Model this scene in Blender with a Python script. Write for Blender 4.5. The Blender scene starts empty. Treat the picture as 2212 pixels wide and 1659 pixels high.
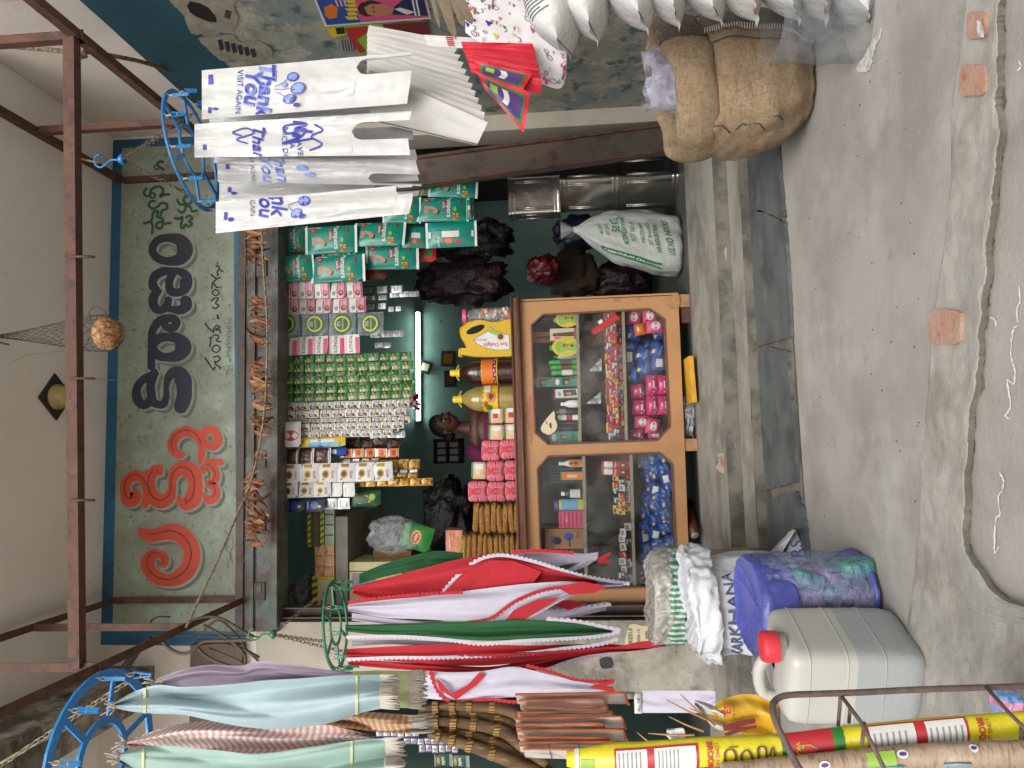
import bpy, bmesh, math, random
from mathutils import Vector, Matrix, noise
from mathutils.geometry import tessellate_polygon
random.seed(7)
SC = bpy.context.scene
COL = SC.collection
rad = math.radians; pi_ = math.pi
# ------------------------------------------------------------------ camera
EYE = Vector((0.0, 0.0, 0.95)); FPX = 1556.0
_t, _p, _r = rad(5.0), rad(4.5), rad(1.8)
F = Vector((math.sin(_t)*math.cos(_p), math.cos(_t)*math.cos(_p), math.sin(_p)))
R0 = Vector((math.cos(_t), -math.sin(_t), 0)); U0 = R0.cross(F)
RT = R0*math.cos(_r) - U0*math.sin(_r); UP = R0*math.sin(_r) + U0*math.cos(_r)
cam = bpy.data.cameras.new('camera'); cam_o = bpy.data.objects.new('camera', cam); COL.objects.link(cam_o)
mw = Matrix((( -UP.x, RT.x, -F.x, EYE.x), (-UP.y, RT.y, -F.y, EYE.y), (-UP.z, RT.z, -F.z, EYE.z), (0,0,0,1)))
cam_o.matrix_world = mw
cam.sensor_width = 36; cam.lens = 36*FPX/2212.0; cam.clip_start = 0.05; cam.clip_end = 400
SC.camera = cam_o
# ------------------------------------------------------------------ sky, sun, exposure
wd = bpy.data.worlds.new('World'); SC.world = wd; wd.use_nodes = True
nt = wd.node_tree; nt.nodes.clear()
sky = nt.nodes.new('ShaderNodeTexSky'); sky.sky_type = 'NISHITA'; sky.sun_disc = False
SUN_EL, SUN_AZ = rad(40), rad(192)
sky.sun_elevation = SUN_EL; sky.sun_rotation = SUN_AZ; sky.dust_density = 4.0; sky.air_density = 1.0; sky.ozone_density = 0.5
hs = nt.nodes.new('ShaderNodeHueSaturation'); hs.inputs['Saturation'].default_value = 0.2
bg = nt.nodes.new('ShaderNodeBackground'); bg.inputs['Strength'].default_value = 0.15
wo = nt.nodes.new('ShaderNodeOutputWorld')
nt.links.new(sky.outputs[0], hs.inputs['Color']); nt.links.new(hs.outputs[0], bg.inputs['Color']); nt.links.new(bg.outputs[0], wo.inputs['Surface'])
sun = bpy.data.lights.new('sun', 'SUN'); sun.energy = 1.3; sun.angle = rad(40); sun.color = (1.0, 0.96, 0.9)
sun_o = bpy.data.objects.new('sun', sun); COL.objects.link(sun_o)
sd = Vector((math.sin(SUN_AZ)*math.cos(SUN_EL), math.cos(SUN_AZ)*math.cos(SUN_EL), math.sin(SUN_EL)))
sun_o.rotation_euler = sd.to_track_quat('Z', 'Y').to_euler()
SC.view_settings.view_transform = 'Standard'; SC.view_settings.look = 'None'
SC.view_settings.exposure = 0.34; SC.view_settings.gamma = 1.0
try: SC.view_settings.use_curve_mapping = False
except Exception: pass
SC.cycles.use_denoising = True
SC.cycles.max_bounces = 7; SC.cycles.diffuse_bounces = 4; SC.cycles.glossy_bounces = 3
SC.cycles.transparent_max_bounces = 16; SC.cycles.transmission_bounces = 5
SC.cycles.caustics_reflective = False; SC.cycles.caustics_refractive = False
# ------------------------------------------------------------------ where a sight line meets a real plane
def ray(X, Y): return F*FPX + RT*(829.5-Y) + UP*(1106.0-X)
def W(X, Y, y):
    d = ray(X, Y); return EYE + d*(y/d.y)
def WX(X, Y, x):
    d = ray(X, Y); return EYE + d*(x/d.x)
def WZ(X, Y, z):
    d = ray(X, Y); return EYE + d*((z-EYE.z)/d.z)
def pxm(X, Y, y): return (W(X+1, Y, y)-W(X, Y, y)).length
def lin(v):
    v /= 255.0
    return v/12.92 if v <= 0.04045 else ((v+0.055)/1.055)**2.4
def C(r, g, b, k=1.0): return (lin(r)*k, lin(g)*k, lin(b)*k, 1.0)
# ------------------------------------------------------------------ materials
_M = {}
def mat(name, col, rough=0.6, metal=0.0, var=0.15, scale=6.0, bump=0.15, bscale=60.0, bdist=0.004, alpha=1.0, emit=None, stretch=None, wave=None, sheen=0, sub=0, coat=0, trans=0):
    if name in _M: return _M[name]
    m = bpy.data.materials.new(name); m.use_nodes = True; t = m.node_tree; L = t.links.new
    b = t.nodes['Principled BSDF']
    b.inputs['Roughness'].default_value = rough; b.inputs['Metallic'].default_value = metal
    b.inputs['Alpha'].default_value = alpha
    if coat: b.inputs['Coat Weight'].default_value = coat
    if trans: b.inputs['Transmission Weight'].default_value = trans
    tc = t.nodes.new('ShaderNodeTexCoord'); src = tc.outputs['Object']
    if stretch:
        mp = t.nodes.new('ShaderNodeMapping'); mp.inputs['Scale'].default_value = stretch
        L(src, mp.inputs['Vector']); src = mp.outputs[0]
    n = t.nodes.new('ShaderNodeTexNoise'); n.inputs['Scale'].default_value = scale; n.inputs['Detail'].default_value = 6; n.inputs['Roughness'].default_value = 0.65
    L(src, n.inputs['Vector'])
    mr = t.nodes.new('ShaderNodeMapRange'); mr.inputs[1].default_value = 0.3; mr.inputs[2].default_value = 0.7; mr.inputs[3].default_value = 0; mr.inputs[4].default_value = 1
    L(n.outputs['Fac'], mr.inputs[0])
    mx = t.nodes.new('ShaderNodeMix'); mx.data_type = 'RGBA'
    c = Vector(col[:3])
    mx.inputs[6].default_value = (*(c*(1-var)), 1); mx.inputs[7].default_value = (*[min(0.95, x) for x in c*(1+var)], 1)
    L(mr.outputs[0], mx.inputs[0]); out = mx.outputs[2]
    if wave:   # woven / printed stripes: (colour, scale, axis, threshold)
        for (wc, ws, ax, th) in wave:
            w = t.nodes.new('ShaderNodeTexWave'); w.wave_type = 'BANDS'; w.bands_direction = ax; w.inputs['Scale'].default_value = ws; w.inputs['Distortion'].default_value = 0.3
            L(tc.outputs['Object'], w.inputs['Vector'])
            m2 = t.nodes.new('ShaderNodeMath'); m2.operation = 'GREATER_THAN'; m2.inputs[1].default_value = th; L(w.outputs['Fac'], m2.inputs[0])
            x2 = t.nodes.new('ShaderNodeMix'); x2.data_type = 'RGBA'; L(m2.outputs[0], x2.inputs[0]); L(out, x2.inputs[6]); x2.inputs[7].default_value = wc
            out = x2.outputs[2]
    L(out, b.inputs['Base Color'])
    if emit: 
        b.inputs['Emission Color'].default_value = emit[0]; b.inputs['Emission Strength'].default_value = emit[1]
    if bump:
        n2 = t.nodes.new('ShaderNodeTexNoise'); n2.inputs['Scale'].default_value = bscale; n2.inputs['Detail'].default_value = 4
        L(src, n2.inputs['Vector'])
        bp = t.nodes.new('ShaderNodeBump'); bp.inputs['Strength'].default_value = min(1, bump*3); bp.inputs['Distance'].default_value = bdist
        L(n2.outputs['Fac'], bp.inputs['Height']); L(bp.outputs[0], b.inputs['Normal'])
    _M[name] = m; return m
def layered(name, base, layers, rough=0.85, bumps=((30, 0.003),), zbands=None, zn=0.04):
    """wall / floor surface: layers = (colour, scale, lo, hi, strength, stretch)"""
    m = bpy.data.materials.new(name); m.use_nodes = True; t = m.node_tree; L = t.links.new
    b = t.nodes['Principled BSDF']; b.inputs['Roughness'].default_value = rough
    tc = t.nodes.new('ShaderNodeTexCoord'); src = tc.outputs['Object']
    rgb = t.nodes.new('ShaderNodeRGB'); rgb.outputs[0].default_value = base; out = rgb.outputs[0]
    if zbands:    # painted bands by height with an uneven hand-painted edge: (z, colour above z)
        sp = t.nodes.new('ShaderNodeSeparateXYZ'); L(src, sp.inputs[0])
        nn = t.nodes.new('ShaderNodeTexNoise'); nn.inputs['Scale'].default_value = 9; nn.inputs['Detail'].default_value = 5; L(src, nn.inputs['Vector'])
        ms = t.nodes.new('ShaderNodeMath'); ms.operation = 'MULTIPLY_ADD'; ms.inputs[1].default_value = zn; L(nn.outputs['Fac'], ms.inputs[0]); L(sp.outputs['Z'], ms.inputs[2])
        for (z, c) in zbands:
            g = t.nodes.new('ShaderNodeMapRange'); g.inputs[1].default_value = z+zn/2; g.inputs[2].default_value = z+zn/2+0.006; L(ms.outputs[0], g.inputs[0])
            x = t.nodes.new('ShaderNodeMix'); x.data_type = 'RGBA'; L(g.outputs[0], x.inputs[0]); L(out, x.inputs[6]); x.inputs[7].default_value = c; out = x.outputs[2]
    for k, ly in enumerate(layers):
        c, sc, lo, hi, st = ly[:5]
        s2 = src
        mp = t.nodes.new('ShaderNodeMapping'); mp.inputs['Location'].default_value = (k*3.7, k*1.9, k*5.1)
        mp.inputs['Scale'].default_value = ly[5] if len(ly) > 5 else (1, 1, 1); L(src, mp.inputs['Vector']); s2 = mp.outputs[0]
        n = t.nodes.new('ShaderNodeTexNoise'); n.inputs['Scale'].default_value = sc; n.inputs['Detail'].default_value = 8; n.inputs['Roughness'].default_value = 0.62
        L(s2, n.inputs['Vector'])
        g = t.nodes.new('ShaderNodeMapRange'); g.inputs[1].default_value = lo; g.inputs[2].default_value = hi; g.inputs[4].default_value = st; L(n.outputs['Fac'], g.inputs[0])
        x = t.nodes.new('ShaderNodeMix'); x.data_type = 'RGBA'; L(g.outputs[0], x.inputs[0]); L(out, x.inputs[6]); x.inputs[7].default_value = c; out = x.outputs[2]
    L(out, b.inputs['Base Color'])
    prev = None
    for (sc, dist) in bumps:
        n = t.nodes.new('ShaderNodeTexNoise'); n.inputs['Scale'].default_value = sc; n.inputs['Detail'].default_value = 7; L(src, n.inputs['Vector'])
        bp = t.nodes.new('ShaderNodeBump'); bp.inputs['Strength'].default_value = 0.7; bp.inputs['Distance'].default_value = dist
        L(n.outputs['Fac'], bp.inputs['Height'])
        if prev: L(prev, bp.inputs['Normal'])
        prev = bp.outputs[0]
    L(prev, b.inputs['Normal'])
    return m
def film(name, col=(0.8, 0.82, 0.85, 1), haze=0.25, rough=0.12, bs=25):
    if name in _M: return _M[name]
    m = bpy.data.materials.new(name); m.use_nodes = True; t = m.node_tree; L = t.links.new; t.nodes.clear()
    o = t.nodes.new('ShaderNodeOutputMaterial'); tr = t.nodes.new('ShaderNodeBsdfTransparent'); pr = t.nodes.new('ShaderNodeBsdfPrincipled')
    tr.inputs[0].default_value = (min(1, col[0]*0.3+0.68), min(1, col[1]*0.3+0.68), min(1, col[2]*0.3+0.68), 1)
    pr.inputs['Base Color'].default_value = col; pr.inputs['Roughness'].default_value = rough
    tc = t.nodes.new('ShaderNodeTexCoord'); n = t.nodes.new('ShaderNodeTexNoise'); n.inputs['Scale'].default_value = bs; n.inputs['Detail'].default_value = 5; n.inputs['Distortion'].default_value = 1.2
    L(tc.outputs['Object'], n.inputs['Vector'])
    bp = t.nodes.new('ShaderNodeBump'); bp.inputs['Strength'].default_value = 1; bp.inputs['Distance'].default_value = 0.008; L(n.outputs['Fac'], bp.inputs['Height']); L(bp.outputs[0], pr.inputs['Normal'])
    mr = t.nodes.new('ShaderNodeMapRange'); mr.inputs[1].default_value = 0.4; mr.inputs[2].default_value = 0.75; mr.inputs[3].default_value = haze*0.5; mr.inputs[4].default_value = min(1, haze*1.8); L(n.outputs['Fac'], mr.inputs[0])
    mx = t.nodes.new('ShaderNodeMixShader'); L(mr.outputs[0], mx.inputs[0]); L(tr.outputs[0], mx.inputs[1]); L(pr.outputs[0], mx.inputs[2]); L(mx.outputs[0], o.inputs[0])
    _M[name] = m; return m
def glass(name):
    m = bpy.data.materials.new(name); m.use_nodes = True; t = m.node_tree; L = t.links.new; t.nodes.clear()
    o = t.nodes.new('ShaderNodeOutputMaterial'); tr = t.nodes.new('ShaderNodeBsdfTransparent'); gl = t.nodes.new('ShaderNodeBsdfGlossy'); gl.inputs['Roughness'].default_value = 0.04
    tr.inputs[0].default_value = (0.93, 0.95, 0.94, 1)
    fr = t.nodes.new('ShaderNodeFresnel'); fr.inputs['IOR'].default_value = 1.5
    mx = t.nodes.new('ShaderNodeMixShader'); L(fr.outputs[0], mx.inputs[0]); L(tr.outputs[0], mx.inputs[1]); L(gl.outputs[0], mx.inputs[2])
    df = t.nodes.new('ShaderNodeBsdfDiffuse'); df.inputs[0].default_value = (0.5, 0.47, 0.42, 1)   # dust film
    tc = t.nodes.new('ShaderNodeTexCoord'); n = t.nodes.new('ShaderNodeTexNoise'); n.inputs['Scale'].default_value = 5; n.inputs['Detail'].default_value = 8; L(tc.outputs['Object'], n.inputs['Vector'])
    mr = t.nodes.new('ShaderNodeMapRange'); mr.inputs[1].default_value = 0.45; mr.inputs[2].default_value = 0.8; mr.inputs[3].default_value = 0.02; mr.inputs[4].default_value = 0.22; L(n.outputs['Fac'], mr.inputs[0])
    m2 = t.nodes.new('ShaderNodeMixShader'); L(mr.outputs[0], m2.inputs[0]); L(mx.outputs[0], m2.inputs[1]); L(df.outputs[0], m2.inputs[2]); L(m2.outputs[0], o.inputs[0])
    return m
def pm(name, r, g, b, k=0.74, rough=0.45, bump=0.05, **kw):     # printed plastic / paper colour
    return mat(name, C(r, g, b, k), rough=rough, var=0.06, scale=20, bump=bump, bscale=50, **kw)
# ------------------------------------------------------------------ mesh building
class MB:
    def __init__(s): s.v = []; s.f = []; s.m = []; s.mats = []; s.sm = []; s.T = Matrix.Identity(4)
    def mi(s, m):
        if m not in s.mats: s.mats.append(m)
        return s.mats.index(m)
    def add(s, vs, fs, m, smooth=False):
        o = len(s.v); s.v += [s.T @ Vector(p) for p in vs]; k = s.mi(m)
        for f in fs: s.f.append([i+o for i in f]); s.m.append(k); s.sm.append(smooth)
        return s
    def box(s, c, d, m, rot=None, taper=1.0):
        x, y, z = d[0]/2, d[1]/2, d[2]/2
        vs = [Vector((sx*x*(taper if sz > 0 else 1), sy*y*(taper if sz > 0 else 1), sz*z)) for sz in (-1, 1) for sy in (-1, 1) for sx in (-1, 1)]
        if rot: vs = [rot @ p for p in vs]
        vs = [p+Vector(c) for p in vs]
        return s.add(vs, [(0, 2, 3, 1), (4, 5, 7, 6), (0, 1, 5, 4), (2, 6, 7, 3), (0, 4, 6, 2), (1, 3, 7, 5)], m)
    def bar(s, a, b, w, h, m, up=(0, 0, 1)):
        a, b = Vector(a), Vector(b); d = (b-a); l = d.length; d.normalize(); u = Vector(up)
        if abs(d.dot(u)) > 0.95: u = Vector((0, 1, 0))
        sx = d.cross(u).normalized(); u = sx.cross(d)
        vs = [p+sx*i*w/2+u*j*h/2 for p in (a, b) for j in (-1, 1) for i in (-1, 1)]
        return s.add(vs, [(0, 1, 3, 2), (4, 6, 7, 5), (0, 4, 5, 1), (2, 3, 7, 6), (0, 2, 6, 4), (1, 5, 7, 3)], m)
    def angle(s, a, b, w, m, up=(0, 0, 1), th=0.005):      # angle iron: two legs
        a, b = Vector(a), Vector(b); d = (b-a).normalized(); u = Vector(up)
        if abs(d.dot(u)) > 0.95: u = Vector((0, 1, 0))
        sx = d.cross(u).normalized(); u = sx.cross(d)
        s.bar(a, b, w, th, m, up=u); s.bar(a+sx*(w/2-th/2)+u*(w/2+th/2), b+sx*(w/2-th/2)+u*(w/2+th/2), th, w, m, up=u); return s
    def tube(s, pts, r, m, n=8, close=False, caps=True):
        pts = [Vector(p) for p in pts]; N = len(pts); rs = r if isinstance(r, (list, tuple)) else [r]*N
        vs = []; fs = []; prev = None
        for i, p in enumerate(pts):
            if close: d = pts[(i+1) % N]-pts[i-1]
            else: d = pts[min(i+1, N-1)]-pts[max(i-1, 0)]
            if d.length < 1e-9: d = Vector((0, 0, 1))
            d.normalize()
            if prev is None:
                a = d.orthogonal().normalized()
            else:
                a = prev-d*prev.dot(d); a = a.normalized() if a.length > 1e-6 else d.orthogonal().normalized()
            prev = a; b = d.cross(a)
            vs += [p+(a*math.cos(2*math.pi*k/n)+b*math.sin(2*math.pi*k/n))*rs[i] for k in range(n)]
        for i in range(N if close else N-1):
            j = (i+1) % N
            fs += [(i*n+k, i*n+(k+1) % n, j*n+(k+1) % n, j*n+k) for k in range(n)]
        if caps and not close: fs += [tuple(range(n))[::-1], tuple(range((N-1)*n, N*n))]
        return s.add(vs, fs, m, True)
    def grid(s, fn, nu, nv, m, smooth=True, closeu=False):
        vs = [fn(i/nu, j/nv) for j in range(nv+1) for i in range(nu if closeu else nu+1)]; w = nu if closeu else nu+1
        fs = []
        for j in range(nv):
            for i in range(nu):
                i2 = (i+1) % w if closeu else i+1
                fs.append((j*w+i, j*w+i2, (j+1)*w+i2, (j+1)*w+i))
        return s.add(vs, fs, m, smooth)
    def lathe(s, prof, c, m, n=20, sx=1.0, sy=1.0, caps=True, smooth=True):
        c = Vector(c); vs = []; fs = []
        for (r, z) in prof: vs += [c+Vector((math.cos(2*math.pi*k/n)*r*sx, math.sin(2*math.pi*k/n)*r*sy, z)) for k in range(n)]
        for i in range(len(prof)-1): fs += [(i*n+k, i*n+(k+1) % n, (i+1)*n+(k+1) % n, (i+1)*n+k) for k in range(n)]
        s.add(vs, fs, m, smooth)
        if caps:
            o = len(prof)-1
            s.add([vs[k] for k in range(n)]+[vs[o*n+k] for k in range(n)], [tuple(range(n))[::-1], tuple(range(n, 2*n))], m)
        return s
    def poly(s, pts, m):     # flat polygon of 3-D points
        tr = tessellate_polygon([[Vector(p) for p in pts]])
        return s.add(pts, [tuple(t) for t in tr], m)
    def slab(s, pts, off, m):   # polygon extruded by vector off
        n = len(pts); P = [Vector(p) for p in pts]; Q = [p+Vector(off) for p in P]
        tr = [tuple(t) for t in tessellate_polygon([P])]
        s.add(P+Q, tr+[tuple(i+n for i in t[::-1]) for t in tr]+[(i, (i+1) % n, n+(i+1) % n, n+i) for i in range(n)], m)
        return s
    def text(s, body, size, m, T, bold=0.0, f=None):
        vs, fs = text_geo(body, bold)
        P = [Vector((x*size, 0, z*size)) for (x, z) in vs]
        P = [f(p) if f else T @ p for p in P]
        return s.add(P, fs, m)
    def mesh(s, name):
        me = bpy.data.meshes.new(name); me.from_pydata([tuple(p) for p in s.v], [], s.f); me.update()
        for m in s.mats: me.materials.append(m)
        me.polygons.foreach_set('material_index', s.m); me.polygons.foreach_set('use_smooth', s.sm)
        bm = bmesh.new(); bm.from_mesh(me); bmesh.ops.recalc_face_normals(bm, faces=bm.faces[:]); bm.to_mesh(me); bm.free()
        return me
    def build(s, name, parent=None, label=None, cat=None, group=None, kind=None, keep=False):
        if parent is None and not keep and s.v:
            xs = [p.x for p in s.v]; ys = [p.y for p in s.v]; zs = [p.z for p in s.v]
            o0 = Vector(((min(xs)+max(xs))/2, (min(ys)+max(ys))/2, min(zs))); s.v = [p-o0 for p in s.v]
        else: o0 = Vector((0, 0, 0))
        o = bpy.data.objects.new(name, s.mesh(name)); COL.objects.link(o)
        if parent: 
            o.parent = parent; wp = Vector((0, 0, 0)); q = parent
            while q: wp += q.location; q = q.parent
            o.location = -wp
        else: o.location = o0
        return tag(o, label, cat, group, kind)
_TG = {}
def text_geo(body, bold=0.0):
    if (body, bold) in _TG: return _TG[(body, bold)]
    cu = bpy.data.curves.new('t', 'FONT'); cu.body = body; cu.size = 1.0; cu.align_x = 'CENTER'; cu.align_y = 'CENTER'; cu.resolution_u = 3; cu.offset = bold
    o = bpy.data.objects.new('t', cu); me = bpy.data.meshes.new_from_object(o)
    vs = [(v.co.x, v.co.y) for v in me.vertices]; fs = [tuple(p.vertices) for p in me.polygons]
    bpy.data.objects.remove(o); bpy.data.curves.remove(cu); bpy.data.meshes.remove(me)
    _TG[(body, bold)] = (vs, fs); return vs, fs
def tag(o, label=None, cat=None, group=None, kind=None):
    if label: o['label'] = label
    if cat: o['category'] = cat
    if group: o['group'] = group
    if kind: o['kind'] = kind
    return o
def thing(name, label, cat, loc=(0, 0, 0), group=None, rot=None):
    o = bpy.data.objects.new(name, None); COL.objects.link(o); o.location = loc; o.empty_display_size = 0.05
    if rot: o.rotation_euler = rot
    return tag(o, label, cat, group)
def inst(name, me, parent=None, loc=(0, 0, 0), rot=(0, 0, 0), scale=None, label=None, cat=None, group=None, kind=None):
    o = bpy.data.objects.new(name, me); COL.objects.link(o); o.location = loc; o.rotation_euler = rot
    if scale: o.scale = scale
    if parent: o.parent = parent
    return tag(o, label, cat, group, kind)
# wall-plane text placed upright (ang 0) or turned in the picture plane
def ptext(mb, body, X, Y, y, hpx, m, ang=0.0, bold=0.0, sx=1.0, back=0.0):
    c = W(X, Y, y); h = hpx*pxm(X, Y, y); A = Matrix.Rotation(-ang, 3, 'Y')
    mb.text(body, h, m, None, bold, f=lambda p: c+A @ Vector((p.x*sx, -back, p.z)))
def crom(pts, k=6, close=False):
    out = []; n = len(pts)
    for i in range(n if close else n-1):
        P = [pts[(i+j) % n] if close else pts[max(0, min(n-1, i+j))] for j in (-1, 0, 1, 2)]
        for q in range(k):
            t = q/k
            out.append(tuple(0.5*((2*P[1][d])+(-P[0][d]+P[2][d])*t+(2*P[0][d]-5*P[1][d]+4*P[2][d]-P[3][d])*t*t+(-P[0][d]+3*P[1][d]-3*P[2][d]+P[3][d])*t**3) for d in range(len(pts[0]))))
    if not close: out.append(tuple(pts[-1]))
    return out
def ribbon(mb, pts, m, conv, off, close=False, dx=0, dy=0, dw=0, k=6):
    """painted brush stroke: pts=(x,y,width) in tracing units; conv maps to 3-D with layer offset"""
    P = crom(pts, k, close); n = len(P); vs = []; fs = []
    for i, (x, y, w) in enumerate(P):
        a = P[(i-1) % n] if close else P[max(0, i-1)]; b = P[(i+1) % n] if close else P[min(n-1, i+1)]
        tx, ty = b[0]-a[0], b[1]-a[1]; l = math.hypot(tx, ty) or 1; nx, ny = -ty/l, tx/l; h = (w+dw)/2
        vs += [conv(x+dx+nx*h, y+dy+ny*h, off), conv(x+dx, y+dy, off), conv(x+dx-nx*h, y+dy-ny*h, off)]
    for i in range(n if close else n-1):
        j = (i+1) % n
        fs += [(i*3, i*3+1, j*3+1, j*3), (i*3+1, i*3+2, j*3+2, j*3+1)]
    mb.add(vs, fs, m)
    if not close:
        for (x, y, w) in (P[0], P[-1]):
            off += 0.00012
            mb.add([conv(x+dx+math.cos(q*math.pi/6)*(w+dw)/2, y+dy+math.sin(q*math.pi/6)*(w+dw)/2, off) for q in range(12)], [tuple(range(12))], m)
# bilinear cloth patch between four sight-line corners (tl,tr,bl,br) on depth y
def drape(mb, st, y, m, nu=10, amp=0.01, folds=2.0, seed=0, k=4, y2=None, grow=True, sub=0.004, cre=0.0):
    """st = stations (X, Ya, Yb) from top to bottom; cloth hangs at distance y with folds"""
    S = crom([tuple(map(float, q)) for q in st], k); n = len(S)-1; ph = seed*1.7
    def fn(u, v):
        i = v*n; a = S[int(round(i))]; X, Y = a[0], a[1]+(a[2]-a[1])*u
        yy = y if y2 is None else y+(y2-y)*v
        g = (0.35+0.65*v) if grow else 1.0
        d = amp*g*math.sin(u*folds*2*math.pi+ph+1.1*math.sin(v*3+ph))+sub*2*noise.noise(Vector((u*4+seed*3.1, v*6, seed)))
        if cre: d += -cre*amp*abs(math.sin(pi_*(u*.9-v*1.3+seed*.37)))-.5*cre*amp*abs(math.sin(pi_*(u*2.1+v*.8+seed*.7)))
        return W(X, Y, yy+d)
    mb.grid(fn, nu, n, m)
    return fn
# pack / sachet surface with flat print mapped on to it
def pillow(w, h, t, e=3):
    def f(u, v):
        a = 1-abs(2*u-1)**e; b = 1-abs(2*v-1)**e
        return Vector(((u-0.5)*w, -t*(a*b)**0.7, -v*h))
    return f
def decals(mb, f, w, h, D, e0=0.0006):
    k = 0
    for d in D:
        k += 1; e = e0+0.00025*k
        if d[0] == 'r':
            _, u0, v0, u1, v1, m = d; n = 3
            mb.grid(lambda a, b: f(u0+(u1-u0)*a, v0+(v1-v0)*b)+Vector((0, -e, 0)), n, n, m)
        elif d[0] == 'e':
            _, cu, cv, ru, rv, m = d
            P = [f(cu, cv)+Vector((0, -e, 0))]+[f(cu+ru*math.cos(q*math.pi/6), cv+rv*math.sin(q*math.pi/6))+Vector((0, -e, 0)) for q in range(12)]
            mb.add(P, [(0, i+1, (i+1) % 12+1) for i in range(12)], m)
        elif d[0] == 'p':
            _, pts, m = d
            P = [f(a, b)+Vector((0, -e, 0)) for a, b in pts]; mb.poly(P, m)
        elif d[0] == 't':
            _, s, cu, cv, hh, m = d[:6]; ang = d[6] if len(d) > 6 else 0; bold = d[7] if len(d) > 7 else 0.01; ca, sa = math.cos(ang), math.sin(ang)
            mb.text(s, hh*h, m, None, bold, f=lambda p: f(min(1, max(0, cu+(p.x*ca-p.z*sa)/w)), min(1, max(0, cv-(p.x*sa+p.z*ca)/h)))+Vector((0, -e, 0)))
_PK = {}
def pack_mesh(name, w, h, t, m, D=(), n=5, crimp=None, back=0.5):
    mb = MB(); f = pillow(w, h, t); g = pillow(w, h, -t*back)
    mb.grid(f, n, n, m); mb.grid(g, n, n, m)
    if crimp:
        c = h*0.05
        for z0 in (c*0.4, -h-c*0.6+c*0.2): mb.box((0, 0, z0), (w, 0.0012, c), crimp)
    decals(mb, f, w, h, D)
    return mb.mesh(name)
def box_mesh(name, w, h, d, m, D=(), side=None, lid=None):
    mb = MB(); mb.box((0, d/2, -h/2), (w, d, h), m)
    f = lambda u, v: Vector(((u-0.5)*w, -0.0003, -v*h)); decals(mb, f, w, h, D)
    if side: mb.box((0, d/2, -h/2), (w+0.0012, d*0.92, h*0.9), side)
    return mb.mesh(name)
def at_rect(X0, X1, Y0, Y1, y):
    """sight-line rectangle (X down, Y leftwards) -> top-centre point, width, height at distance y"""
    c = W((X0+X1)/2, (Y0+Y1)/2, y); s = pxm((X0+X1)/2, (Y0+Y1)/2, y); w = (Y1-Y0)*s; h = (X1-X0)*s
    return Vector((c.x, c.y, c.z+h/2)), w, h
# ================================================================== SETTING
D = 4.6                                   # facade distance
XW = W(1106, 246, D).x                    # right side wall plane
ZC = W(232, 829, D).z                     # underside of the canopy slab
ZSHOP = 0.135
ZST = -0.028                               # street level
FB = W(610, 829, D).z                     # top of the shop opening
m_conc = layered('concrete', C(178, 174, 166, 0.7), [(C(152, 146, 136, .66), 1.6, .42, .62, .8), (C(196, 194, 188, .8), 3.2, .52, .75, .6), (C(120, 112, 104, .7), 9, .6, .72, .35), (C(205, 205, 200, .9), 70, .66, .72, .5), (C(70, 66, 60, .7), 120, .72, .76, .6)], bumps=((14, .004), (90, .0018)))
m_kerb = layered('rough_kerb_mortar', C(178, 174, 164, .68), [(C(158, 152, 140, .64), 4, .45, .62, .8), (C(190, 184, 172, .8), 9, .5, .7, .6), (C(110, 104, 90, .7), 14, .64, .72, .5), (C(214, 210, 200, .9), 60, .66, .72, .4)], bumps=((9, .007), (34, .004), (120, .002)))
m_street = layered('street_cement', C(180, 175, 166, .7), [(C(164, 158, 148, .62), 2, .45, .65, .7), (C(192, 188, 180, .72), 5, .52, .7, .6), (C(80, 74, 66, .7), 100, .73, .77, .5)], bumps=((10, .005), (80, .002)))
m_step = layered('step_concrete', C(166, 162, 150, .72), [(C(118, 112, 102, .75), 3, .45, .62, .8), (C(172, 170, 158, .8), 7, .52, .7, .7), (C(60, 56, 50, .7), 60, .66, .72, .6), (C(190, 188, 178, .8), 90, .68, .73, .5)], bumps=((16, .006), (70, .003)))
m_dstep = layered('grimy_step_riser', C(122, 119, 108, .75), [(C(72, 68, 60, .7), 5, .45, .6, .8), (C(130, 126, 112, .75), 9, .55, .7, .6)], bumps=((16, .006), (70, .003)))
m_stone = layered('slate_paver', C(96, 100, 98, .8), [(C(66, 70, 72, .75), 3, .45, .6, .8), (C(128, 130, 124, .8), 7, .54, .74, .55), (C(135, 134, 128, .8), 34, .66, .72, .5)], rough=.7, bumps=((12, .004), (60, .0018)))
m_brick = layered('exposed_brick', C(186, 144, 122, .74), [(C(188, 168, 150, .74), 14, .5, .65, .7), (C(150, 80, 58, .7), 30, .55, .7, .6)], bumps=((30, .006), (90, .003)))
m_wall = layered('lime_washed_wall', C(214, 204, 194, .95), [(C(182, 168, 156, .9), 1.2, .45, .7, .5), (C(212, 202, 192, .95), 3, .5, .7, .5), (C(70, 62, 55, .7), 10, .68, .72, .5, (1, 1, .25)), (C(96, 86, 76, .7), 26, .7, .74, .5, (1, 3, 1))], bumps=((9, .004), (60, .0015)))
m_slab = layered('slab_underside', C(238, 232, 226, .97), [(C(220, 212, 204, .96), .9, .4, .65, .6), (C(238, 230, 220, .97), 2.2, .5, .7, .5), (C(92, 82, 74, .75), 9, .69, .73, .45, (1, 3, 1)), (C(150, 140, 130, .8), 3.5, .66, .75, .4)], bumps=((5, .004), (40, .0015)))
zA = WX(173, 0, XW).z; zB = WX(363, 0, XW).z
m_side = layered('side_wall_paint', C(112, 116, 110, .8), [], zbands=None)
_M['x'] = m_side
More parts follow.
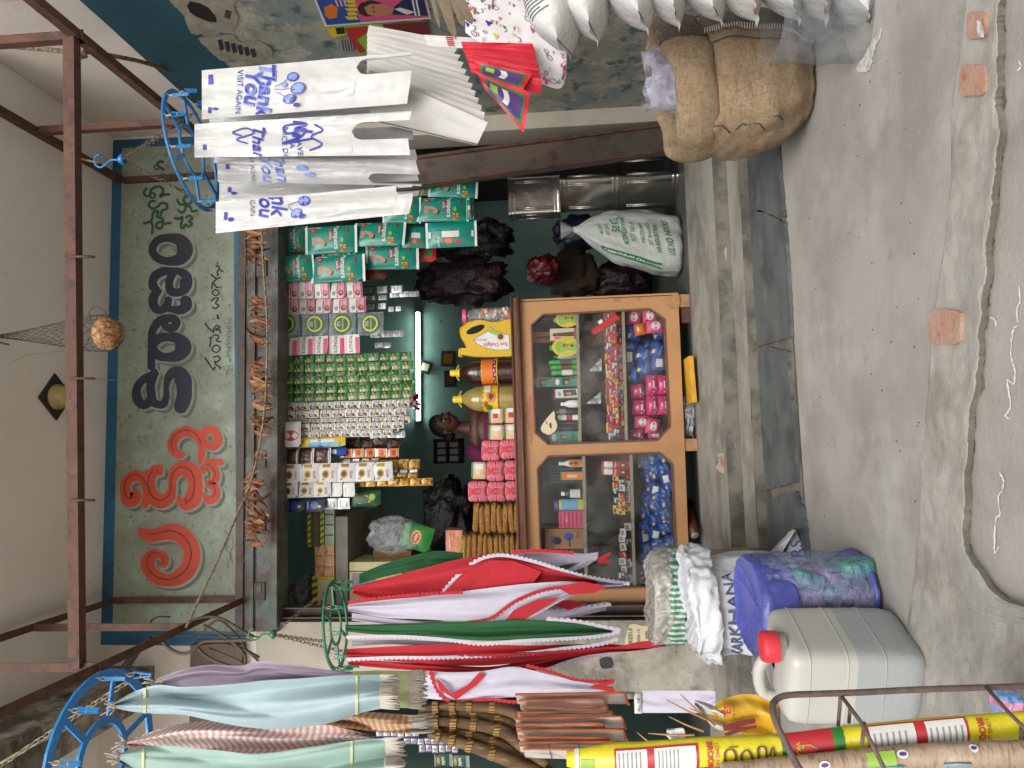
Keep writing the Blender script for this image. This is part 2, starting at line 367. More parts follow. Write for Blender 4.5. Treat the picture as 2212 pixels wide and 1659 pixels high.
m_side = layered('side_wall_old_paint', C(150, 150, 136, .85), [(C(112, 128, 128, .85), 3.2, .44, .58, .85), (C(176, 170, 152, .9), 6, .5, .62, .8), (C(60, 82, 92, .7), 11, .55, .66, .8), (C(70, 66, 56, .8), 17, .6, .68, .6), (C(176, 172, 156, .85), 30, .64, .7, .5)], bumps=((10, .006), (60, .003)))
m_teal = layered('teal_wall_band', C(38, 84, 100, .75), [(C(28, 68, 84, .7), 3, .45, .65, .6), (C(150, 160, 150, .8), 22, .72, .75, .8), (C(60, 100, 110, .75), 8, .6, .7, .4)], rough=.6, bumps=((20, .003),))
m_pill = layered('grimy_pillar', C(166, 160, 148, .85), [(C(112, 106, 98, .8), 2.6, .42, .58, .85), (C(190, 184, 174, .85), 5, .52, .66, .6), (C(50, 46, 42, .7), 45, .6, .68, .7), (C(205, 200, 190, .85), 60, .66, .7, .5)], bumps=((20, .005), (80, .003)))
m_pillu = layered('pale_pillar', C(186, 178, 164, .85), [(C(150, 142, 130, .8), 2.6, .45, .65, .5), (C(90, 84, 74, .7), 40, .7, .74, .6)], bumps=((20, .003),))
m_beam = layered('mouldy_beam', C(150, 140, 124, .8), [(C(90, 84, 64, .7), 3, .42, .56, .9), (C(186, 176, 164, .85), 5, .5, .6, .8), (C(58, 54, 42, .7), 11, .56, .66, .8)], bumps=((12, .01), (50, .004)))
m_teal_in = layered('shop_inner_wall', C(140, 172, 164, .8), [(C(112, 142, 134, .7), 2, .45, .65, .6), (C(40, 50, 46, .7), 7, .66, .72, .6)], rough=.6, bumps=((20, .002),))
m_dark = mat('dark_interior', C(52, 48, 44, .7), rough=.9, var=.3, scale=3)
m_ifloor = mat('dark_shop_floor', C(92, 90, 86, .6), rough=.55, var=.25, scale=4)

def quadz(mb, pts, z, m):  # polygon of sight-line points on a horizontal plane
    mb.poly([WZ(X, Y, z) for X, Y in pts], m)
# street, platform, kerb
mb = MB(); mb.add([(-60, -60, ZST), (60, -60, ZST), (60, 14, ZST), (-60, 14, ZST)], [(0, 1, 2, 3)], m_street); mb.build('street', kind='structure', keep=True)
m_bounce = layered('pale_bounce_ground', C(214, 206, 192, .85), [(C(196, 186, 170, .8), 1.2, .45, .65, .7)], bumps=((10, .01),)); mb = MB(); mb.add([(-60, -60, ZST+.004), (60, -60, ZST+.004), (60, .9, ZST+.004), (-60, .9, ZST+.004)], [(0, 1, 2, 3)], m_bounce); mb.build('bounce_road', kind='structure', keep=True)  # unseen pale ground, added to bounce more light onto the ceiling
ko = [(2159, -60), (2159, 0), (2157, 150), (2160, 300), (2150, 400), (2139, 500), (2132, 586), (2119, 720), (2112, 810), (2099, 886), (2092, 980), (2086, 1053), (2085, 1120), (2086, 1196), (2104, 1222), (2126, 1246), (2146, 1275), (2176, 1300), (2250, 1330)]
ki = [(2094, -60), (2092, 0), (2076, 120), (2059, 230), (2058, 400), (2040, 553), (2019, 686), (2008, 850), (1992, 1020), (1988, 1120), (1979, 1240), (1962, 1350), (1945, 1473), (1925, 1620), (1900, 1800)]
kiw = [WZ(X, Y, 0) for X, Y in ki]; kow = [WZ(X, Y, 0) for X, Y in ko]
pass
pl = [Vector((5, kiw[0].y, 0)), Vector((5, 4.2, 0)), Vector((-4, 4.2, 0)), Vector((-4, kiw[-1].y, 0))]+kiw[::-1]
mb = MB(); mb.slab([Vector((p.x, p.y, 0)) for p in pl], (0, 0, ZST), m_conc); mb.build('platform', kind='structure', keep=True)
kb = MB()
# kerb as a fine grid strip with real lumps
def lk(L, Y):
    for i in range(1, len(L)):
        if L[i][1] >= Y: t = (Y-L[i-1][1])/(L[i][1]-L[i-1][1]); return L[i-1][0]+(L[i][0]-L[i-1][0])*t
    return L[-1][0]
ko2 = ko[:-1]+[(2330, 1345), (2330, 1800)]
def along(L, t):
    q = t*(len(L)-1); i = min(int(q), len(L)-2); return L[i].lerp(L[i+1], q-i)
def kfn(u, v):
    Y = -60+1860*v; a, b = WZ(lk(ki, Y), Y, 0), WZ(lk(ko2, Y), Y, 0); p = a.lerp(b, min(1, u*1.08)); z = 0.006+0.006*noise.noise(p*7)+0.003*noise.noise(p*23)
    jag = 0.016*noise.noise(Vector((v*30, 3, 1)))+0.006*noise.noise(Vector((v*110, 3, 1)))+0.004*noise.noise(Vector((v*330, 3, 1)))
    if u > 0.9: z = min(z, .006)-(u-0.9)*0.03; p = p+(b-a).normalized()*jag
    if u >= 1: z = ZST-0.01; p = p-(b-a).normalized()*.04
    if u < 0.02: z = 0.0045
    return Vector((p.x, p.y, z))
kb.grid(kfn, 22, 340, m_kerb, smooth=False)
kerb = kb.build('kerb', kind='structure', keep=True)
m_kerb_shade = layered('painted_gap_shade', C(122, 112, 96, .65), [(C(160, 152, 140, .7), 14, .46, .6, .9)], bumps=((60, .004),)); gm = MB()  # shade under the kerb lip, painted as a dark strip on the street
ribbon(gm, [(lk(ko2, Y)+4+5*noise.noise(Vector((Y*.03, 1, 1))), Y, max(3, 15+26*noise.noise(Vector((Y*.021, 2, 2)))+9*noise.noise(Vector((Y*.13, 5, 2))))) for Y in range(-50, 1300, 5)], m_kerb_shade, lambda x, y, off: WZ(x, y, ZST+.0012+off), 0, k=1); gm.build('painted_shade_line', parent=kerb)
for i, q in enumerate([(2100, 2138, 25, 82), (2085, 2140, 140, 206), (2018, 2086, 668, 744)]):
    X0, X1, Y0, Y1 = q; b = MB(); pts = []
    for t in range(36):
        a = t/36*2*math.pi; c = max(abs(math.cos(a)), abs(math.sin(a)))
        r = (1+0.08*noise.noise(Vector((a*2, i*5, 0))))/c*(0.94 if c < .8 else 1)
        pts.append(WZ((X0+X1)/2+math.cos(a)*r*(X1-X0)/2+2*noise.noise(Vector((t, i, 3.3))), (Y0+Y1)/2+math.sin(a)*r*(Y1-Y0)/2, 0.0))
    b.slab([p+Vector((0, 0, 0.013)) for p in pts], (0, 0, -0.04), m_brick); b.build('brick', parent=kerb)
# steps
zt2 = 0.06
def ln(X, Y, z): return WZ(X, Y, z).y
yT = WZ(1562, 830, ZSHOP).y; yR = WZ(1620, 830, zt2).y
mb = MB(); mb.box((0.4, (yT+8.2)/2, (ZSHOP+ZST)/2), (5.2, 8.2-yT, ZSHOP-ZST), m_step); mb.build('threshold', kind='structure', keep=True)
# nosing line and groove
mb = MB()
def stfn(u, v):
    x = -2.0+u*4.4; y = yR+(yT-yR)*v; e = 0.006*noise.noise(Vector((x*6, 1, 0))) if v < .05 else 0
    return Vector((x, y+e, zt2+0.004*noise.noise(Vector((x*5, y*9, 2)))))
mb.grid(stfn, 80, 5, m_step); mb.add([(-2, yR, zt2), (2.4, yR, zt2), (2.4, yR, -.01), (-2, yR, -.01)], [(0, 1, 2, 3)], m_dstep); mb.build('step', kind='structure', keep=True)
mb = MB()
mb.grid(lambda u, v: Vector((-2+u*4.4, yT-.004-.01*(v > .5)*noise.noise(Vector((u*30, v*3, 0))), ZSHOP+.001-v*(ZSHOP-zt2))), 80, 3, m_dstep); mb.build('step_riser', kind='structure', keep=True)
# slate stones in front of the step
pav = MB(); pav.add([WZ(1640-26, 1230, .004)+Vector((-.3, 0, 0)), WZ(1590, 250, .004)+Vector((.4, 0, 0)), WZ(1680, 250, .004)+Vector((.4, 0, 0)), WZ(1748, 1230, .004)+Vector((-.3, 0, 0))], [(0, 1, 2, 3)], m_dstep)
paving = pav.build('paving', kind='structure', keep=True)
ST = [[(1588, 345), (1582, 300), (1676, 300), (1689, 430), (1692, 470), (1606, 450)], [(1606, 462), (1640, 452), (1694, 482), (1702, 590), (1708, 728), (1628, 752), (1622, 640)],
      [(1631, 766), (1660, 750), (1706, 760), (1702, 800), (1714, 900), (1722, 1040), (1652, 1060), (1640, 940)], [(1655, 1078), (1720, 1062), (1733, 1100), (1742, 1180), (1750, 1300), (1664, 1300), (1658, 1180)]]
for q in ST:
    b = MB(); P = [(q[i][0]+(q[(i+1) % len(q)][0]-q[i][0])*k/9, q[i][1]+(q[(i+1) % len(q)][1]-q[i][1])*k/9) for i in range(len(q)) for k in range(9)]
    b.slab([WZ(X+3*noise.noise(Vector((X*.3, Y*.11, 0))), Y+2.5*noise.noise(Vector((X*.2, Y*.2, 9))), 0.016) for X, Y in P], (0, 0, -0.03), m_stone); b.build('stone_slab', parent=paving)
# facade wall in pieces
def wquad(mb, c4, y, m): mb.add([W(X, Y, y) for X, Y in c4], [(0, 1, 2, 3)], m)
yF = D
pl0 = W(1106, 1340, D).x; plL = W(1330, 1494, D).x; prR = W(1106, 280, D).x
zTop = ZC+0.02
mb = MB()
mb.box(((plL+XW)/2, D+.11, (FB+.16+zTop)/2), (XW-plL, .22, zTop-FB-.16), m_wall)        # above opening
mb.build('facade_wall', kind='structure', keep=True)
zNb = W(418, 1420, D).z
mb = MB(); mb.box((-4+ (plL+4)/2, D+.11, (zNb+zTop)/2), (plL+4, .22, zTop-zNb), m_wall); mb.build('neighbour_wall', kind='structure', keep=True)
zPm = W(1150, 1420, D).z
mb = MB(); mb.box(((pl0+plL)/2, D+.13, (FB+.16+zPm)/2), (pl0-plL, .3, FB+.16-zPm), m_pillu); mb.box(((pl0+plL)/2, D+.13, (zPm+ZST)/2), (pl0-plL, .3, zPm-ZST), m_pill); mb.build('pillar_wall', kind='structure', keep=True)
mb = MB(); mb.box(((XW+prR)/2, D+.11, (FB+.16+ZST)/2), (XW-prR, .22, FB+.16-ZST), m_pillu); mb.build('jamb_wall', kind='structure', keep=True)
# right side wall in three painted heights
y0s, y1s = 3.1, D
for (za, zb, m, nm) in ((ZST, zB, m_side, 'side_wall'), (zB, zA, m_teal, 'side_wall_band'), (zA, zTop, m_wall, 'side_wall_top')):
    mb = MB(); off = {'side_wall': 0, 'side_wall_band': .002, 'side_wall_top': .001}[nm]
    def f(u, v): 
        z = zb+(za-zb)*v
        if nm == 'side_wall_band' and v > .99: z -= .03*abs(noise.noise(Vector((u*14, 0, 0))))
        return Vector((XW-off-.002*noise.noise(Vector((u*9, v*9, 0))), y0s+(y1s-y0s)*u, z))
    mb.grid(f, 30, 8, m); 
    if nm == 'side_wall': mb.box((XW+.12, (y0s+y1s)/2, (ZST+zTop)/2), (.2, y1s-y0s, zTop-ZST), m_wall)
    mb.build(nm, kind='structure', keep=True)
# canopy slab and the beam on the left
xbL = WX(0, 1626, -1e-9) if False else None
mb = MB(); mb.box((0.2, (3.4+8.2)/2, ZC+.08), (9, 8.2-3.4, .16), m_slab); mb.build('canopy_slab', kind='structure', keep=True)
xb = W(250, 1483, 4.2).x; zb_ = W(250, 1483, 4.2).z
mb = MB(); mb.box((xb-.11, (3.2+D)/2, (zb_+ZC)/2), (.22, D-3.2, ZC-zb_+.002), m_beam); mb.build('edge_beam', kind='structure', keep=True)
# shop room
yB = 7.4; xr0, xl0 = 2.6, -2.1; zR = 3.15
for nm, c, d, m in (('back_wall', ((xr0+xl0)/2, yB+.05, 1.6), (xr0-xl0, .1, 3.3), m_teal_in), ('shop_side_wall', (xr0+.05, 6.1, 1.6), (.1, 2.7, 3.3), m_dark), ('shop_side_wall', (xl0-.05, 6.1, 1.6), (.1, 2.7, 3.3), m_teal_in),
                    ('shop_ceiling', ((xr0+xl0)/2, 6.1, zR+.05), (xr0-xl0, 2.75, .1), m_teal_in), ('shop_floor', ((xr0+xl0)/2, 6.05, ZSHOP+.002), (xr0-xl0, 2.6, .004), m_ifloor)):
    mb = MB(); mb.box(c, d, m); mb.build(nm, kind='structure', keep=True)
# neighbour's dark shop
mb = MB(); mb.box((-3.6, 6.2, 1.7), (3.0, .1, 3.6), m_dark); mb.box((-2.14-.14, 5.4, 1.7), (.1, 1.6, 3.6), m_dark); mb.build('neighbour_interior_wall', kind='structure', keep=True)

# ================================================================== PAINTED SIGN
m_sign = layered('sign_green_paint', C(162, 172, 156, .74), [(C(140, 144, 122, .85), 3, .45, .62, .7), (C(176, 200, 182, .8), 4.5, .52, .7, .6), (C(84, 82, 68, .7), 26, .58, .68, .7, (1, 1, 1.6)), (C(104, 98, 80, .7), 1.6, .5, .7, .5), (C(60, 56, 46, .7), 90, .68, .72, .7)], rough=.7, bumps=((40, .003),))
m_sblue = layered('sign_blue_paint', C(36, 100, 134, .9), [(C(34, 78, 98, .8), 4, .45, .6, .8), (C(44, 116, 160, .8), 2.4, .54, .66, .8), (C(150, 150, 140, .8), 60, .72, .75, .6)], rough=.55, bumps=((30, .002),))
m_red = layered('sign_red_paint', C(204, 72, 46, .9), [(C(170, 60, 40, .9), 8, .5, .66, .6), (C(100, 60, 48, .7), 40, .68, .74, .5)], rough=.6, bumps=((40, .002),))
m_navy = layered('sign_navy_paint', C(32, 42, 62, .8), [(C(52, 48, 50, .8), 6, .5, .66, .6), (C(96, 90, 80, .7), 60, .7, .74, .5)], rough=.6, bumps=((40, .002),))
m_redsh = mat('sign_dark_red_line', C(132, 48, 36, .8), rough=.6)
m_shd = mat('sign_grey_shadow_paint', C(116, 114, 112, .75), rough=.7, var=.2, scale=20)
m_gtx = mat('sign_dark_green_paint', C(46, 84, 50, .85), rough=.6, var=.2); m_btx = mat('sign_black_paint', C(34, 28, 22, .8), rough=.6)
m_pen = mat('sign_pencil', C(108, 98, 84, .8), rough=.7)
sg = thing('painted_sign', 'hand painted green shop name board, blue border, red and navy Telugu letters', 'sign', W(400, 829, D))
def strip4(outer, inner):  # closed ring between two quads
    mb = MB(); 
    for i in range(4):
        j = (i+1) % 4; mb.add([W(*outer[i], D-.003), W(*outer[j], D-.003), W(*inner[j], D-.003), W(*inner[i], D-.003)], [(0, 1, 2, 3)], m_sblue)
    return mb
O = [(235, 303), (212, 1393), (532, 1396), (524, 290)]; I = [(264, 320), (243, 1362), (512, 1364), (503, 308)]
strip4(O, I).build('border', parent=sg)
mb = MB(); mb.add([W(*q, D-.0022) for q in I], [(0, 1, 2, 3)], m_sign); mb.build('background', parent=sg)
def cv(y0): return lambda x, y, off: W((400+x/3.6867)/1.80833, (y0+y/3.6867)/1.80833, D-.0035-off)
LET = [
 ('red', 2000, [[(535,228,20),(585,300,130),(690,340,175),(830,315,190),(970,285,230),(1120,320,240),(1235,430,240),(1288,570,238),(1275,720,240),(1210,850,235),(1090,945,215),(950,985,175),(800,950,190),(690,860,190),(650,740,200),(690,640,170),(770,595,120),(860,625,120),(900,690,120),(880,760,90),(830,760,40)]], []),
 ('red', 1600, [[(455,1160,40),(500,1190,90),(470,1270,180),(380,1290,210),(330,1180,150),(335,1070,140),(400,980,140),(500,950,150),(590,1000,150),(650,1100,140),(650,1230,120),(610,1370,100)],
   [(830,910,80),(815,860,130),(740,890,150),(680,990,160),(670,1120,180),(720,1250,210),(840,1320,200),(950,1270,180),(1000,1140,120),(1005,1010,110),(1060,890,180),(1170,840,200),(1280,900,230),(1335,1020,210),(1335,1150,210),(1300,1280,240),(1210,1370,170),(1120,1320,110),(1100,1260,50)],
   [(1175,640,50),(1120,660,85),(1040,610,120),(1005,500,140),(1050,390,140),(1150,320,140),(1270,320,140),(1380,390,130),(1430,500,110),(1425,640,95),(1405,745,70)],
   [(1500,730,60),(1600,755,90),(1700,760,95)], [(1460,900,60),(1440,850,90),(1510,805,95),(1590,840,110),(1640,930,110),(1610,1020,115),(1530,1070,110),(1610,1110,110),(1645,1190,110),(1600,1280,120),(1520,1300,110),(1465,1220,50)]],
   [[(1435,380,105),(1500,300,110),(1590,300,115),(1655,370,120),(1660,470,125),(1590,530,120),(1510,500,90),(1455,440,80)]]),
 ('navy', 1200, [[(1130,1430,200),(1175,1300,215),(1180,1180,215),(1165,1060,240),(1100,960,220),(1010,950,150),(945,1030,110),(920,1150,80),(920,1280,90),(880,1390,110),(800,1400,110),(720,1350,130),(700,1230,125),(695,1120,120),(715,1010,140),(750,930,90)],
   [(760,960,100),(640,1010,110),(540,1090,110),(490,1200,120),(510,1330,140),(590,1410,120),(680,1360,130)],
   [(705,855,110),(705,700,108),(712,500,110),(720,350,110),(790,230,120),(880,170,120),(970,160,110)]],
   [[(720,570,125),(800,460,135),(930,428,120),(1080,450,160),(1165,570,235),(1090,690,180),(930,720,120),(800,690,130)], [(900,215,90),(945,160,100),(1020,160,110),(1060,220,125),(1030,290,115),(960,300,110),(905,270,100)]]),
 ('navy', 850, [[(800,1060,100),(740,1000,130),(725,920,120),(770,830,130),(880,775,120),(1000,765,90),(1120,780,110),(1210,850,140),(1200,960,180),(1170,1040,140),(1090,1080,110),(990,1060,130),(960,970,110),(975,880,110),(1010,800,120)],
   [(810,1060,90),(745,1130,130),(730,1230,130),(780,1320,120),(880,1320,110),(930,1250,110),(950,1190,110)], [(900,1300,100),(1000,1320,90),(1120,1330,130),(1210,1270,150),(1200,1200,160)]],
   [[(718,460,106),(790,330,110),(950,290,115),(1120,330,180),(1187,460,235),(1120,590,180),(950,628,118),(790,580,115)]]),
]
lay = 0.0
for ci, (cn, y0, op, cl) in enumerate(LET):
    main = {'red': m_red, 'navy': m_navy}[cn]; c = cv(y0)
    for stage, (m, dx, dy, dw, base) in enumerate(((m_shd, 61, 56, 18, 0), (m_sign, 16, 14, 38, .0006), (main, 0, 0, 5, .0014))):
        mb = MB(); lay = base
        for s in op: ribbon(mb, s, m, c, lay, dx=dx, dy=dy, dw=dw); lay += .00004
        for s in cl: ribbon(mb, s, m, c, lay, close=True, dx=dx, dy=dy, dw=dw); lay += .00004
        if stage == 2 and cn == 'red':
            for s in op:
                if len(s) > 8: ribbon(mb, [(x-14, y-14, w*.07+6) for x, y, w in s[2:-2]], m_redsh, c, .0026)
        mb.build(['letter_shadow', 'letter_outline', 'letter'][stage], parent=sg)
mb = MB(); c = cv(1200)
for s in ([(1480,240),(1540,310),(1600,360)], [(1600,360),(1605,310),(1650,262),(1690,290),(1640,310),(1640,330),(1690,325),(1695,370)], [(1600,400),(1660,405),(1670,440),(1640,480),(1700,500)], [(1545,440),(1560,480),(1545,570)], [(1590,430),(1550,442)],
          [(1600,720),(1660,705),(1695,740),(1650,790),(1615,780),(1640,830),(1700,870),(1690,885)], [(1475,730),(1540,820),(1600,905),(1620,860)], [(1655,110),(1665,165)]):
    ribbon(mb, [(x, y, 22) for x, y in s], m_btx, c, .001)
ribbon(mb, [(1580,590,20),(1640,545,20),(1695,590,20),(1660,645,20),(1600,640,20)], m_btx, c, .0012, close=True)
c = cv(850)
for s in ([(1656,648),(1662,654)], [(1640,700),(1680,705),(1690,750),(1735,775)], [(1680,735),(1650,790),(1670,820),(1650,830)], [(1570,820),(1600,850),(1650,880),(1700,860)], [(1650,880),(1590,940),(1575,1020)], [(1590,930),(1640,1000),(1680,1005)], [(1570,1200),(1620,1160),(1670,1165),(1630,1230),(1675,1270),(1620,1310),(1585,1290)], [(1655,1400),(1668,1455)]):
    ribbon(mb, [(x, y, 22) for x, y in s], m_btx, c, .001)
ribbon(mb, [(1580,1080,20),(1630,1035,20),(1680,1080,20),(1630,1125,20)], m_btx, c, .0012, close=True)
mb.build('black_lettering', parent=sg)
mb = MB(); c = cv(500)
for s in ([(630,875),(598,920),(620,975),(680,970),(700,900),(760,850),(840,850),(875,910),(830,985),(890,960),(960,958)], [(755,1050),(690,1060),(670,1120),(730,1165),(800,1130),(850,1080),(920,1095),(930,1160),(860,1190),(840,1250)],
          [(600,1375),(680,1350),(720,1300),(730,1220),(800,1200),(790,1280),(855,1300),(870,1370),(850,1440),(790,1440),(780,1380),(840,1350)], [(705,1350),(725,1430),(715,1520)], [(890,1378),(980,1368)],
          [(870,490),(830,480),(790,530),(880,600)], [(1080,1035),(1110,1095),(1190,1100),(1270,1080),(1280,1000),(1210,980),(1165,1040),(1210,1085)], [(1100,1190),(1150,1220),(1190,1180),(1200,1130),(1270,1140),(1290,1200),(1360,1190)],
          [(1040,1300),(1100,1310),(1150,1280),(1140,1360),(1130,1420),(1165,1440),(1195,1390),(1240,1420),(1290,1380),(1250,1340),(1295,1300),(1250,1265),(1205,1290)], [(1080,880),(1160,890),(1200,870),(1190,930),(1210,950)]):
    ribbon(mb, [(x, y, 38) for x, y in s], m_gtx, c, .001)
ribbon(mb, [(680,970,30),(720,935,30),(765,970,30),(720,1010,30)], m_gtx, c, .0012, close=True); ribbon(mb, [(745,560,22),(780,535,22),(815,570,22),(780,595,22)], m_gtx, c, .0012, close=True)
mb.build('green_lettering', parent=sg)
mb = MB(); c = W((400+1825/3.6867)/1.80833, (1200+560/3.6867)/1.80833, D-.0045); mb.text('PH - 9949006836', .052, m_pen, None, -.006, f=lambda p: c+Vector((p.x*1.05, 0, p.z))); mb.build('phone_number', parent=sg)
mb = MB(); ribbon(mb, [((a-400)*3.6867, (b-2000)*3.6867, 9) for a, b in ((875,2070),(895,2100),(880,2140),(900,2170),(885,2210))], m_pen, cv(2000), .001)
ribbon(mb, [((a-400)*3.6867, (b-2000)*3.6867, 8) for a, b in ((905,2090),(912,2130),(900,2160),(908,2200))], m_pen, cv(2000), .001); mb.build('scribble', parent=sg)

# ================================================================== RUSTY METALWORK
m_rust = layered('rusty_iron', C(96, 62, 48, .7), [(C(112, 74, 56, .7), 9, .46, .62, .8), (C(58, 42, 36, .6), 16, .5, .64, .8), (C(140, 98, 74, .7), 45, .64, .72, .6)], rough=.75, bumps=((60, .002),))
m_shut = layered('rusty_blue_steel', C(98, 104, 100, .7), [(C(88, 62, 46, .7), 4, .44, .56, .9), (C(120, 126, 122, .75), 7, .5, .64, .7), (C(60, 44, 36, .7), 16, .58, .66, .8)], rough=.6, bumps=((40, .002),))
m_chan = layered('rusty_channel', C(84, 74, 66, .65), [(C(104, 84, 70, .7), 3, .45, .6, .8, (3, 3, .6)), (C(60, 46, 40, .7), 9, .5, .65, .8)], rough=.6, bumps=((50, .0015),))
xl = W(533, 1293, D).x; xr = W(268, 392, D).x
zLo = W(533, 1293, D).z; zHi = W(251, 1296, D).z; yBar = 3.05
fr = thing('awning_frame', 'rusty angle iron awning frame reaching out from the wall under the ceiling', 'frame', (xl, D, zLo))
def member(a, b, w=.04, nm='rail'): mb = MB(); mb.angle(a, b, w, m_rust); mb.build(nm, parent=fr)
yo = 2.5
member((xl, D-.03, zLo), (xl, yo, zLo+.02)); member((xr, D-.03, zLo), (xr, yo, zLo+.02))
member((xl, D-.03, zHi), (xl, yo, zHi+.03)); member((xr, D-.03, zHi), (xr, yo, zHi+.03))
member((xl, D-.03, zLo), (xl, D-.03, zHi), nm='upright'); member((xr, D-.03, zLo), (xr, D-.03, zHi), nm='upright')
ym = WX(63, 1356, xl).y; ymr = WX(80, 280, xr).y
member((xl, ym, zLo), (xl, ym, zHi), nm='upright'); member((xr, ymr, zLo), (xr, ymr, zHi), nm='upright')
yu = WX(153, 1442, xl).y; yur = WX(150, 75, xr).y
member((xl, yu, zLo), (xl, yu, zHi), nm='upright'); member((xr, yur, zLo), (xr, yur, zHi), nm='upright')
zb1 = WX(172, 1438, xl).z-.032; zb2 = WX(157, 80, xr).z-.032
mb = MB(); mb.angle((xl, yu, zb1), (xr, yur, zb2), .047, m_rust); mb.build('cross_rail', parent=fr)
for Y in (555, 818, 1081):
    t = (Y-1440)/(75-1440); yy = yu+(yur-yu)*t-.03; a = W(150, Y, yy); b = W(205, Y, yy)
    mb = MB(); mb.tube([a, W(175, Y-1, yy-.012), b], .006, m_rust, 6); mb.build('hook_bar', parent=fr)
# shutter box above the opening
ZB0 = FB; ZB1 = W(520, 829, D).z
sb = thing('shutter_housing', 'rusty blue grey steel shutter housing above the shop opening, below the painted sign', 'shutter', ((pl0+prR)/2, D, ZB0))
wv = prR-pl0+.1; cx = (pl0+prR)/2
mb = MB(); mb.box((cx, D+.03, (ZB0+ZB1)/2), (wv, .16, ZB1-ZB0-.004), m_shut); mb.build('box_panel', parent=sb)
for zz, hh, dd in ((ZB1-.03, .05, .015), (ZB1-.115, .02, .02), (ZB0+.02, .04, .03)):
    mb = MB(); mb.box((cx, D-.05-dd/2, zz), (wv-.01, dd, hh), m_shut if hh < .045 else m_chan); mb.build('ledge_strip', parent=sb)
for i in range(7):
    mb = MB(); x = pl0+.2+i*.42; mb.box((x, D-.056, (ZB0+ZB1)/2-.02), (.11, .012, .07), m_chan); mb.box((x+.02, D-.064, (ZB0+ZB1)/2-.02), (.05, .006, .03), m_shut); mb.build('bracket_plate', parent=sb)
# side guides and the leaning rusty post on the right
gl = thing('shutter_guide', 'dark steel shutter guide channel on the left edge of the opening beside the pillar', 'guide rail', (pl0+.05, D, ZSHOP))
mb = MB()
for dx in (-.03, .03): mb.box((pl0+.055+dx, D+.02, (ZSHOP+FB)/2), (.008, .07, FB-ZSHOP-.004), m_chan)
mb.box((pl0+.055, D+.06, (ZSHOP+FB)/2), (.06, .008, FB-ZSHOP-.004), m_chan); mb.build('channel', parent=gl)
pp = thing('channel_post', 'wide rusty brown steel post leaning at the right edge of the opening', 'post', W(1475, 295, D-.02))
a0, a1, b0, b1 = W(560, 452, D-.02), W(560, 385, D-.02), W(1478, 325, D-.02), W(1478, 264, D-.02)
mb = MB(); mb.slab([a1, a0, b0, b1], (0, .05, 0), m_chan); mb.build('face_plate', parent=pp)
mb = MB(); mb.bar(a0.lerp(a1, .97)+Vector((0, -.012, 0)), b0.lerp(b1, .97)+Vector((0, -.012, 0)), .02, .02, m_rust); mb.bar(a0.lerp(a1, .05)+Vector((0, -.012, 0)), b0.lerp(b1, .05)+Vector((0, -.012, 0)), .012, .02, m_rust); mb.build('edge_lip', parent=pp)
# light fitting on the ceiling
c = WZ(123, 858, ZC)
lf = thing('ceiling_lamp_holder', 'round cream lamp holder on a dark diamond plate fixed to the ceiling', 'lamp holder', c)
m_cream = mat('cream_plastic', C(190, 166, 112, .8), rough=.5, var=.2, scale=20)
mb = MB(); mb.box(c+Vector((0, -.02, -.006)), (.2, .2, .012), mat('black_plate', C(40, 38, 36), rough=.6), rot=Matrix.Rotation(rad(40), 3, 'Z')); mb.build('plate', parent=lf)
mb = MB(); mb.lathe([(.075, -.012), (.075, -.035), (.06, -.04), (.062, -.06), (.055, -.08), (.04, -.095)][::-1], c+Vector((0, -.02, 0)), m_cream, 24); mb.build('holder', parent=lf)
# coconut in a net
cc = W(232, 720, 3.5); rc = .068; ap = W(-12, 727, 3.6)
m_coir = layered('coconut_husk', C(176, 130, 84, .8), [(C(214, 170, 116, .85), 30, .48, .6, .8), (C(110, 74, 48, .7), 46, .52, .62, .8)], bumps=((120, .006),))
cn = thing('coconut', 'hairy brown coconut hanging in a string net in front of the sign border', 'coconut', cc-Vector((0, 0, rc)))
mb = MB(); mb.grid(lambda u, v: cc+Vector((math.cos(u*2*math.pi)*math.sin(v*math.pi)*rc*1.25, math.sin(u*2*math.pi)*math.sin(v*math.pi)*rc*1.1, math.cos(v*math.pi)*rc*1.05))*(1+.1*noise.noise(Vector((u*9, v*9, 1)))), 28, 18, m_coir, closeu=True); mb.build('shell', parent=cn)
m_net = mat('net_string', C(70, 52, 46, .7), rough=.8)
nt_ = thing('string_net', 'dark string net tapering up to the ceiling around the coconut', 'net', cc-Vector((0, 0, .1)))
mb = MB(); NR, NS = 12, 26
def nodep(j, i):
    t = j/NS; r = .006+(rc*1.32)*min(1, (t/.78))**1.2; r *= (1 if t < .93 else 1-(t-.93)*8)
    base = ap.lerp(cc+Vector((0, 0, -.07)), t); a = 2*math.pi*(i+.5*(j % 2))/NR+.3*noise.noise(Vector((i, j*.3, 0)))
    return base+Vector((math.cos(a)*r, math.sin(a)*r, .012*noise.noise(Vector((i*2, j, 5)))))
for j in range(NS):
    for i in range(NR):
        for di in ((0, 1) if j % 2 else (-1, 0)):
            mb.tube([nodep(j, i), nodep(j+1, (i+di) % NR)], .0013, m_net, 3, caps=False)
loop = [W(200, 700, 3.45), W(192, 676, 3.45), W(208, 662, 3.45), W(225, 672, 3.46), W(240, 690, 3.48)]
mb.tube(crom([tuple(p) for p in loop], 4), .002, m_net, 4); mb.build('mesh_cords', parent=nt_)
mb = MB(); mb.tube([W(198, 818, 3.02), W(240, 820, 3.02), W(300, 817, 3.02), W(312, 819, 3.02)], .0014, m_net, 4)
tag(mb.build('hanging_wire'), 'thin dark wire hanging from the middle hook of the cross rail over the sign', 'wire')
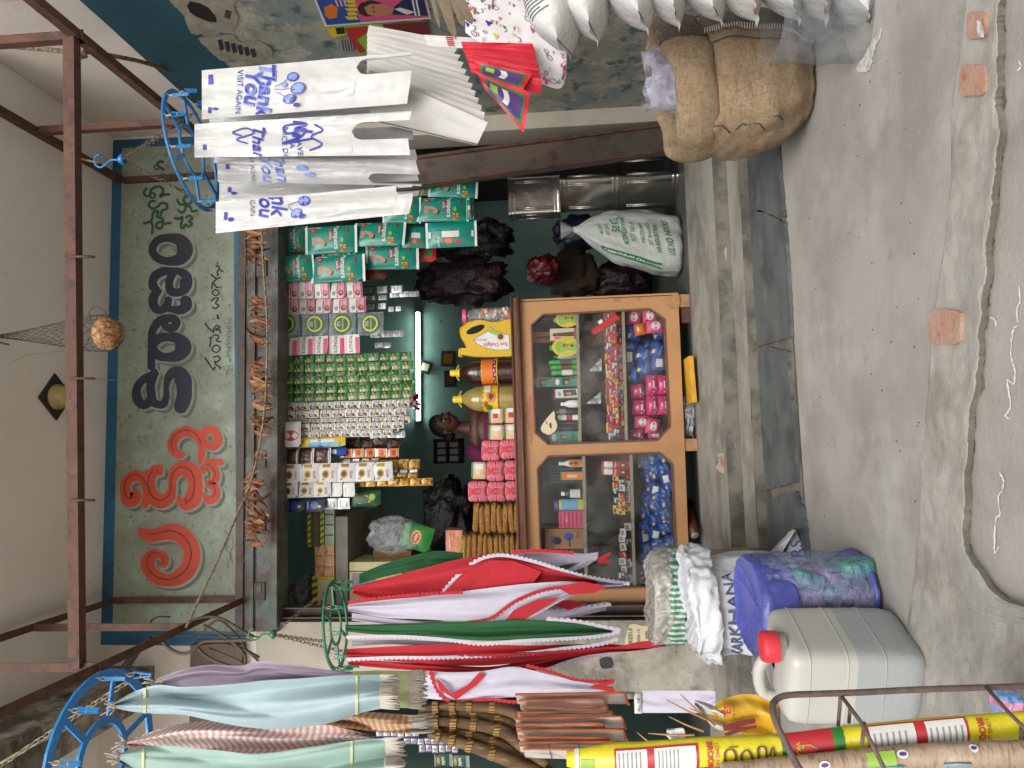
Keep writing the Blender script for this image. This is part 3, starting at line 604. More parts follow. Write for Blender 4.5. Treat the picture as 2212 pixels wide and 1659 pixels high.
# ================================================================== PRINT COLOURS
P_white = pm('print_white', 225, 225, 222); P_cream = pm('print_cream', 220, 205, 170); P_red = pm('print_red', 190, 36, 44); P_dred = pm('print_dark_red', 120, 24, 30)
P_teal = pm('print_teal', 22, 140, 122, rough=.3); P_pink = pm('print_pink', 222, 80, 130); P_lpink = pm('print_light_pink', 232, 175, 190); P_mag = pm('print_magenta', 205, 40, 110, rough=.3)
P_green = pm('print_green', 34, 128, 44, rough=.35); P_dgreen = pm('print_dark_green', 24, 78, 44); P_yel = pm('print_yellow', 228, 196, 40); P_gold = pm('print_gold', 170, 130, 40, rough=.3, metal=.4)
P_blue = pm('print_blue', 24, 74, 160, rough=.3); P_navy = pm('print_navy', 22, 34, 84); P_lblue = pm('print_light_blue', 120, 180, 215); P_black = pm('print_black', 26, 24, 26)
P_brown = pm('print_brown', 92, 56, 34); P_skin = pm('print_skin', 190, 130, 100); P_hair = pm('print_hair', 40, 28, 24); P_grey = pm('print_grey', 150, 150, 150); P_silver = pm('print_silver', 178, 182, 186, rough=.28, metal=.5)
P_orange = pm('print_orange', 226, 120, 40); P_purple = pm('print_purple', 84, 50, 120); P_lime = pm('print_lime', 150, 190, 60)
P_foil = mat('dark_foil', C(60, 36, 30), rough=.18, metal=.3, bump=.3, bscale=30, bdist=.01)
F_clear = film('clear_film', haze=.18); F_milk = film('milky_film', haze=.55, rough=.25); F_black = mat('black_polythene', C(30, 29, 30, .7), rough=.5, bump=.6, bscale=18, bdist=.03)
pi = math.pi
# ------------------------------------------------------------------ hanging strips of sachets
def strip(label, X0, X1, Y0, Y1, y, n, mk, cat='sachet strip', group=None, X1s=None, tilt=0.0, rail=None):
    top, w, h = at_rect(X0, X1, Y0, Y1, y); sh = h/n
    me = mk(w, sh); t = thing('sachet_strip', label, cat, top, group); rnd = random.Random(int(X0*7+Y0*13))
    for i in range(n):
        o = inst('sachet', me, t, (tilt*i*sh+rnd.uniform(-.0015, .0015), rnd.uniform(-.004, .004), -i*sh), (rad(rnd.uniform(-7, 7)), rad(rnd.uniform(-1.2, 1.2)), rad(rnd.uniform(-9, 9))))
    return t
_cache = {}
def mkr(key, fn):
    def f(w, h):
        k = (key, round(w, 3), round(h, 3))
        if k not in _cache: _cache[k] = fn(w, h)
        return _cache[k]
    return f
def mk_green(w, h): return pack_mesh('green_sachet', w, h*.97, .004, P_green, [('r', .06, .12, .34, .26, P_yel), ('p', [(.5, .15), (.95, .12), (.95, .5), (.62, .62)], P_black), ('e', .7, .34, .1, .13, P_skin), ('r', .08, .5, .36, .58, P_yel), ('e', .25, .75, .12, .1, P_pink), ('r', .55, .76, .9, .82, P_lime), ('t', 'chik', .28, .42, .22, P_white)], crimp=P_dgreen)
def mk_photo(w, h): return pack_mesh('photo_sachet', w, h*.96, .003, P_white, [('p', [(.08, .15), (.55, .1), (.5, .8), (.1, .9)], P_hair), ('e', .3, .42, .14, .2, P_skin), ('r', .58, .2, .92, .3, P_grey), ('r', .58, .4, .92, .46, P_grey), ('r', .58, .55, .92, .62, P_navy), ('r', .55, .78, .95, .92, P_yel)])
def mk_photob(w, h): return pack_mesh('silver_sachet', w, h*.96, .003, P_silver, [('r', .15, .2, .85, .3, P_grey), ('r', .15, .4, .85, .46, P_grey), ('r', .15, .56, .85, .62, P_white), ('r', .15, .72, .6, .8, P_grey)])
def mk_fair(w, h): return pack_mesh('white_pink_sachet', w, h*.98, .004, P_white, [('r', 0, .42, 1, .5, P_mag), ('r', 0, .9, 1, .97, P_mag), ('e', .28, .24, .14, .12, P_grey), ('r', .06, .52, .98, .88, P_lpink), ('e', .3, .7, .18, .17, P_hair), ('e', .33, .72, .12, .13, P_skin), ('t', 'Fair & Lovely', .66, .64, .14, P_red, pi)])
def mk_pond(w, h): return pack_mesh('pink_tube_sachet', w, h*.98, .004, P_white, [('r', 0, .0, 1, .2, P_lpink), ('r', 0, .72, .85, .97, P_pink), ('t', "POND'S", .5, .42, .3, P_dgreen, pi)])
def mk_coffee(w, h): return pack_mesh('white_gold_sachet', w, h*.97, .006, P_white, [('e', .42, .35, .22, .2, P_gold), ('e', .42, .35, .13, .12, P_brown), ('t', 'Gold', .4, .74, .22, P_red, pi), ('r', .78, .18, .95, .6, P_gold), ('r', .1, .15, .2, .3, P_grey)], crimp=P_silver)
def mk_gold(w, h): return pack_mesh('gold_sachet', w, h*.96, .004, P_gold, [('p', [(.1, .2), (.9, .4), (.85, .7), (.2, .5)], P_brown), ('e', .3, .7, .16, .14, P_orange), ('r', .5, .1, .95, .22, P_yel), ('r', .2, .86, .8, .94, P_dred)])
def mk_small(w, h): return pack_mesh('green_silver_sachet', w, h*.9, .003, P_dgreen, [('r', .12, .12, .88, .88, P_silver), ('r', .3, .3, .75, .42, P_grey), ('e', .75, .25, .1, .1, P_yel), ('r', .3, .55, .8, .62, P_grey)])
def mk_orange(w, h): return pack_mesh('orange_sachet', w, h*.95, .004, P_orange, [('r', .1, .1, .9, .25, P_silver), ('e', .5, .6, .3, .2, P_red), ('r', .2, .82, .8, .92, P_yel)], crimp=P_silver)
def mk_dark(w, h): return pack_mesh('dark_sachet', w, h*.95, .005, P_foil, [('e', .5, .5, .2, .2, P_brown), ('r', .2, .1, .8, .18, P_dgreen)])
def mk_white(w, h): return pack_mesh('plain_white_sachet', w, h*.97, .005, P_white, [('r', .3, .2, .7, .25, P_grey)])
def mk_foil(w, h): return pack_mesh('dark_foil_sachet', w, h*.97, .012, P_foil, [('r', .0, .88, 1, .97, P_white)], n=7, crimp=P_silver)
def mk_purple(w, h): return pack_mesh('purple_sachet', w, h*.95, .003, P_silver, [('r', 0, 0, 1, .1, P_purple), ('r', 0, .1, .12, 1, P_purple), ('r', .88, .1, 1, 1, P_purple), ('e', .5, .5, .2, .3, P_grey), ('t', 'J', .5, .5, .5, P_purple)])
def mk_gs(w, h): return pack_mesh('green_pan_sachet', w, h*.95, .006, P_dgreen, [('r', 0, .86, 1, 1, P_silver), ('t', 'safal', .5, .5, .3, P_white, pi), ('e', .5, .2, .3, .1, P_gold)], crimp=P_silver)
def mk_blue(w, h): return pack_mesh('navy_sachet', w, h*.97, .008, P_navy, [('e', .5, .5, .3, .2, P_blue), ('r', .2, .1, .8, .2, P_lblue), ('e', .4, .75, .12, .1, P_yel)])
Yh = 4.74
# green strips
gY = [(764, 781), (783, 801), (800, 815), (811, 826), (823, 838), (833, 848), (846, 864)]
ge = [888, 891, 884, 893, 889, 895, 893]
gl_ = ['nearest the pink tube packets', 'second from the pink tube packets', 'a little shorter than its neighbours', 'in the middle of the green curtain', 'third from the white photo sachets', 'second from the white photo sachets', 'right next to the white photo sachets']
for i, (a, b) in enumerate(gY):
    strip('strip of shiny green and yellow sachets, '+gl_[i], 610, ge[i], a, b, Yh-.03*(i % 2)-.012*(i == 3), 12, mkr('green', mk_green), group='green sachet strips', tilt=.004*(i-3)*.3)
wY = [(867, 883, 884), (885, 901, 877), (903, 919, 885), (914, 928, 872), (922, 936, 862), (930, 944, 848)]
wl_ = ['next to the green strips', 'second from the green strips', 'longest, in the middle of the white ones', 'half hidden among the white ones', 'second from the blue and yellow packets', 'shortest, beside the blue and yellow packets']
for i, (a, b, e) in enumerate(wY):
    strip('white sachet strip with dark hair photos, '+wl_[i], 611 if i < 3 else 646, e, a, b, Yh-.03*(i % 2), 10 if i < 3 else 9, mkr('photo', mk_photo), group='white photo sachet strips')
sil = ['backs of silver sachets hanging lowest, just above the red foil', 'backs of silver sachets showing behind the white photo strips', 'short silver sachet strip peeping out behind the white photo strips']
for i, q in enumerate([(800, 905, 868, 884), (790, 888, 890, 906), (800, 876, 930, 946)]): strip(sil[i], *q, Yh+.05, 4, mkr('photob', mk_photob), group='silver sachet backs')
strip('white and pink face cream sachets with photo, strip nearest the teal nappy packs', 612, 782, 607, 643, Yh-.02, 5, mkr('fair', mk_fair), group='white and pink sachet strips', tilt=-.02)
strip('white and pink face cream sachets with photo, strip beside the round green seals', 612, 790, 641, 676, Yh, 5, mkr('fair', mk_fair), group='white and pink sachet strips', tilt=-.01)
strip('pink and white cream tube sachets hanging left of the round green seals', 608, 778, 726, 765, Yh-.02, 5, mkr('pond', mk_pond))
strip('white coffee sachets with a gold seed picture, the longer strip of six', 611, 847, 1001, 1041, Yh-.06, 6, mkr('coffee', mk_coffee), group='white and gold sachet strips')
strip('white coffee sachets with a gold seed picture, the short strip of three', 611, 713, 1041, 1074, Yh-.05, 3, mkr('coffee', mk_coffee), group='white and gold sachet strips')
strip('back of a plain white sachet pair hanging below the short coffee strip', 714, 767, 1043, 1073, Yh-.03, 2, mkr('white', mk_white))
strip('gold and brown tobacco sachets, strip behind the long coffee strip', 700, 907, 994, 1018, Yh+.05, 9, mkr('gold', mk_gold), group='gold sachet strips')
strip('gold and brown tobacco sachets, double strip hanging lowest on the left', 766, 935, 1034, 1050, Yh+.04, 7, mkr('gold', mk_gold), group='gold sachet strips')
strip('gold and brown tobacco sachets, strip between the other two gold ones', 766, 904, 1020, 1034, Yh+.06, 6, mkr('gold', mk_gold), group='gold sachet strips')
strip('small green sachets squeezed between the gold strips', 840, 906, 1013, 1021, Yh+.03, 3, mkr('small', mk_small))
strip('orange chewing sachets with silver edges in front of the dark back strips', 736, 861, 969, 988, Yh+.03, 5, mkr('orange', mk_orange))
strip('dark foil sachets hanging in the shade behind the orange strip', 746, 868, 946, 968, Yh+.12, 4, mkr('dark', mk_dark))
strip('small green and silver sachets beneath the orange strip', 740, 822, 990, 1001, Yh+.05, 4, mkr('small', mk_small))
strip('shiny dark brown foil packets with white ends left of the coffee sachets', 611, 714, 969, 1001, Yh-.04, 3, mkr('foil', mk_foil))
sm = [(780, 874, 617, 636, 3, 'pale silver tube sachets hanging above the small green squares'), (790, 840, 637, 650, 2, 'small square green bordered sachets, upper pair by the cream packets'), (842, 905, 629, 641, 3, 'three small silver squares hanging lowest near the tube light end'), (790, 838, 654, 669, 2, 'small square green bordered sachets, lower pair by the cream packets'), (838, 870, 661, 674, 2, 'tiny silver squares under the lower pair of green squares'), (800, 874, 714, 728, 3, 'small white sachets hanging behind the pink tube packets'), (810, 846, 740, 752, 2, 'small grey and white sachets behind the end of the pink tube packets')]
for q in sm: strip(q[5], q[0], q[1], q[2], q[3], Yh+.15, q[4], mkr('small' if 'green' in q[5] else 'photob', mk_small if 'green' in q[5] else mk_photob))
strip('navy blue shiny packets hanging at the dark left end of the row', 616, 703, 1078, 1105, Yh, 2, mkr('blue', mk_blue)); strip('silver and blue packets hanging left of the short coffee strip', 703, 757, 1077, 1100, Yh+.03, 2, mkr('photob', mk_photob))
# round green seals in clear film
t = thing('seal_strip', 'clear strip of round dark green and yellow seal packets between the pink strips', 'sachet strip', W(610, 700, Yh))
def seal_mesh(w, h):
    mb = MB(); mb.grid(pillow(w, h, .006), 5, 5, F_clear); N = 32; r = w*.44; c = Vector((0, -.008, -h/2))
    mb.add([c+Vector((0, -.001, 0))]+[c+Vector((math.cos(2*pi*k/N)*r*(1 if k % 2 else .9), 0, math.sin(2*pi*k/N)*r*(1 if k % 2 else .9))) for k in range(N)], [(0, k+1, (k+1) % N+1) for k in range(N)], P_dgreen)
    for rr, m, e in ((.8, P_lime, .0018), (.72, P_yel, .0022), (.62, P_dgreen, .0026)):
        mb.add([c+Vector((0, -e, 0))]+[c+Vector((math.cos(2*pi*k/N)*r*rr, -e, math.sin(2*pi*k/N)*r*rr)) for k in range(N)], [(0, k+1, (k+1) % N+1) for k in range(N)], m)
    mb.text('Chaudhary', r*.32, P_lime, None, .02, f=lambda p: c+Vector((-p.x, -.003, -p.z-.1*r))); mb.text('GOLD\nPURE', r*.2, P_white, None, .01, f=lambda p: c+Vector((-p.x, -.003, -p.z+.35*r)))
    return mb.mesh('seal_packet')
for i, X in enumerate((620, 680, 739, 801)):
    a, w, h = at_rect(X-28, X+28, 676, 724, Yh-.03); 
    if i == 0: sm_ = seal_mesh(w, h)
    inst('seal_packet', sm_, t, a-t.location, (rad(random.uniform(-6, 6)), 0, rad(random.uniform(-8, 8))))
# hanging packs
def single(label, X0, X1, Y0, Y1, y, m, D_, cat, name='packet', t=.02, group=None, crimp=None, rot=0, e=5):
    a, w, h = at_rect(X0, X1, Y0, Y1, y); me = pack_mesh(name, w, h, t, m, D_, n=7, crimp=crimp)
    return inst(name, me, None, a, (0, rad(rot), 0), label=label, cat=cat, group=group)
single('white packet with a round red spot hanging beside the white photo sachets', 612, 650, 912, 965, Yh-.08, P_white, [('e', .45, .5, .22, .4, P_red), ('r', .1, .15, .8, .2, P_lpink)], 'packet')
single('blue and yellow razor packet hanging nearest the white photo sachets', 640, 746, 944, 966, Yh-.03, P_yel, [('r', 0, .0, 1, .12, P_blue), ('r', 0, .25, .5, .9, P_lblue), ('r', .5, .3, .8, .8, P_white), ('t', 'Guard', .75, .5, .12, P_blue, pi)], 'packet', group='blue and yellow packets')
single('blue and yellow razor packet behind the dark foil packets', 650, 748, 966, 986, Yh+.0, P_blue, [('r', .3, .25, .7, .8, P_cream), ('e', .4, .5, .2, .1, P_skin)], 'packet', group='blue and yellow packets')
single('green and orange snack bag hanging in the dark left of the gold strips', 756, 822, 1060, 1094, Yh+.05, P_dgreen, [('p', [(.2, .3), (.8, .2), (.7, .6), (.3, .7)], P_orange), ('e', .6, .75, .2, .1, P_lime)], 'packet')
for i, q in enumerate([(762, 792, 560, 606), (792, 836, 566, 604)]): single(['dark red packet hanging in shade behind the teal packs, upper', 'dark red packet hanging in shade behind the teal packs, lower one with a gold band'][i], *q, Yh+.12, P_dred, [('r', .2, .4, .8, .6, P_gold if i else P_dred)], 'packet', group='dark red packets')
single('red and gold packet peeping out under the teal nappy packs', 890, 942, 530, 566, Yh+.1, P_red, [('r', .1, .1, .6, .45, P_gold), ('e', .5, .72, .25, .14, P_green)], 'packet')
# crinkled red foil flowers under the green strips
mb = MB(); a = W(897, 868, Yh-.02)
for i in range(26):
    c = a+Vector((random.uniform(-.05, .05), random.uniform(-.02, .02), random.uniform(-.03, .03))); r = Matrix.Rotation(random.uniform(0, 6), 3, 'Z') @ Matrix.Rotation(random.uniform(0, 6), 3, 'X')
    mb.add([c+r @ Vector(p) for p in ((-.014, 0, -.012), (.014, .004, -.01), (.012, 0, .013), (-.01, .005, .012))], [(0, 1, 2, 3)], mat('red_foil', C(160, 20, 34), rough=.2, metal=.5))
tag(mb.build('foil_rosette'), 'crinkled red foil rosette hanging at the tube light below the green strips', 'packet')
# nappy packs
def nappy(w, h, back=False):
    if back: Dd = [('r', .38, .02, .62, .98, P_white), ('e', .24, .45, .13, .12, P_red), ('e', .24, .45, .1, .09, P_skin), ('e', .2, .66, .1, .06, P_red), ('r', .64, .2, .7, .3, P_blue), ('r', .64, .5, .69, .6, P_purple), ('r', .3, .15, .36, .22, P_red), ('t', 'Pampers', .18, .25, .07, P_white, pi)]
    else: Dd = [('p', [(.04, .1), (.96, .1), (.96, .3), (.75, .42), (.35, .45), (.04, .62)], P_grey), ('e', .34, .4, .1, .05, P_hair), ('p', [(.3, .12), (.6, .12), (.56, .3), (.42, .42), (.3, .4)], P_skin), ('e', .36, .36, .09, .05, P_skin), ('e', .84, .16, .11, .055, P_red), ('t', 'L', .84, .16, .07, P_white, pi),
           ('r', .42, .5, .86, .56, P_red), ('t', 'pants', .62, .53, .07, P_white, pi), ('t', 'Pampers', .58, .64, .14, P_white, pi, .02), ('p', [(.05, .72), (.27, .72), (.27, .84), (.05, .84)], P_yel), ('t', '28', .16, .8, .12, P_dred, pi, .02), ('r', .08, .72, .22, .75, P_red), ('e', .45, .76, .09, .035, P_lime), ('r', .7, .85, .9, .88, P_red)]
    return pack_mesh('nappy_pack_back' if back else 'nappy_pack', w, h, .03, P_teal, Dd, n=8, crimp=P_white)
NP = [(664, 768, 490, 548, 0, 'upper middle of the first hanging column, front with baby photo'), (769, 873, 478, 532, 0, 'second down in the first column, front with baby photo'), (600, 662, 490, 545, 0, 'topmost in the first column, cut by the beam'),
      (676, 786, 553, 610, 0, 'lowest left, with its photo facing out beside the cream packets'), (600, 674, 553, 608, 0, 'top left corner pack, marked 16'), (788, 898, 528, 580, 0, 'under the front pack, hanging lowest on the left column'), (700, 790, 526, 574, 0, 'mostly hidden between two front packs'),
      (873, 925, 485, 534, 1, 'back side with a white seam, upper'), (924, 1026, 480, 534, 1, 'back side with a white seam, lowest of the column'), (905, 1008, 424, 478, 0, 'right column beside the white carrier bags'), (1008, 1022, 430, 476, 1, 'crumpled end sticking out under the right column'),
      (930, 1027, 380, 424, 0, 'rightmost, against the leaning rusty post'), (830, 905, 424, 480, 0, 'right column top, hidden behind the carrier bags'), (850, 930, 380, 424, 0, 'behind the carrier bag handles next to the post')]
_n0 = {}
for i, (X0, X1, Y0, Y1, bk, lb) in enumerate(NP):
    a, w, h = at_rect(X0, X1, Y0, Y1, Yh-.08+.05*(i in (2, 5, 6, 7, 8))+.02*(i % 2)); 
    if bk not in _n0: _n0[bk] = (nappy(.165, .31, bool(bk)), .165, .31)
    me, w0, h0 = _n0[bk]
    inst('nappy_pack', me, None, a, (rad(random.uniform(-5, 5)), rad(random.uniform(-2, 4)), rad(random.uniform(-10, 10))), (w/w0, 1, h/h0), label='teal nappy pack, '+lb, cat='nappy pack', group='teal nappy packs')
# ------------------------------------------------------------------ tube light and wall things
m_tube = mat('lit_tube', C(235, 255, 248, 1), rough=.4, var=0, bump=0, emit=((.82, 1.0, .95, 1), 16.0)); m_metal = mat('painted_metal', C(150, 160, 155, .7), rough=.4)
ta, tb = W(902, 672, yB-.07), W(903, 912, yB-.07)
tl = thing('tube_light', 'lit white fluorescent tube on the teal back wall of the shop', 'tube light', (ta+tb)/2)
mb = MB(); mb.tube([ta, ta.lerp(tb, .5), tb], .016, m_tube, 12); mb.build('tube', parent=tl)
mb = MB(); mb.box((ta+tb)/2+Vector((0, .045, .0)), ((tb-ta).length*1.04, .04, .05), m_metal, rot=(tb-ta).to_track_quat('X', 'Z').to_matrix()); mb.build('batten', parent=tl)
for p in (ta, tb): mb = MB(); mb.box(p+Vector((0, .01, 0)), (.03, .06, .045), m_metal); mb.build('lamp_socket', parent=tl)
def frame_pic(label, X0, X1, Y0, Y1, rot, m1, m2, y=yB-.03):
    a, w, h = at_rect(X0, X1, Y0, Y1, y); t = thing('wall_picture', label, 'picture', a)
    mb = MB(); R_ = Matrix.Rotation(rad(rot), 3, 'Y'); c = a-Vector((0, 0, h/2)); mb.box(c, (w, .02, h), m1, rot=R_); mb.build('frame', parent=t)
    mb = MB(); mb.box(c+Vector((0, -.0115, 0)), (w*.6, .003, h*.6), m2, rot=R_); mb.build('print', parent=t)
frame_pic('small dark diamond sticker with a cream ring on the back wall under the tube', 906, 932, 780, 806, 20, P_black, P_cream)
frame_pic('dark framed picture with a gold square on the back wall', 953, 984, 758, 792, 3, P_brown, P_gold)
frame_pic('dim dark picture on the back wall, nearer the woman', 960, 986, 800, 836, 0, P_black, P_brown)
a, w, h = at_rect(936, 996, 948, 1001, 6.4)
rk = thing('wall_rack', 'dark open rack with silver packets on the wall left of the woman', 'rack', a-Vector((0, 0, h)))
for dx, dz, ww, hh in ((0, -.01, w, .02), (0, -h+.01, w, .02), (-w/2+.01, -h/2, .02, h), (w/2-.01, -h/2, .02, h), (0, -h*.5, w, .015)):
    mb = MB(); mb.box(a+Vector((dx, .1, dz)), (ww, .2, hh), m_dark); mb.build('rack_board', parent=rk)
mb = MB(); mb.box(a+Vector((0, .19, -h/2)), (w, .02, h), P_black); mb.build('back_panel', parent=rk)
for i in range(6):
    mb = MB(); mb.box(a+Vector((-w*.3+(i % 3)*w*.28, .04, -h*.28-(i//3)*h*.45)), (w*.2, .06, h*.3), P_grey); b = mb.build('silver_packet'); tag(b, 'small silver packet on the dark rack left of the woman', 'packet', 'silver packets on the rack')
# dark bags deep in the shop, right side
def blob(name, label, X0, X1, Y0, Y1, y, m, cat, seed=0, dep=.3, amp=.14, nz=3.0, m2=None):
    a, w, h = at_rect(X0, X1, Y0, Y1, y); c = a-Vector((0, 0, h/2)); mb = MB()
    def f(u, v):
        th, ph = u*2*pi, v*pi; d = Vector((math.cos(th)*math.sin(ph), math.sin(th)*math.sin(ph), math.cos(ph)))
        k = 1+amp*2*noise.noise(d*nz+Vector((seed, 0, 0)))+amp*noise.noise(d*nz*3.1+Vector((seed, 4, 0)))
        s = lambda q: math.copysign(abs(q)**.75, q)
        return c+Vector((s(d.x)*w/2*k, s(d.y)*dep/2*k, s(d.z)*h/2*k))
    mb.grid(f, 36, 24, m, closeu=True)
    return tag(mb.build(name), label, cat)
m_mar = mat('maroon_polythene', C(46, 18, 22, .5), rough=.55, bump=.5, bscale=14, bdist=.03); m_redb = mat('red_polythene', C(110, 26, 34, .5), rough=.35, bump=.5, bscale=14, bdist=.03); m_brnb = mat('brown_sacking', C(70, 50, 34, .5), rough=.8)
blob('plastic_bag', 'dark maroon and black plastic bag hanging in the gloom near the nappy packs', 915, 1086, 565, 655, 5.6, m_mar, 'bag', 1, amp=.2)
blob('plastic_bag', 'black crumpled plastic hanging just under the back of the nappy packs', 930, 1100, 480, 560, 5.9, F_black, 'bag', 2, amp=.22)
blob('plastic_bag', 'glossy red bundle lying in the dark behind the printed white sack', 1140, 1208, 555, 612, 5.7, m_redb, 'bag', 3); blob('cloth_sack', 'brown sack leaning in the dark behind the printed white sack', 1190, 1290, 545, 640, 6.1, m_brnb, 'sack', 4)
blob('plastic_bag', 'dark red bag low in the dark between the counter and the white sack', 1270, 1400, 575, 640, 6.2, m_mar, 'bag', 5); blob('plastic_bag', 'blue black bundle behind the tied top of the white sack', 1200, 1300, 470, 540, 6.3, mat('dark_blue_polythene', C(30, 34, 60, .6), rough=.4), 'bag', 6)
blob('plastic_bag', 'heap of black crumpled polythene behind the snack packets on the counter', 920, 1020, 1040, 1190, 5.6, F_black, 'bag', 8, amp=.2)
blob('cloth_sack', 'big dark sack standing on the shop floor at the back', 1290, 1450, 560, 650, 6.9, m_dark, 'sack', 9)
# ------------------------------------------------------------------ inner concrete shelf on the left and its boxes
m_shelf = layered('shelf_concrete', C(150, 148, 136, .8), [(C(120, 116, 104, .75), 4, .5, .65, .6), (C(80, 76, 66, .7), 30, .7, .74, .6)], bumps=((20, .003),))
a, b = W(738, 1116, 4.95), W(738, 1352, 4.95); th = 26*pxm(738, 1200, 4.95)
mb = MB(); mb.box(((a.x+b.x)/2-.1, 5.45, (a.z+b.z)/2), (abs(a.x-b.x)+.2, 1.0, th), m_shelf); sh_ = mb.build('wall_shelf'); tag(sh_, 'grey concrete shelf slab on the left inside the shop carrying boxes', 'shelf')
def carton(label, X0, X1, Y0, Y1, y, d, m, D_=(), name='carton', cat='box', side=None, rot=0):
    a, w, h = at_rect(X0, X1, Y0, Y1, y); return inst(name, box_mesh(name, w, h, d, m, D_, side), None, a, (0, 0, rad(rot)), label=label, cat=cat)
def stripes(base, alt, n): return [('p', [(i/n, 0), (i/n+.5/n, 0), (i/n+.5/n+.06, .2), (i/n+.06, .2)], alt) for i in range(n)]+[('p', [(i/n, .8), (i/n+.5/n, .8), (min(1, i/n+.5/n+.06), 1), (i/n+.06, 1)], alt) for i in range(n)]
sfl = [('r', 0, .0, 1, .22, P_yel), ('r', 0, .78, 1, 1, P_yel)]+[('p', [(i/7+.01, 0), (i/7+.07, 0), (i/7+.12, .22), (i/7+.06, .22)], P_green) for i in range(7)]+[('p', [(i/7+.01, .78), (i/7+.07, .78), (i/7+.12, 1), (i/7+.06, 1)], P_green) for i in range(7)]
carton('incense box with green and yellow striped borders lying on its stack above the shelf', 664, 700, 1090, 1179, 4.98, .3, P_dgreen, sfl+[('r', .0, .26, 1, .74, P_dgreen), ('t', 'AMBICA DURBAR BATHI', .5, .5, .3, P_red)])
carton('clear wrapped pale green packets under the striped incense box', 700, 722, 1092, 1178, 4.99, .25, mat('pale_green_wrap', C(150, 160, 130), rough=.2), [('r', .25*i, .1, .25*i+.03, .9, P_dgreen) for i in range(1, 4)])
carton('gold brown foil wrapped bundle on the shelf beside the striped box', 680, 722, 1179, 1246, 4.98, .2, mat('gold_foil', C(170, 128, 84), rough=.3, metal=.3, bump=.5, bscale=20, bdist=.01), [('r', .32, 0, .34, 1, P_brown), ('r', .66, 0, .68, 1, P_brown)])
carton('yellow box with dark green diagonal stripes at the left end of the shelf', 674, 722, 1247, 1322, 4.97, .2, P_yel, [('p', [(i/5, 0), (i/5+.1, 0), (i/5+.16, .25), (i/5+.06, .25)], P_dgreen) for i in range(5)]+[('r', .05, .3, .9, .96, P_cream), ('r', .15, .4, .35, .6, P_pink), ('p', [(0, .3), (.08, .3), (.08, 1), (0, 1)], P_green)])
blob('plastic_bag', 'dark clear plastic bag on top of the striped boxes at the left end', 634, 676, 1250, 1330, 5.1, film('dark_film', (.25, .24, .24, 1), haze=.6), 'bag', 11)
carton('cream painted carton under the shelf half hidden by the red cloth bags', 755, 868, 1216, 1330, 4.95, .35, mat('cream_carton', C(196, 184, 140), rough=.7, var=.25), [('r', .55, .05, .8, .5, P_grey), ('r', .82, .0, .84, 1, P_brown)])
carton('brown corrugated carton behind the detergent bag under the shelf', 806, 888, 1190, 1216, 5.1, .3, mat('brown_card', C(130, 96, 64), rough=.8))
dt = blob('plastic_bag', 'clear plastic bag with a green detergent packet under the shelf', 800, 900, 1118, 1192, 4.95, F_clear, 'bag', 13, dep=.16)
single('bright green detergent packet with a red and yellow oval inside the clear bag', 868, 935, 1122, 1176, 4.93, P_green, [('e', .5, .5, .28, .16, P_yel), ('e', .5, .5, .22, .12, P_red), ('t', 'Vim', .5, .5, .16, P_white, pi)], 'packet', rot=18)
# ------------------------------------------------------------------ woman behind the counter
m_skin = mat('skin', C(104, 64, 48, .7), rough=.5, var=.1, scale=30, bump=.03); m_hair = mat('hair', C(24, 18, 16, .8), rough=.45, stretch=(40, 40, 4), bump=.2); m_pinkc = mat('pink_fabric', C(150, 34, 104, .45), rough=.8)
def ell(bm_mb, c, r, m=None, n=20):
    c = Vector(c); bm_mb.grid(lambda u, v: c+Vector((math.cos(u*2*pi)*math.sin(v*pi)*r[0], math.sin(u*2*pi)*math.sin(v*pi)*r[1], math.cos(v*pi)*r[2])), n, n//2+2, m, closeu=True)
def remeshed(mb, name, size, smooth=3, f=1):
    o = bpy.data.objects.new(name, mb.mesh(name)); COL.objects.link(o); r = o.modifiers.new('r', 'REMESH'); r.mode = 'VOXEL'; r.voxel_size = size; s = o.modifiers.new('s', 'SMOOTH'); s.factor = .6; s.iterations = smooth
    dg = bpy.context.evaluated_depsgraph_get(); me = bpy.data.meshes.new_from_object(o.evaluated_get(dg)); bpy.data.objects.remove(o)
    me.polygons.foreach_set('use_smooth', [True]*len(me.polygons)); return me
yw = 5.35; hc = W(962, 918, yw); s_ = pxm(962, 918, yw); hh = .115
HB = MB()   # built facing -Y local, then turned
k = 1.0
ell(HB, (0, 0, .02), (.074, .092, .098), m_skin); ell(HB, (0, -.03, -.045), (.055, .062, .062), m_skin); ell(HB, (0, -.055, -.082), (.025, .026, .02), m_skin)
ell(HB, (0, -.097, -.018), (.013, .019, .022), m_skin); ell(HB, (0, -.088, .005), (.009, .012, .026), m_skin); ell(HB, (-.032, -.078, -.028), (.024, .02, .022), m_skin); ell(HB, (.032, -.078, -.028), (.024, .02, .022), m_skin)
ell(HB, (0, -.087, -.052), (.022, .012, .006), m_skin, 12); ell(HB, (0, -.084, -.062), (.019, .012, .007), m_skin, 12); ell(HB, (0, -.08, .022), (.05, .014, .01), m_skin, 12)
for sx in (-1, 1): ell(HB, (sx*.076, .005, -.01), (.01, .02, .03), m_skin, 12)
HB.tube([(0, .02, -.06), (0, .025, -.12), (0, .03, -.19)], [.048, .046, .06], m_skin, 16)
Rh = Matrix.Rotation(rad(42), 3, 'Z') @ Matrix.Rotation(rad(4), 3, 'X')
HB.v = [Rh @ p+hc for p in HB.v]
sh0 = hc+Vector((-.03, .05, -.2))
BD = HB
ell(BD, sh0+Vector((0, .02, -.2)), (.16, .11, .26), m_skin); ell(BD, sh0+Vector((0, .01, -.03)), (.19, .085, .075), m_skin)
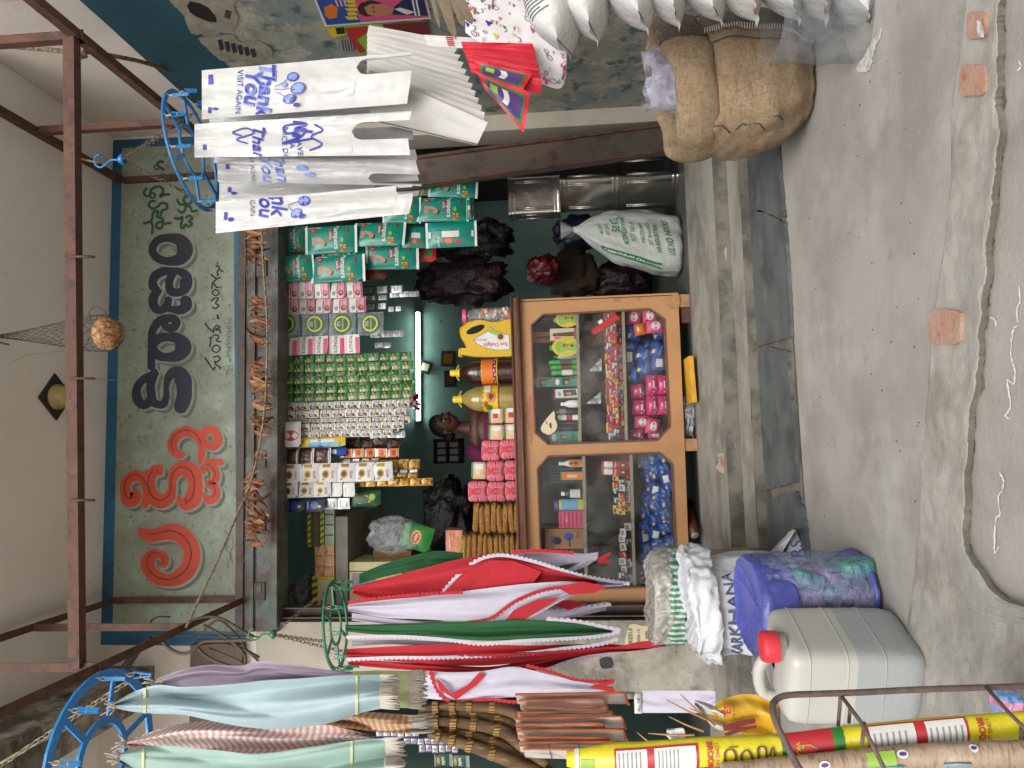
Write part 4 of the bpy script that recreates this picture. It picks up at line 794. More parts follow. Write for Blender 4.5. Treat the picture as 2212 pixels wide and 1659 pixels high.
BD.tube([sh0+Vector((-.18, 0, -.03)), sh0+Vector((-.22, -.03, -.16)), sh0+Vector((-.22, -.06, -.3)), sh0+Vector((-.14, -.2, -.36)), sh0+Vector((-.05, -.3, -.36))], [.055, .048, .042, .036, .028], m_skin, 14)
BD.tube([sh0+Vector((.18, 0, -.03)), sh0+Vector((.22, -.02, -.16)), sh0+Vector((.22, -.05, -.3)), sh0+Vector((.16, -.2, -.37)), sh0+Vector((.06, -.3, -.37))], [.055, .048, .042, .036, .028], m_skin, 14)
for sx in (-1, 1):   # hands resting behind the goods
    w0 = sh0+Vector((sx*.055, -.3, -.365)); ell(BD, w0+Vector((-sx*.035, -.02, 0)), (.045, .035, .016), m_skin, 14)
    for q in range(4): BD.tube([w0+Vector((-sx*.06, -.04+q*.018, 0)), w0+Vector((-sx*.1, -.045+q*.019, 0)), w0+Vector((-sx*(.125-.006*abs(q-1.5)), -.045+q*.019, -.008))], [.009, .008, .007], m_skin, 8)
    BD.tube([w0+Vector((-sx*.02, .01, 0)), w0+Vector((-sx*.05, .035, 0)), w0+Vector((-sx*.075, .04, 0))], [.011, .009, .008], m_skin, 8)
pr = thing('person', 'woman in a pink top sitting behind the counter, looking sideways past the oil bottles', 'person', (hc.x, yw+.1, ZSHOP))
me = remeshed(BD, 'body', .0055, 2); o = inst('body', me, pr, -Vector(pr.location))
hb = MB()
def hair(u, v):
    th, ph = u*2*pi, v*pi*.62; d = Vector((math.cos(th)*math.sin(ph), math.sin(th)*math.sin(ph), math.cos(ph)))
    cut = max(0, -d.y)*.045; return hc+Rh @ (Vector((0, .008, .026+cut*.6))+Vector((d.x*.081, d.y*.094*(1-cut*2), d.z*.094))*(1+.03*noise.noise(d*9)))
hb.grid(hair, 30, 14, m_hair, closeu=True); ell(hb, hc+Rh @ Vector((0, .12, -.02)), (.045, .045, .05), m_hair); hb.build('hair', parent=pr)
for sx in (-1, 1):
    e = MB(); ell(e, hc+Rh @ Vector((sx*.031, -.0855, .002)), (.0135, .008, .0065), P_white, 10); ell(e, hc+Rh @ Vector((sx*.031, -.0925, .002)), (.0055, .0035, .0055), P_black, 10); e.build('eye', parent=pr)
    e = MB(); e.tube([hc+Rh @ Vector((sx*.014, -.096, .019)), hc+Rh @ Vector((sx*.032, -.095, .026)), hc+Rh @ Vector((sx*.05, -.083, .02))], .0028, m_hair, 6); e.build('eyebrow', parent=pr)
    e = MB(); ell(e, hc+Rh @ Vector((sx*.08, -.004, -.042)), (.006, .006, .007), P_gold, 8); e.build('earring', parent=pr)
tp = MB(); ell(tp, sh0+Vector((0, .02, -.24)), (.172, .125, .25), m_pinkc); 
tp.v = [p for p in tp.v]; tp.build('pink_top', parent=pr)
for sx in (-1, 1):
    e = MB(); e.tube([sh0+Vector((sx*.14, .01, .02)), sh0+Vector((sx*.19, 0, -.04)), sh0+Vector((sx*.222, -.015, -.12))], [.07, .066, .06], m_pinkc, 16); e.build('sleeve', parent=pr)
# ================================================================== DISPLAY COUNTER
CYL, CYR = 4.66, 4.76
def cy(Y): return CYL+(CYR-CYL)*(1300-Y)/650
def CP(X, Y, off=0.0): return W(X, Y, cy(Y)+off)
m_lam = layered('orange_laminate', C(202, 150, 100, .66), [(C(186, 134, 88, .62), 2.4, .48, .66, .6), (C(150, 96, 66, .75), 9, .64, .72, .6, (1, 1, 2)), (C(96, 62, 44, .7), 50, .72, .76, .5)], rough=.5, bumps=((60, .0008),))
m_mold = layered('brown_wood_moulding', C(116, 72, 54, .75), [(C(80, 50, 38, .7), 12, .45, .65, .8, (.5, 4, 4)), (C(150, 100, 74, .7), 40, .66, .74, .6)], rough=.6, bumps=((40, .002),))
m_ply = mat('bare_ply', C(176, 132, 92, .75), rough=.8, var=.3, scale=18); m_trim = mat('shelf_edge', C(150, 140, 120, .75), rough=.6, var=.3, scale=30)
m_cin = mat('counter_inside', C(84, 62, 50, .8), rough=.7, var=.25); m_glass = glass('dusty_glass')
ct = thing('display_counter', 'orange laminate display counter with two eight sided glass windows and shelves full of goods', 'counter', CP(1480, 965))
TH = Vector((0, .03, 0))
cellR = dict(o=[(1121, 653), (1465, 638), (1479, 965), (1132, 965)], g=[(1173, 680), (1402, 668), (1434, 690), (1446, 922), (1419, 951), (1184, 960), (1156, 935), (1148, 703)])
cellL = dict(o=[(1132, 965), (1479, 965), (1492, 1300), (1143, 1300)], g=[(1184, 986), (1423, 978), (1451, 1003), (1462, 1240), (1440, 1266), (1200, 1274), (1170, 1248), (1161, 1013)])
def ring_front(cell, nm):
    o, g = cell['o'], cell['g']; oo = []
    # eight outer points matched to eight inner ones
    def lp(a, b, t): return (a[0]+(b[0]-a[0])*t, a[1]+(b[1]-a[1])*t)
    oo = [lp(o[0], o[1], .15), lp(o[0], o[1], .85), lp(o[1], o[2], .12), lp(o[1], o[2], .88), lp(o[2], o[3], .15), lp(o[2], o[3], .85), lp(o[3], o[0], .12), lp(o[3], o[0], .88)]
    mb = MB()
    for i in range(8):
        j = (i+1) % 8; a, b, c, d = CP(*oo[i]), CP(*oo[j]), CP(*g[j]), CP(*g[i])
        if i % 2 == 1:   # corner: include the outer corner point
            k = o[(i+1)//2 % 4]; mb.add([a, CP(*k), b], [(0, 1, 2)], m_lam)
        mb.add([a, b, c, d], [(0, 1, 2, 3)], m_lam); mb.add([d, c, c+TH, d+TH], [(0, 1, 2, 3)], m_lam)
    fp_ = mb.build(nm, parent=ct)
    b = MB()
    for i in range(8):
        p, q = CP(*g[i]), CP(*g[(i+1) % 8]); b.bar(p+Vector((0, -.002, 0)), q+Vector((0, -.002, 0)), .012, .012, m_mold)
    b.build('window_bead', parent=fp_)
    P = [CP(*q, .014) for q in g]; m = MB(); m.poly(P, m_glass); m.build('glass_pane', parent=fp_)
ring_front(cellR, 'front_panel'); ring_front(cellL, 'front_panel')
# top board, mouldings, body
tl_, tr_ = CP(1128, 1304), CP(1109, 645)
mb = MB(); a, b = CP(1138, 1304), CP(1117, 645)
mb.slab([a+Vector((0, -.03, 0)), b+Vector((0, -.03, 0)), b+Vector((0, .52, 0)), a+Vector((0, .52, 0))], (0, 0, .03), m_mold); mb.build('top_board', parent=ct)
for k, dz in ((0, -.008), (1, .038)):
    mb = MB(); mb.tube([a+Vector((-.01, -.032, dz)), b+Vector((.01, -.032, dz))], .011-.003*k, m_mold, 8); mb.build('moulding', parent=ct)
zb_c = CP(1470, 965).z; ztc = a.z
mb = MB(); mb.slab([CP(1121, 651)+Vector((0, .002, 0)), CP(1465, 636)+Vector((0, .002, 0)), CP(1465, 636)+Vector((0, .5, 0)), CP(1121, 651)+Vector((0, .5, 0))], (.012, 0, 0), m_lam); mb.build('side_panel', parent=ct)
mb = MB(); mb.slab([CP(1143, 1302)+Vector((0, .002, 0)), CP(1492, 1302)+Vector((0, .002, 0)), CP(1492, 1302)+Vector((0, .5, 0)), CP(1143, 1302)+Vector((0, .5, 0))], (-.012, 0, 0), m_lam); mb.build('side_panel', parent=ct)
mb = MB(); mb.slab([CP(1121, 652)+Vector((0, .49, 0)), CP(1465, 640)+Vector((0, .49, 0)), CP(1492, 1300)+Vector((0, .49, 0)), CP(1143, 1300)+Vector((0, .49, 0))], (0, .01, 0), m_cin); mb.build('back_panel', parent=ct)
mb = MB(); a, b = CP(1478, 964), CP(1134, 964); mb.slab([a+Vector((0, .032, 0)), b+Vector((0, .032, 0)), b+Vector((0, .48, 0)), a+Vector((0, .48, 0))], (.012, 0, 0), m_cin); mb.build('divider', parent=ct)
SHZ = []
for (Xa, Ya, Xb, Yb) in ((1245, 665, 1252, 962), (1344, 660, 1352, 962), (1259, 968, 1266, 1296), (1361, 968, 1370, 1296), (1440, 640, 1452, 962), (1456, 968, 1466, 1296)):
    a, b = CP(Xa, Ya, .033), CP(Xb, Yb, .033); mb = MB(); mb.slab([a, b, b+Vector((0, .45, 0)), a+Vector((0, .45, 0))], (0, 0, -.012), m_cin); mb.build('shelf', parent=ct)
    mb = MB(); mb.bar(a+Vector((0, -.004, -.004)), b+Vector((0, -.004, -.004)), .006, .02, m_trim); mb.build('shelf_edge', parent=ct); SHZ.append((a, b))
for (X0, X1, Y0, Y1) in ((1463, 1483, 636, 662), (1478, 1502, 948, 974), (1490, 1508, 1276, 1300)):
    a = CP(X0, Y0, .004); b = CP(X1, Y1, .004); zf = ZSHOP+.003
    mb = MB(); mb.box(((a.x+b.x)/2, a.y+.03, (a.z+zf)/2), (abs(a.x-b.x), .05, a.z-zf), m_ply); mb.build('leg', parent=ct)
    mb = MB(); mb.box(((a.x+b.x)/2, a.y+.45, (a.z+zf)/2), (abs(a.x-b.x), .05, a.z-zf), m_ply); mb.build('leg', parent=ct)
# chipped laminate showing ply
for q in ([(1430, 648), (1445, 640), (1466, 636), (1467, 662), (1455, 668), (1440, 660)], [(1325, 646), (1345, 644), (1340, 650), (1331, 653)], [(1375, 644), (1386, 643), (1384, 648), (1378, 648)]):
    mb = MB(); P = crom([tuple(map(float, p)) for p in q], 3, True); mb.poly([CP(x, y, -.0012) for x, y in P], m_ply); mb.build('chipped_patch', parent=ct)
mb = MB()
for (X, Y, w_, h_) in ((1146, 880, 10, 22), (1148, 925, 6, 30), (1140, 900, 8, 14)):
    mb = MB(); P = [(X+w_*math.cos(t)*(1+.4*math.sin(5*t+X)), Y+h_*math.sin(t)*(1+.3*math.cos(4*t))) for t in [i*pi/7 for i in range(14)]]; mb.poly([CP(x, y, -.0011) for x, y in P], mat('worn_laminate', C(178, 116, 84, .75), rough=.6)); mb.build('worn_patch', parent=ct)
# ------------------------------------------------------------------ goods inside: helpers sit on the shelf line
def shelf_z(i, Y):
    a, b = SHZ[i]; x = CP(1300, Y).x; t = (x-a.x)/(b.x-a.x); return a.z+(b.z-a.z)*t+.001
def good(i, X0, Y0, Y1, y=.1):
    """base on shelf i, top at sight line X0"""
    c = W(1300, (Y0+Y1)/2, cy((Y0+Y1)/2)+y); s = pxm(1300, (Y0+Y1)/2, c.y); z = shelf_z(i, (Y0+Y1)/2); zt = W(X0, (Y0+Y1)/2, c.y).z
    return Vector((c.x, c.y, z)), (Y1-Y0)*s, max(.02, zt-z)
def gbox(i, X0, Y0, Y1, m, D_, label, y=.08, d=.05, rot=0, cat='box', group=None, lift=0, name='carton'):
    p, w, h = good(i, X0, Y0, Y1, y); return inst(name, box_mesh(name, w, h, d, m, D_), None, p+Vector((0, 0, h+lift)), (0, 0, rad(rot)), label=label, cat=cat, group=group)
def bottle(p, w, h, prof, mbody, mcap, label, cat='bottle', flat=.55, band=None, cap=.16, group=None, name='bottle', oval=None):
    t = thing(name, label, cat, p, group); mb = MB(); P = [(r*w/2, z*h) for r, z in prof]; mb.lathe(P, p, mbody, 20, 1, flat); bo = mb.build('body', parent=t)
    rt = prof[-1][0]*w/2; mb = MB(); mb.lathe([(rt*1.15, h*(1-cap)), (rt*1.15, h*.995), (rt*.9, h)], p, mcap, 16, 1, max(flat, .75)); mb.build('cap', parent=t)
    if band:
        mb = MB(); z0, z1, m = band; rr = [(r*w/2+.0012, z*h) for r, z in prof if z0 <= z <= z1]; rr = [(max(r for r, z in P if abs(z-zz*h) < .35*h)*1.0+.0015, zz*h) for zz in (z0, z1)]
        mb.lathe(rr, p, m, 20, 1, flat, caps=False); mb.build('label_band', parent=bo)
    if oval:
        mb = MB(); c = p+Vector((0, -w/2*flat-.003, h*.4)); n = 16
        for k, (m, s, dx, dz) in enumerate(oval): mb.add([c+Vector((dx*w, -.0006*k, dz*h))]+[c+Vector((dx*w+math.cos(2*pi*q/n)*w*.5*s, -.0006*k+.012*abs(math.cos(2*pi*q/n))**2*flat, dz*h+math.sin(2*pi*q/n)*h*.34*s)) for q in range(n)], [(0, q+1, (q+1) % n+1) for q in range(n)], m)
        mb.build('label', parent=bo)
    return t
PB = [(.75, 0), (.95, .03), (1, .3), (.9, .55), (.55, .74), (.4, .82), (.4, .84)]; PT = [(.9, 0), (1, .03), (1, .7), (.8, .78), (.45, .82), (.45, .84)]; PC = [(.95, 0), (1, .03), (1, .8), (.9, .83)]
m_ice = mat('pale_blue_plastic', C(150, 200, 196), rough=.35); m_grn = mat('green_plastic', C(44, 140, 50), rough=.35); m_dk = mat('dark_bottle', C(40, 46, 60), rough=.25); m_wp = mat('white_plastic', C(215, 215, 212), rough=.4)
ov = [(P_yel, 1.5, 0, 0), (P_lime, 1.2, 0, -.02), (P_hair, .55, .05, -.08), (P_skin, .38, .06, -.07)]
bottle(*good(0, 1195, 676, 700), PB, m_ice, m_grn, 'pale oil bottle with a green cap, at the right corner of the top shelf', oval=ov, group='pale bottles with green caps')
gbox(0, 1188, 706, 732, P_cream, [('r', 0, .9, 1, 1, P_mag), ('p', [(.35, .1), (.6, .1), (.7, .9), (.3, .9)], P_brown), ('r', .1, .15, .3, .4, P_pink)], 'orange box with a woman in a sari on the top counter shelf, front one')
gbox(0, 1150, 712, 736, P_orange, [('r', 0, .9, 1, 1, P_mag), ('p', [(.35, .1), (.6, .1), (.7, .9), (.3, .9)], P_brown)], 'smaller orange sari box stacked behind the front one', y=.2)
bottle(*good(0, 1187, 733, 762), PB, m_ice, m_grn, 'pale aloe hair oil bottle between the orange box and the green tubes', oval=ov, group='pale bottles with green caps')
bottle(*good(0, 1196, 762, 774, .16), PT, m_ice, m_grn, 'thin pale bottle seen side on behind the aloe bottle', group='pale bottles with green caps')
for i, (a, b) in enumerate(((774, 784), (785, 795), (796, 808))):
    bottle(*good(0, 1185+i*3, a, b, .1), PC, m_grn, m_grn, ['slim green bottle next to the pale bottles', 'slim green bottle in the middle of the green three', 'slim green bottle with a barcode by the teal boxes'][i], band=(.2, .6, P_brown if i < 2 else P_white), cap=.25, group='slim green bottles')
tb_ = [('r', 0, 0, 1, 1, P_teal), ('e', .5, .12, .35, .09, P_white), ('p', [(.1, .35), (.9, .3), (.95, .62), (.2, .66)], P_black), ('e', .42, .52, .2, .1, P_skin), ('e', .82, .86, .13, .07, P_orange), ('r', 0, .96, 1, 1, P_red), ('r', .75, .3, .95, .9, P_dgreen)]
gbox(0, 1198, 812, 832, P_teal, tb_, 'teal hair colour box with a woman, lower of the stacked pair', group='teal hair colour boxes'); p, w, h = good(0, 1198, 812, 832)
gbox(0, 1198, 811, 832, P_teal, tb_, 'teal hair colour box with a woman, upper of the stacked pair', lift=h+.001, group='teal hair colour boxes')
gbox(0, 1198, 838, 858, P_white, [('r', 0, 0, 1, .05, P_pink), ('r', 0, .0, .08, 1, P_green), ('p', [(.2, .4), (.9, .35), (.95, .9), (.3, .95)], P_hair), ('e', .5, .6, .18, .12, P_skin), ('t', 'ఈ', .5, .2, .2, P_dgreen)], 'white box with a long haired woman and green edges beside the teal boxes')
bottle(*good(0, 1211, 862, 879), PB, m_wp, m_wp, 'white powder bottle in the middle of the top counter shelf')
bottle(*good(0, 1200, 881, 894, .14), PC, m_dk, m_dk, 'dark blue deodorant tube with a barcode sticker', band=(.55, .95, P_grey)); bottle(*good(0, 1205, 894, 906, .09), PC, m_wp, m_wp, 'white tube with a red printed band', band=(.3, .6, P_red))
bottle(*good(0, 1206, 907, 917, .14), PC, m_dk, P_navy, 'dark tube standing nearest the single teal box'); bottle(*good(0, 1200, 918, 930, .2), PC, mat('violet_bottle', C(60, 50, 100), rough=.3), m_dk, 'violet dark bottle behind the single teal box')
gbox(0, 1189, 930, 955, P_teal, [('e', .5, .12, .35, .08, P_white), ('r', .1, .3, .9, .66, P_teal), ('e', .5, .45, .22, .12, P_hair), ('e', .5, .47, .14, .09, P_skin), ('r', 0, .96, 1, 1, P_yel), ('r', .2, .75, .8, .8, P_dgreen)], 'single teal box with a portrait at the left end of the right window')
# cut-out glued photo ragged
mb = MB(); P = crom([(1168., 925.), (1180., 905.), (1196., 888.), (1200., 905.), (1203., 925.), (1190., 938.), (1176., 936.)], 3, True); P = [(x+2*noise.noise(Vector((x*.5, y*.5, 0))), y+2*noise.noise(Vector((x*.4, y*.6, 3)))) for x, y in P]
mb.poly([CP(x, y, .012) for x, y in P], P_cream); mb.poly([CP(*q, .0105) for q in ((1186, 915), (1188, 925), (1192, 925), (1191, 913))], P_brown); mb.poly([CP(*q, .0105) for q in ((1178, 908), (1180, 916), (1183, 915))], P_brown); tag(mb.build('paper_scrap'), 'torn sticker of a bearded face stuck inside the right counter window', 'sticker')
# left window, top shelf
bottle(*good(2, 1207, 991, 1008), PB, m_wp, m_wp, 'white bottle with a brown and orange label in the left window', oval=[(P_orange, .9, 0, -.1), (P_brown, .5, 0, -.02)])
gbox(2, 1210, 1018, 1036, P_orange, [('r', 0, 0, 1, .06, P_green), ('r', 0, 0, .06, 1, P_green), ('r', .3, .3, .7, .75, P_cream)], 'orange card box with a green edge in the left window')
gbox(2, 1173, 988, 1046, P_navy, [('r', .1+.12*i, .15, .13+.12*i, .8, P_lblue) for i in range(6)], 'dark blue notice card standing behind the white bottle', y=.3, d=.01)
bottle(*good(2, 1212, 1056, 1074), PT, m_dk, m_wp, 'dark bottle with a white cap and white label in the left window', band=(.15, .6, P_white)); bottle(*good(2, 1196, 1077, 1102), PC, mat('yellow_liquid', C(190, 180, 90), rough=.2), mat('violet_cap', C(60, 60, 140), rough=.4), 'yellow cleaner bottle with a violet cap in the left window', band=(.2, .75, P_lblue), cap=.14)
gbox(2, 1207, 1103, 1139, P_pink, [('r', .05, .05+.16*i, .95, .1+.16*i, P_red) for i in range(6)]+[('t', 'xxxx', .5, .3, .1, P_white)], 'sheet of pink carded packets in the left window', d=.02)
gbox(2, 1178, 1141, 1184, mat('brown_print_card', C(140, 104, 70), rough=.7, var=.3), [('e', .4, .3, .2, .12, P_navy), ('e', .6, .6, .2, .12, P_blue), ('t', 'OD', .4, .2, .16, P_blue), ('r', .1, .6, .5, .64, P_navy), ('r', .5, .8, .9, .86, P_red)], 'brown printed carton with blue letters at the left of the left window', d=.12)
# middle shelves : small boxes in heaps
def sbox(w, h, d, kind):
    k = ('sb', kind)
    if k not in _cache:
        base = [P_red, P_red, P_yel, P_blue, P_white][kind]
        Dd = [[('r', .1, .15, .9, .45, P_dred), ('r', .2, .6, .8, .8, P_lpink)], [('r', .0, .0, 1, .25, P_yel), ('t', 'pin', .5, .55, .3, P_white)], [('r', .1, .1, .6, .5, P_blue), ('r', .6, .5, .95, .9, P_red)], [('r', .1, .1, .9, .4, P_white), ('r', .5, .5, .9, .9, P_yel)], [('r', .2, .2, .8, .7, P_grey), ('r', .1, .1, .9, .18, P_red)]][kind]
        _cache[k] = box_mesh('small_carton', 1, 1, 1, base, [])
        mb = MB(); mb.box((0, .5, -.5), (1, 1, 1), base); decals(mb, lambda u, v: Vector((u-.5, 0, -v)), 1, 1, Dd, e0=.01); _cache[k] = mb.mesh('small_carton')
    return _cache[k]
rnd = random.Random(5)
def heap(si, Ya, Yb, Xtop, lab, grp, kinds, n, yoff=.06):
    s = pxm(1300, (Ya+Yb)/2, 4.8)
    for i in range(n):
        Y = Ya+(Yb-Ya)*((i*.618) % 1.0); row = i*3//n; k = rnd.choice(kinds); w, h = rnd.uniform(13, 18)*s, rnd.uniform(11, 15)*s
        c = W(1300, Y, cy(Y)+yoff+.05*(row == 0)+.02*rnd.random()); z = shelf_z(si, Y)+h+row*12.5*s
        hmax = W(Xtop, Y, c.y).z
        if z > hmax: z = hmax-rnd.random()*.01
        inst('small_carton', sbox(0, 0, 0, k), None, (c.x, c.y-.03*row*0, z), (0, rad(rnd.choice([0, 0, 4, -5, 12, -20])), rad(rnd.uniform(-20, 20))), (w, .03, h), label=lab, cat='small box', group=grp)
heap(1, 690, 945, 1288, 'small bright medicine box heaped on the middle shelf of the right counter window', 'small boxes heaped in the right window', [0, 1, 0, 1, 2, 3, 0], 74)
heap(1, 668, 700, 1300, 'small red box under the long red box on the middle shelf', 'small red boxes under the long red box', [0, 1], 5)
heap(3, 1028, 1110, 1322, 'small mixed box heaped on the middle shelf of the left counter window', 'small boxes heaped in the left window', [1, 2, 3, 4, 0], 17)
heap(3, 1140, 1270, 1335, 'small white or pink box lying along the middle shelf behind the cloth bags', 'small boxes at the left end of the left window', [4, 4, 0, 3], 12)
p = CP(1307, 702, .03); mb = MB(); mb.box((p.x, p.y, p.z), (.2, .035, .04), P_red, rot=Matrix.Rotation(rad(58), 3, 'Y')); mb.box((p.x+.02, p.y-.0185, p.z+.03), (.03, .001, .022), P_white, rot=Matrix.Rotation(rad(58), 3, 'Y')); tag(mb.build('long_carton'), 'long red box leaning on the heap at the right end of the middle shelf', 'box')
for i, Y in enumerate((1003, 1018)):
    q, w, h = good(3, 1302, Y-8, Y+8, .05); inst('spice_packet', pack_mesh('spice_packet', w, h, .015, P_red, [('r', .1, .05, .9, .35, P_white), ('t', 'Patti', .5, .45, .12, P_white), ('e', .5, .75, .35, .15, P_brown), ('e', .45, .73, .12, .06, P_cream)], crimp=P_red), None, q+Vector((0, 0, h)), (0, rad(3), 0), label=['red spice packet with round photo in the left window, by the counter divider', 'red spice packet with round photo in the left window, the one further left'][i], cat='packet', group='red spice packets')
# cloth / dark things behind middle shelf; violet bundle stands in for a flag reflected in the glass
for lb, X0, X1, Y0, Y1, m, sd_ in (('dark green folded cloth behind the small boxes in the left window', 1266, 1330, 1070, 1160, mat('dark_green_cloth', C(34, 60, 50), rough=.8), 21), ('dark bluish bundle in the middle of the right window', 1258, 1296, 756, 830, mat('dark_teal_bundle', C(60, 78, 80), rough=.35, bump=.4), 22), ('dark violet bundle on the middle shelf standing in for a reflected wheel flag', 1262, 1310, 880, 940, mat('dark_violet', C(66, 60, 80), rough=.6), 23), ('brown paper bundle at the back of the middle shelf', 1256, 1330, 690, 750, mat('brown_bundle', C(96, 66, 52), rough=.7), 24), ('dark bundle in the left end of the left window', 1270, 1350, 1180, 1262, mat('dark_green_cloth', C(34, 60, 50), rough=.8), 25)):
    o = blob('bundle', lb, X0, X1, Y0, Y1, 5.02, m, 'bundle', sd_, dep=.12, amp=.08)
for i, (X0, X1, Y0, Y1) in enumerate(((1272, 1300, 770, 802), (1266, 1298, 845, 872))):
    mb = MB(); A = CP(X0, Y1, .05); ends = [CP(X1, Y0+(Y1-Y0)*k/6, .05+.01*(k % 2)) for k in range(7)]
    for k in range(6): mb.add([A, ends[k], ends[k+1]], [(0, 1, 2)], F_milk)
    tag(mb.build('crumpled_film'), ['crumpled clear plastic point above the red boxes, the right one', 'crumpled clear plastic point above the red boxes, the left one'][i], 'plastic')
# bottom shelves : sanitary pad packets
def pad(w, h, col, name): 
    k = ('pad', name)
    if k not in _cache:
        Dd = {'blue': [('t', 'Stayfree', .5, .6, .2, P_lblue, .1), ('r', .15, .1, .4, .25, P_yel), ('r', .6, .1, .95, .4, P_blue)], 'pink': [('t', 'X', .5, .35, .3, P_white), ('r', .1, .6, .9, .72, P_white), ('e', .3, .85, .12, .08, P_lpink)], 'bluew': [('r', .2, .25, .75, .7, P_white)], 'orange': [('r', .1, .3, .9, .42, P_white)], 'lpink': [('e', .5, .5, .3, .25, P_white)]}[name]
        _cache[k] = pack_mesh(name+'_pad_pack', .1, .1, .028, col, Dd, n=7, back=1)
    return _cache[k]
B1 = [(1370, 1395, 700, 726, 'orange', P_orange, -25, .03), (1352, 1386, 668, 702, 'lpink', P_pink, 10, .09), (1388, 1420, 664, 700, 'lpink', P_lpink, 5, .05), (1395, 1435, 690, 720, 'lpink', P_lpink, 0, .02), (1352, 1384, 700, 735, 'blue', P_blue, 20, .07), (1345, 1378, 735, 768, 'blue', P_blue, -15, .12), (1345, 1372, 752, 790, 'bluew', P_blue, 4, .08), (1408, 1438, 733, 766, 'blue', P_blue, 90, .02), (1408, 1438, 768, 800, 'bluew', P_blue, 0, .02), (1375, 1408, 742, 776, 'blue', P_blue, 80, .04), (1376, 1408, 776, 806, 'blue', P_blue, 70, .05), (1356, 1382, 790, 826, 'blue', P_blue, 30, .07),
      (1395, 1420, 810, 852, 'pink', P_mag, 2, .03), (1419, 1443, 810, 852, 'pink', P_mag, 0, .03), (1396, 1421, 854, 896, 'pink', P_mag, 2, .03), (1420, 1444, 854, 896, 'pink', P_mag, -2, .03), (1362, 1392, 830, 862, 'pink', P_pink, -14, .07), (1366, 1396, 862, 895, 'pink', P_mag, 20, .07), (1370, 1404, 898, 925, 'lpink', P_lpink, 5, .06), (1395, 1425, 902, 935, 'lpink', P_cream, 30, .02), (1360, 1392, 926, 952, 'pink', P_pink, 10, .1), (1400, 1430, 930, 950, 'lpink', P_lpink, 0, .06)]
lbs = {'blue': 'blue sanitary pad packet', 'bluew': 'blue packet with a white sticker', 'pink': 'magenta sanitary pad packet', 'lpink': 'pale pink wrapped packet', 'orange': 'orange packet with a white stripe'}
spot = ['leaning in the right half', 'top right corner', 'at the far right edge', 'flat at the right edge', 'tilted below the top right pink one', 'behind the others at the upper middle', 'upper middle of the pile', 'standing at the bottom right of centre', 'bottom centre of the pile', 'middle of the pile, standing on end', 'centre of the pile, slanting', 'above the magenta stack', 'magenta stack, top right', 'magenta stack, bottom right', 'magenta stack, top left', 'magenta stack, bottom left', 'lying tilted over the stack', 'tilted beside the stack top', 'left of the magenta stack', 'by the lower left corner', 'upper left corner', 'lower left edge']
for i, (X0, X1, Y0, Y1, nm, m, r_, yo_) in enumerate(B1):
    a, w, h = at_rect(X0, X1, Y0, Y1, cy(Y0)+yo_+.05); inst('pad_packet', pad(w, h, m, nm), None, a, (rad(random.uniform(-8, 8)), rad(r_*.3), 0), (w/.1, 1.2, h/.1), label='%s low in the right window, %s' % (lbs[nm], spot[i]), cat='packet', group='pad packets in the right window')
r2 = random.Random(9)
for i in range(42):
    Y = 992+(i % 14)*19.5+r2.uniform(-6, 6); row = i//14; X = 1440-row*24+r2.uniform(-5, 5)+(Y-990)*.03; 
    if row == 2 and 1010 < Y < 1090: X += 12
    a, w, h = at_rect(X-15, X+13, Y-15, Y+15, cy(Y)+.05+.05*row+.02*r2.random()); nm = 'bluew' if i % 5 == 2 else 'blue'
    inst('pad_packet', pad(w, h, P_blue, nm), None, a, (rad(r2.uniform(-15, 15)), rad(r2.uniform(-25, 25)), rad(r2.uniform(-15, 15))), (w/.1, 1.2, h/.1), label='blue sanitary pad packet piled in the bottom of the left window', cat='packet', group='blue pad packets in the left window')
r3 = random.Random(4)
for i in range(16):
    Y = 672+i*17.5; X = 1424-(i % 3)*20; nm = 'blue' if Y < 800 else ('pink' if i % 2 else 'lpink'); m = {'blue': P_blue, 'pink': P_mag, 'lpink': P_lpink}[nm]
    a, w, h = at_rect(X-16, X+14, Y-15, Y+15, cy(Y)+.22+.03*r3.random()); inst('pad_packet', pad(w, h, m, nm), None, a, (rad(r3.uniform(-15, 15)), rad(r3.uniform(-25, 25)), rad(r3.uniform(-15, 15))), (w/.1, 1.2, h/.1), label=lbs[nm]+' in the back row low in the right window', cat='packet', group='back row of %s packets' % nm)
# ------------------------------------------------------------------ under the counter
m_yb = mat('yellow_board', C(214, 160, 40, .8), rough=.6, var=.2, scale=12)
a = W(1484, 775, 4.72); b = W(1492, 872, 4.72); mb = MB(); mb.bar(a, b, .3, .03, m_yb); tag(mb.build('yellow_board'), 'yellow painted board pushed under the counter', 'board')
mb = MB(); a, b = W(1494, 1120, 4.7), W(1508, 1160, 4.62); mb.tube([W(1488, 1085, 4.9), W(1495, 1130, 4.75), W(1502, 1156, 4.66)], [.028, .03, .033], mat('varnished_wood', C(92, 44, 32, .7), rough=.3), 16); mb.tube([W(1502, 1156, 4.66), W(1503, 1157.5, 4.655)], [.03, .018], P_silver, 16); tag(mb.build('rolling_pin'), 'dark red wooden roller with a metal end under the left of the counter', 'roller')
blob('plastic_bag', 'crumpled clear plastic bag stuffed under the counter right of the middle leg', 1474, 1498, 862, 945, 4.85, F_milk, 'bag', 31, dep=.15, amp=.2)
mb = MB(); mb.box(W(1478, 684, 4.84), (.1, .1, .055), P_brown); tag(mb.build('wooden_block'), 'brown wooden block under the right corner of the counter', 'block')
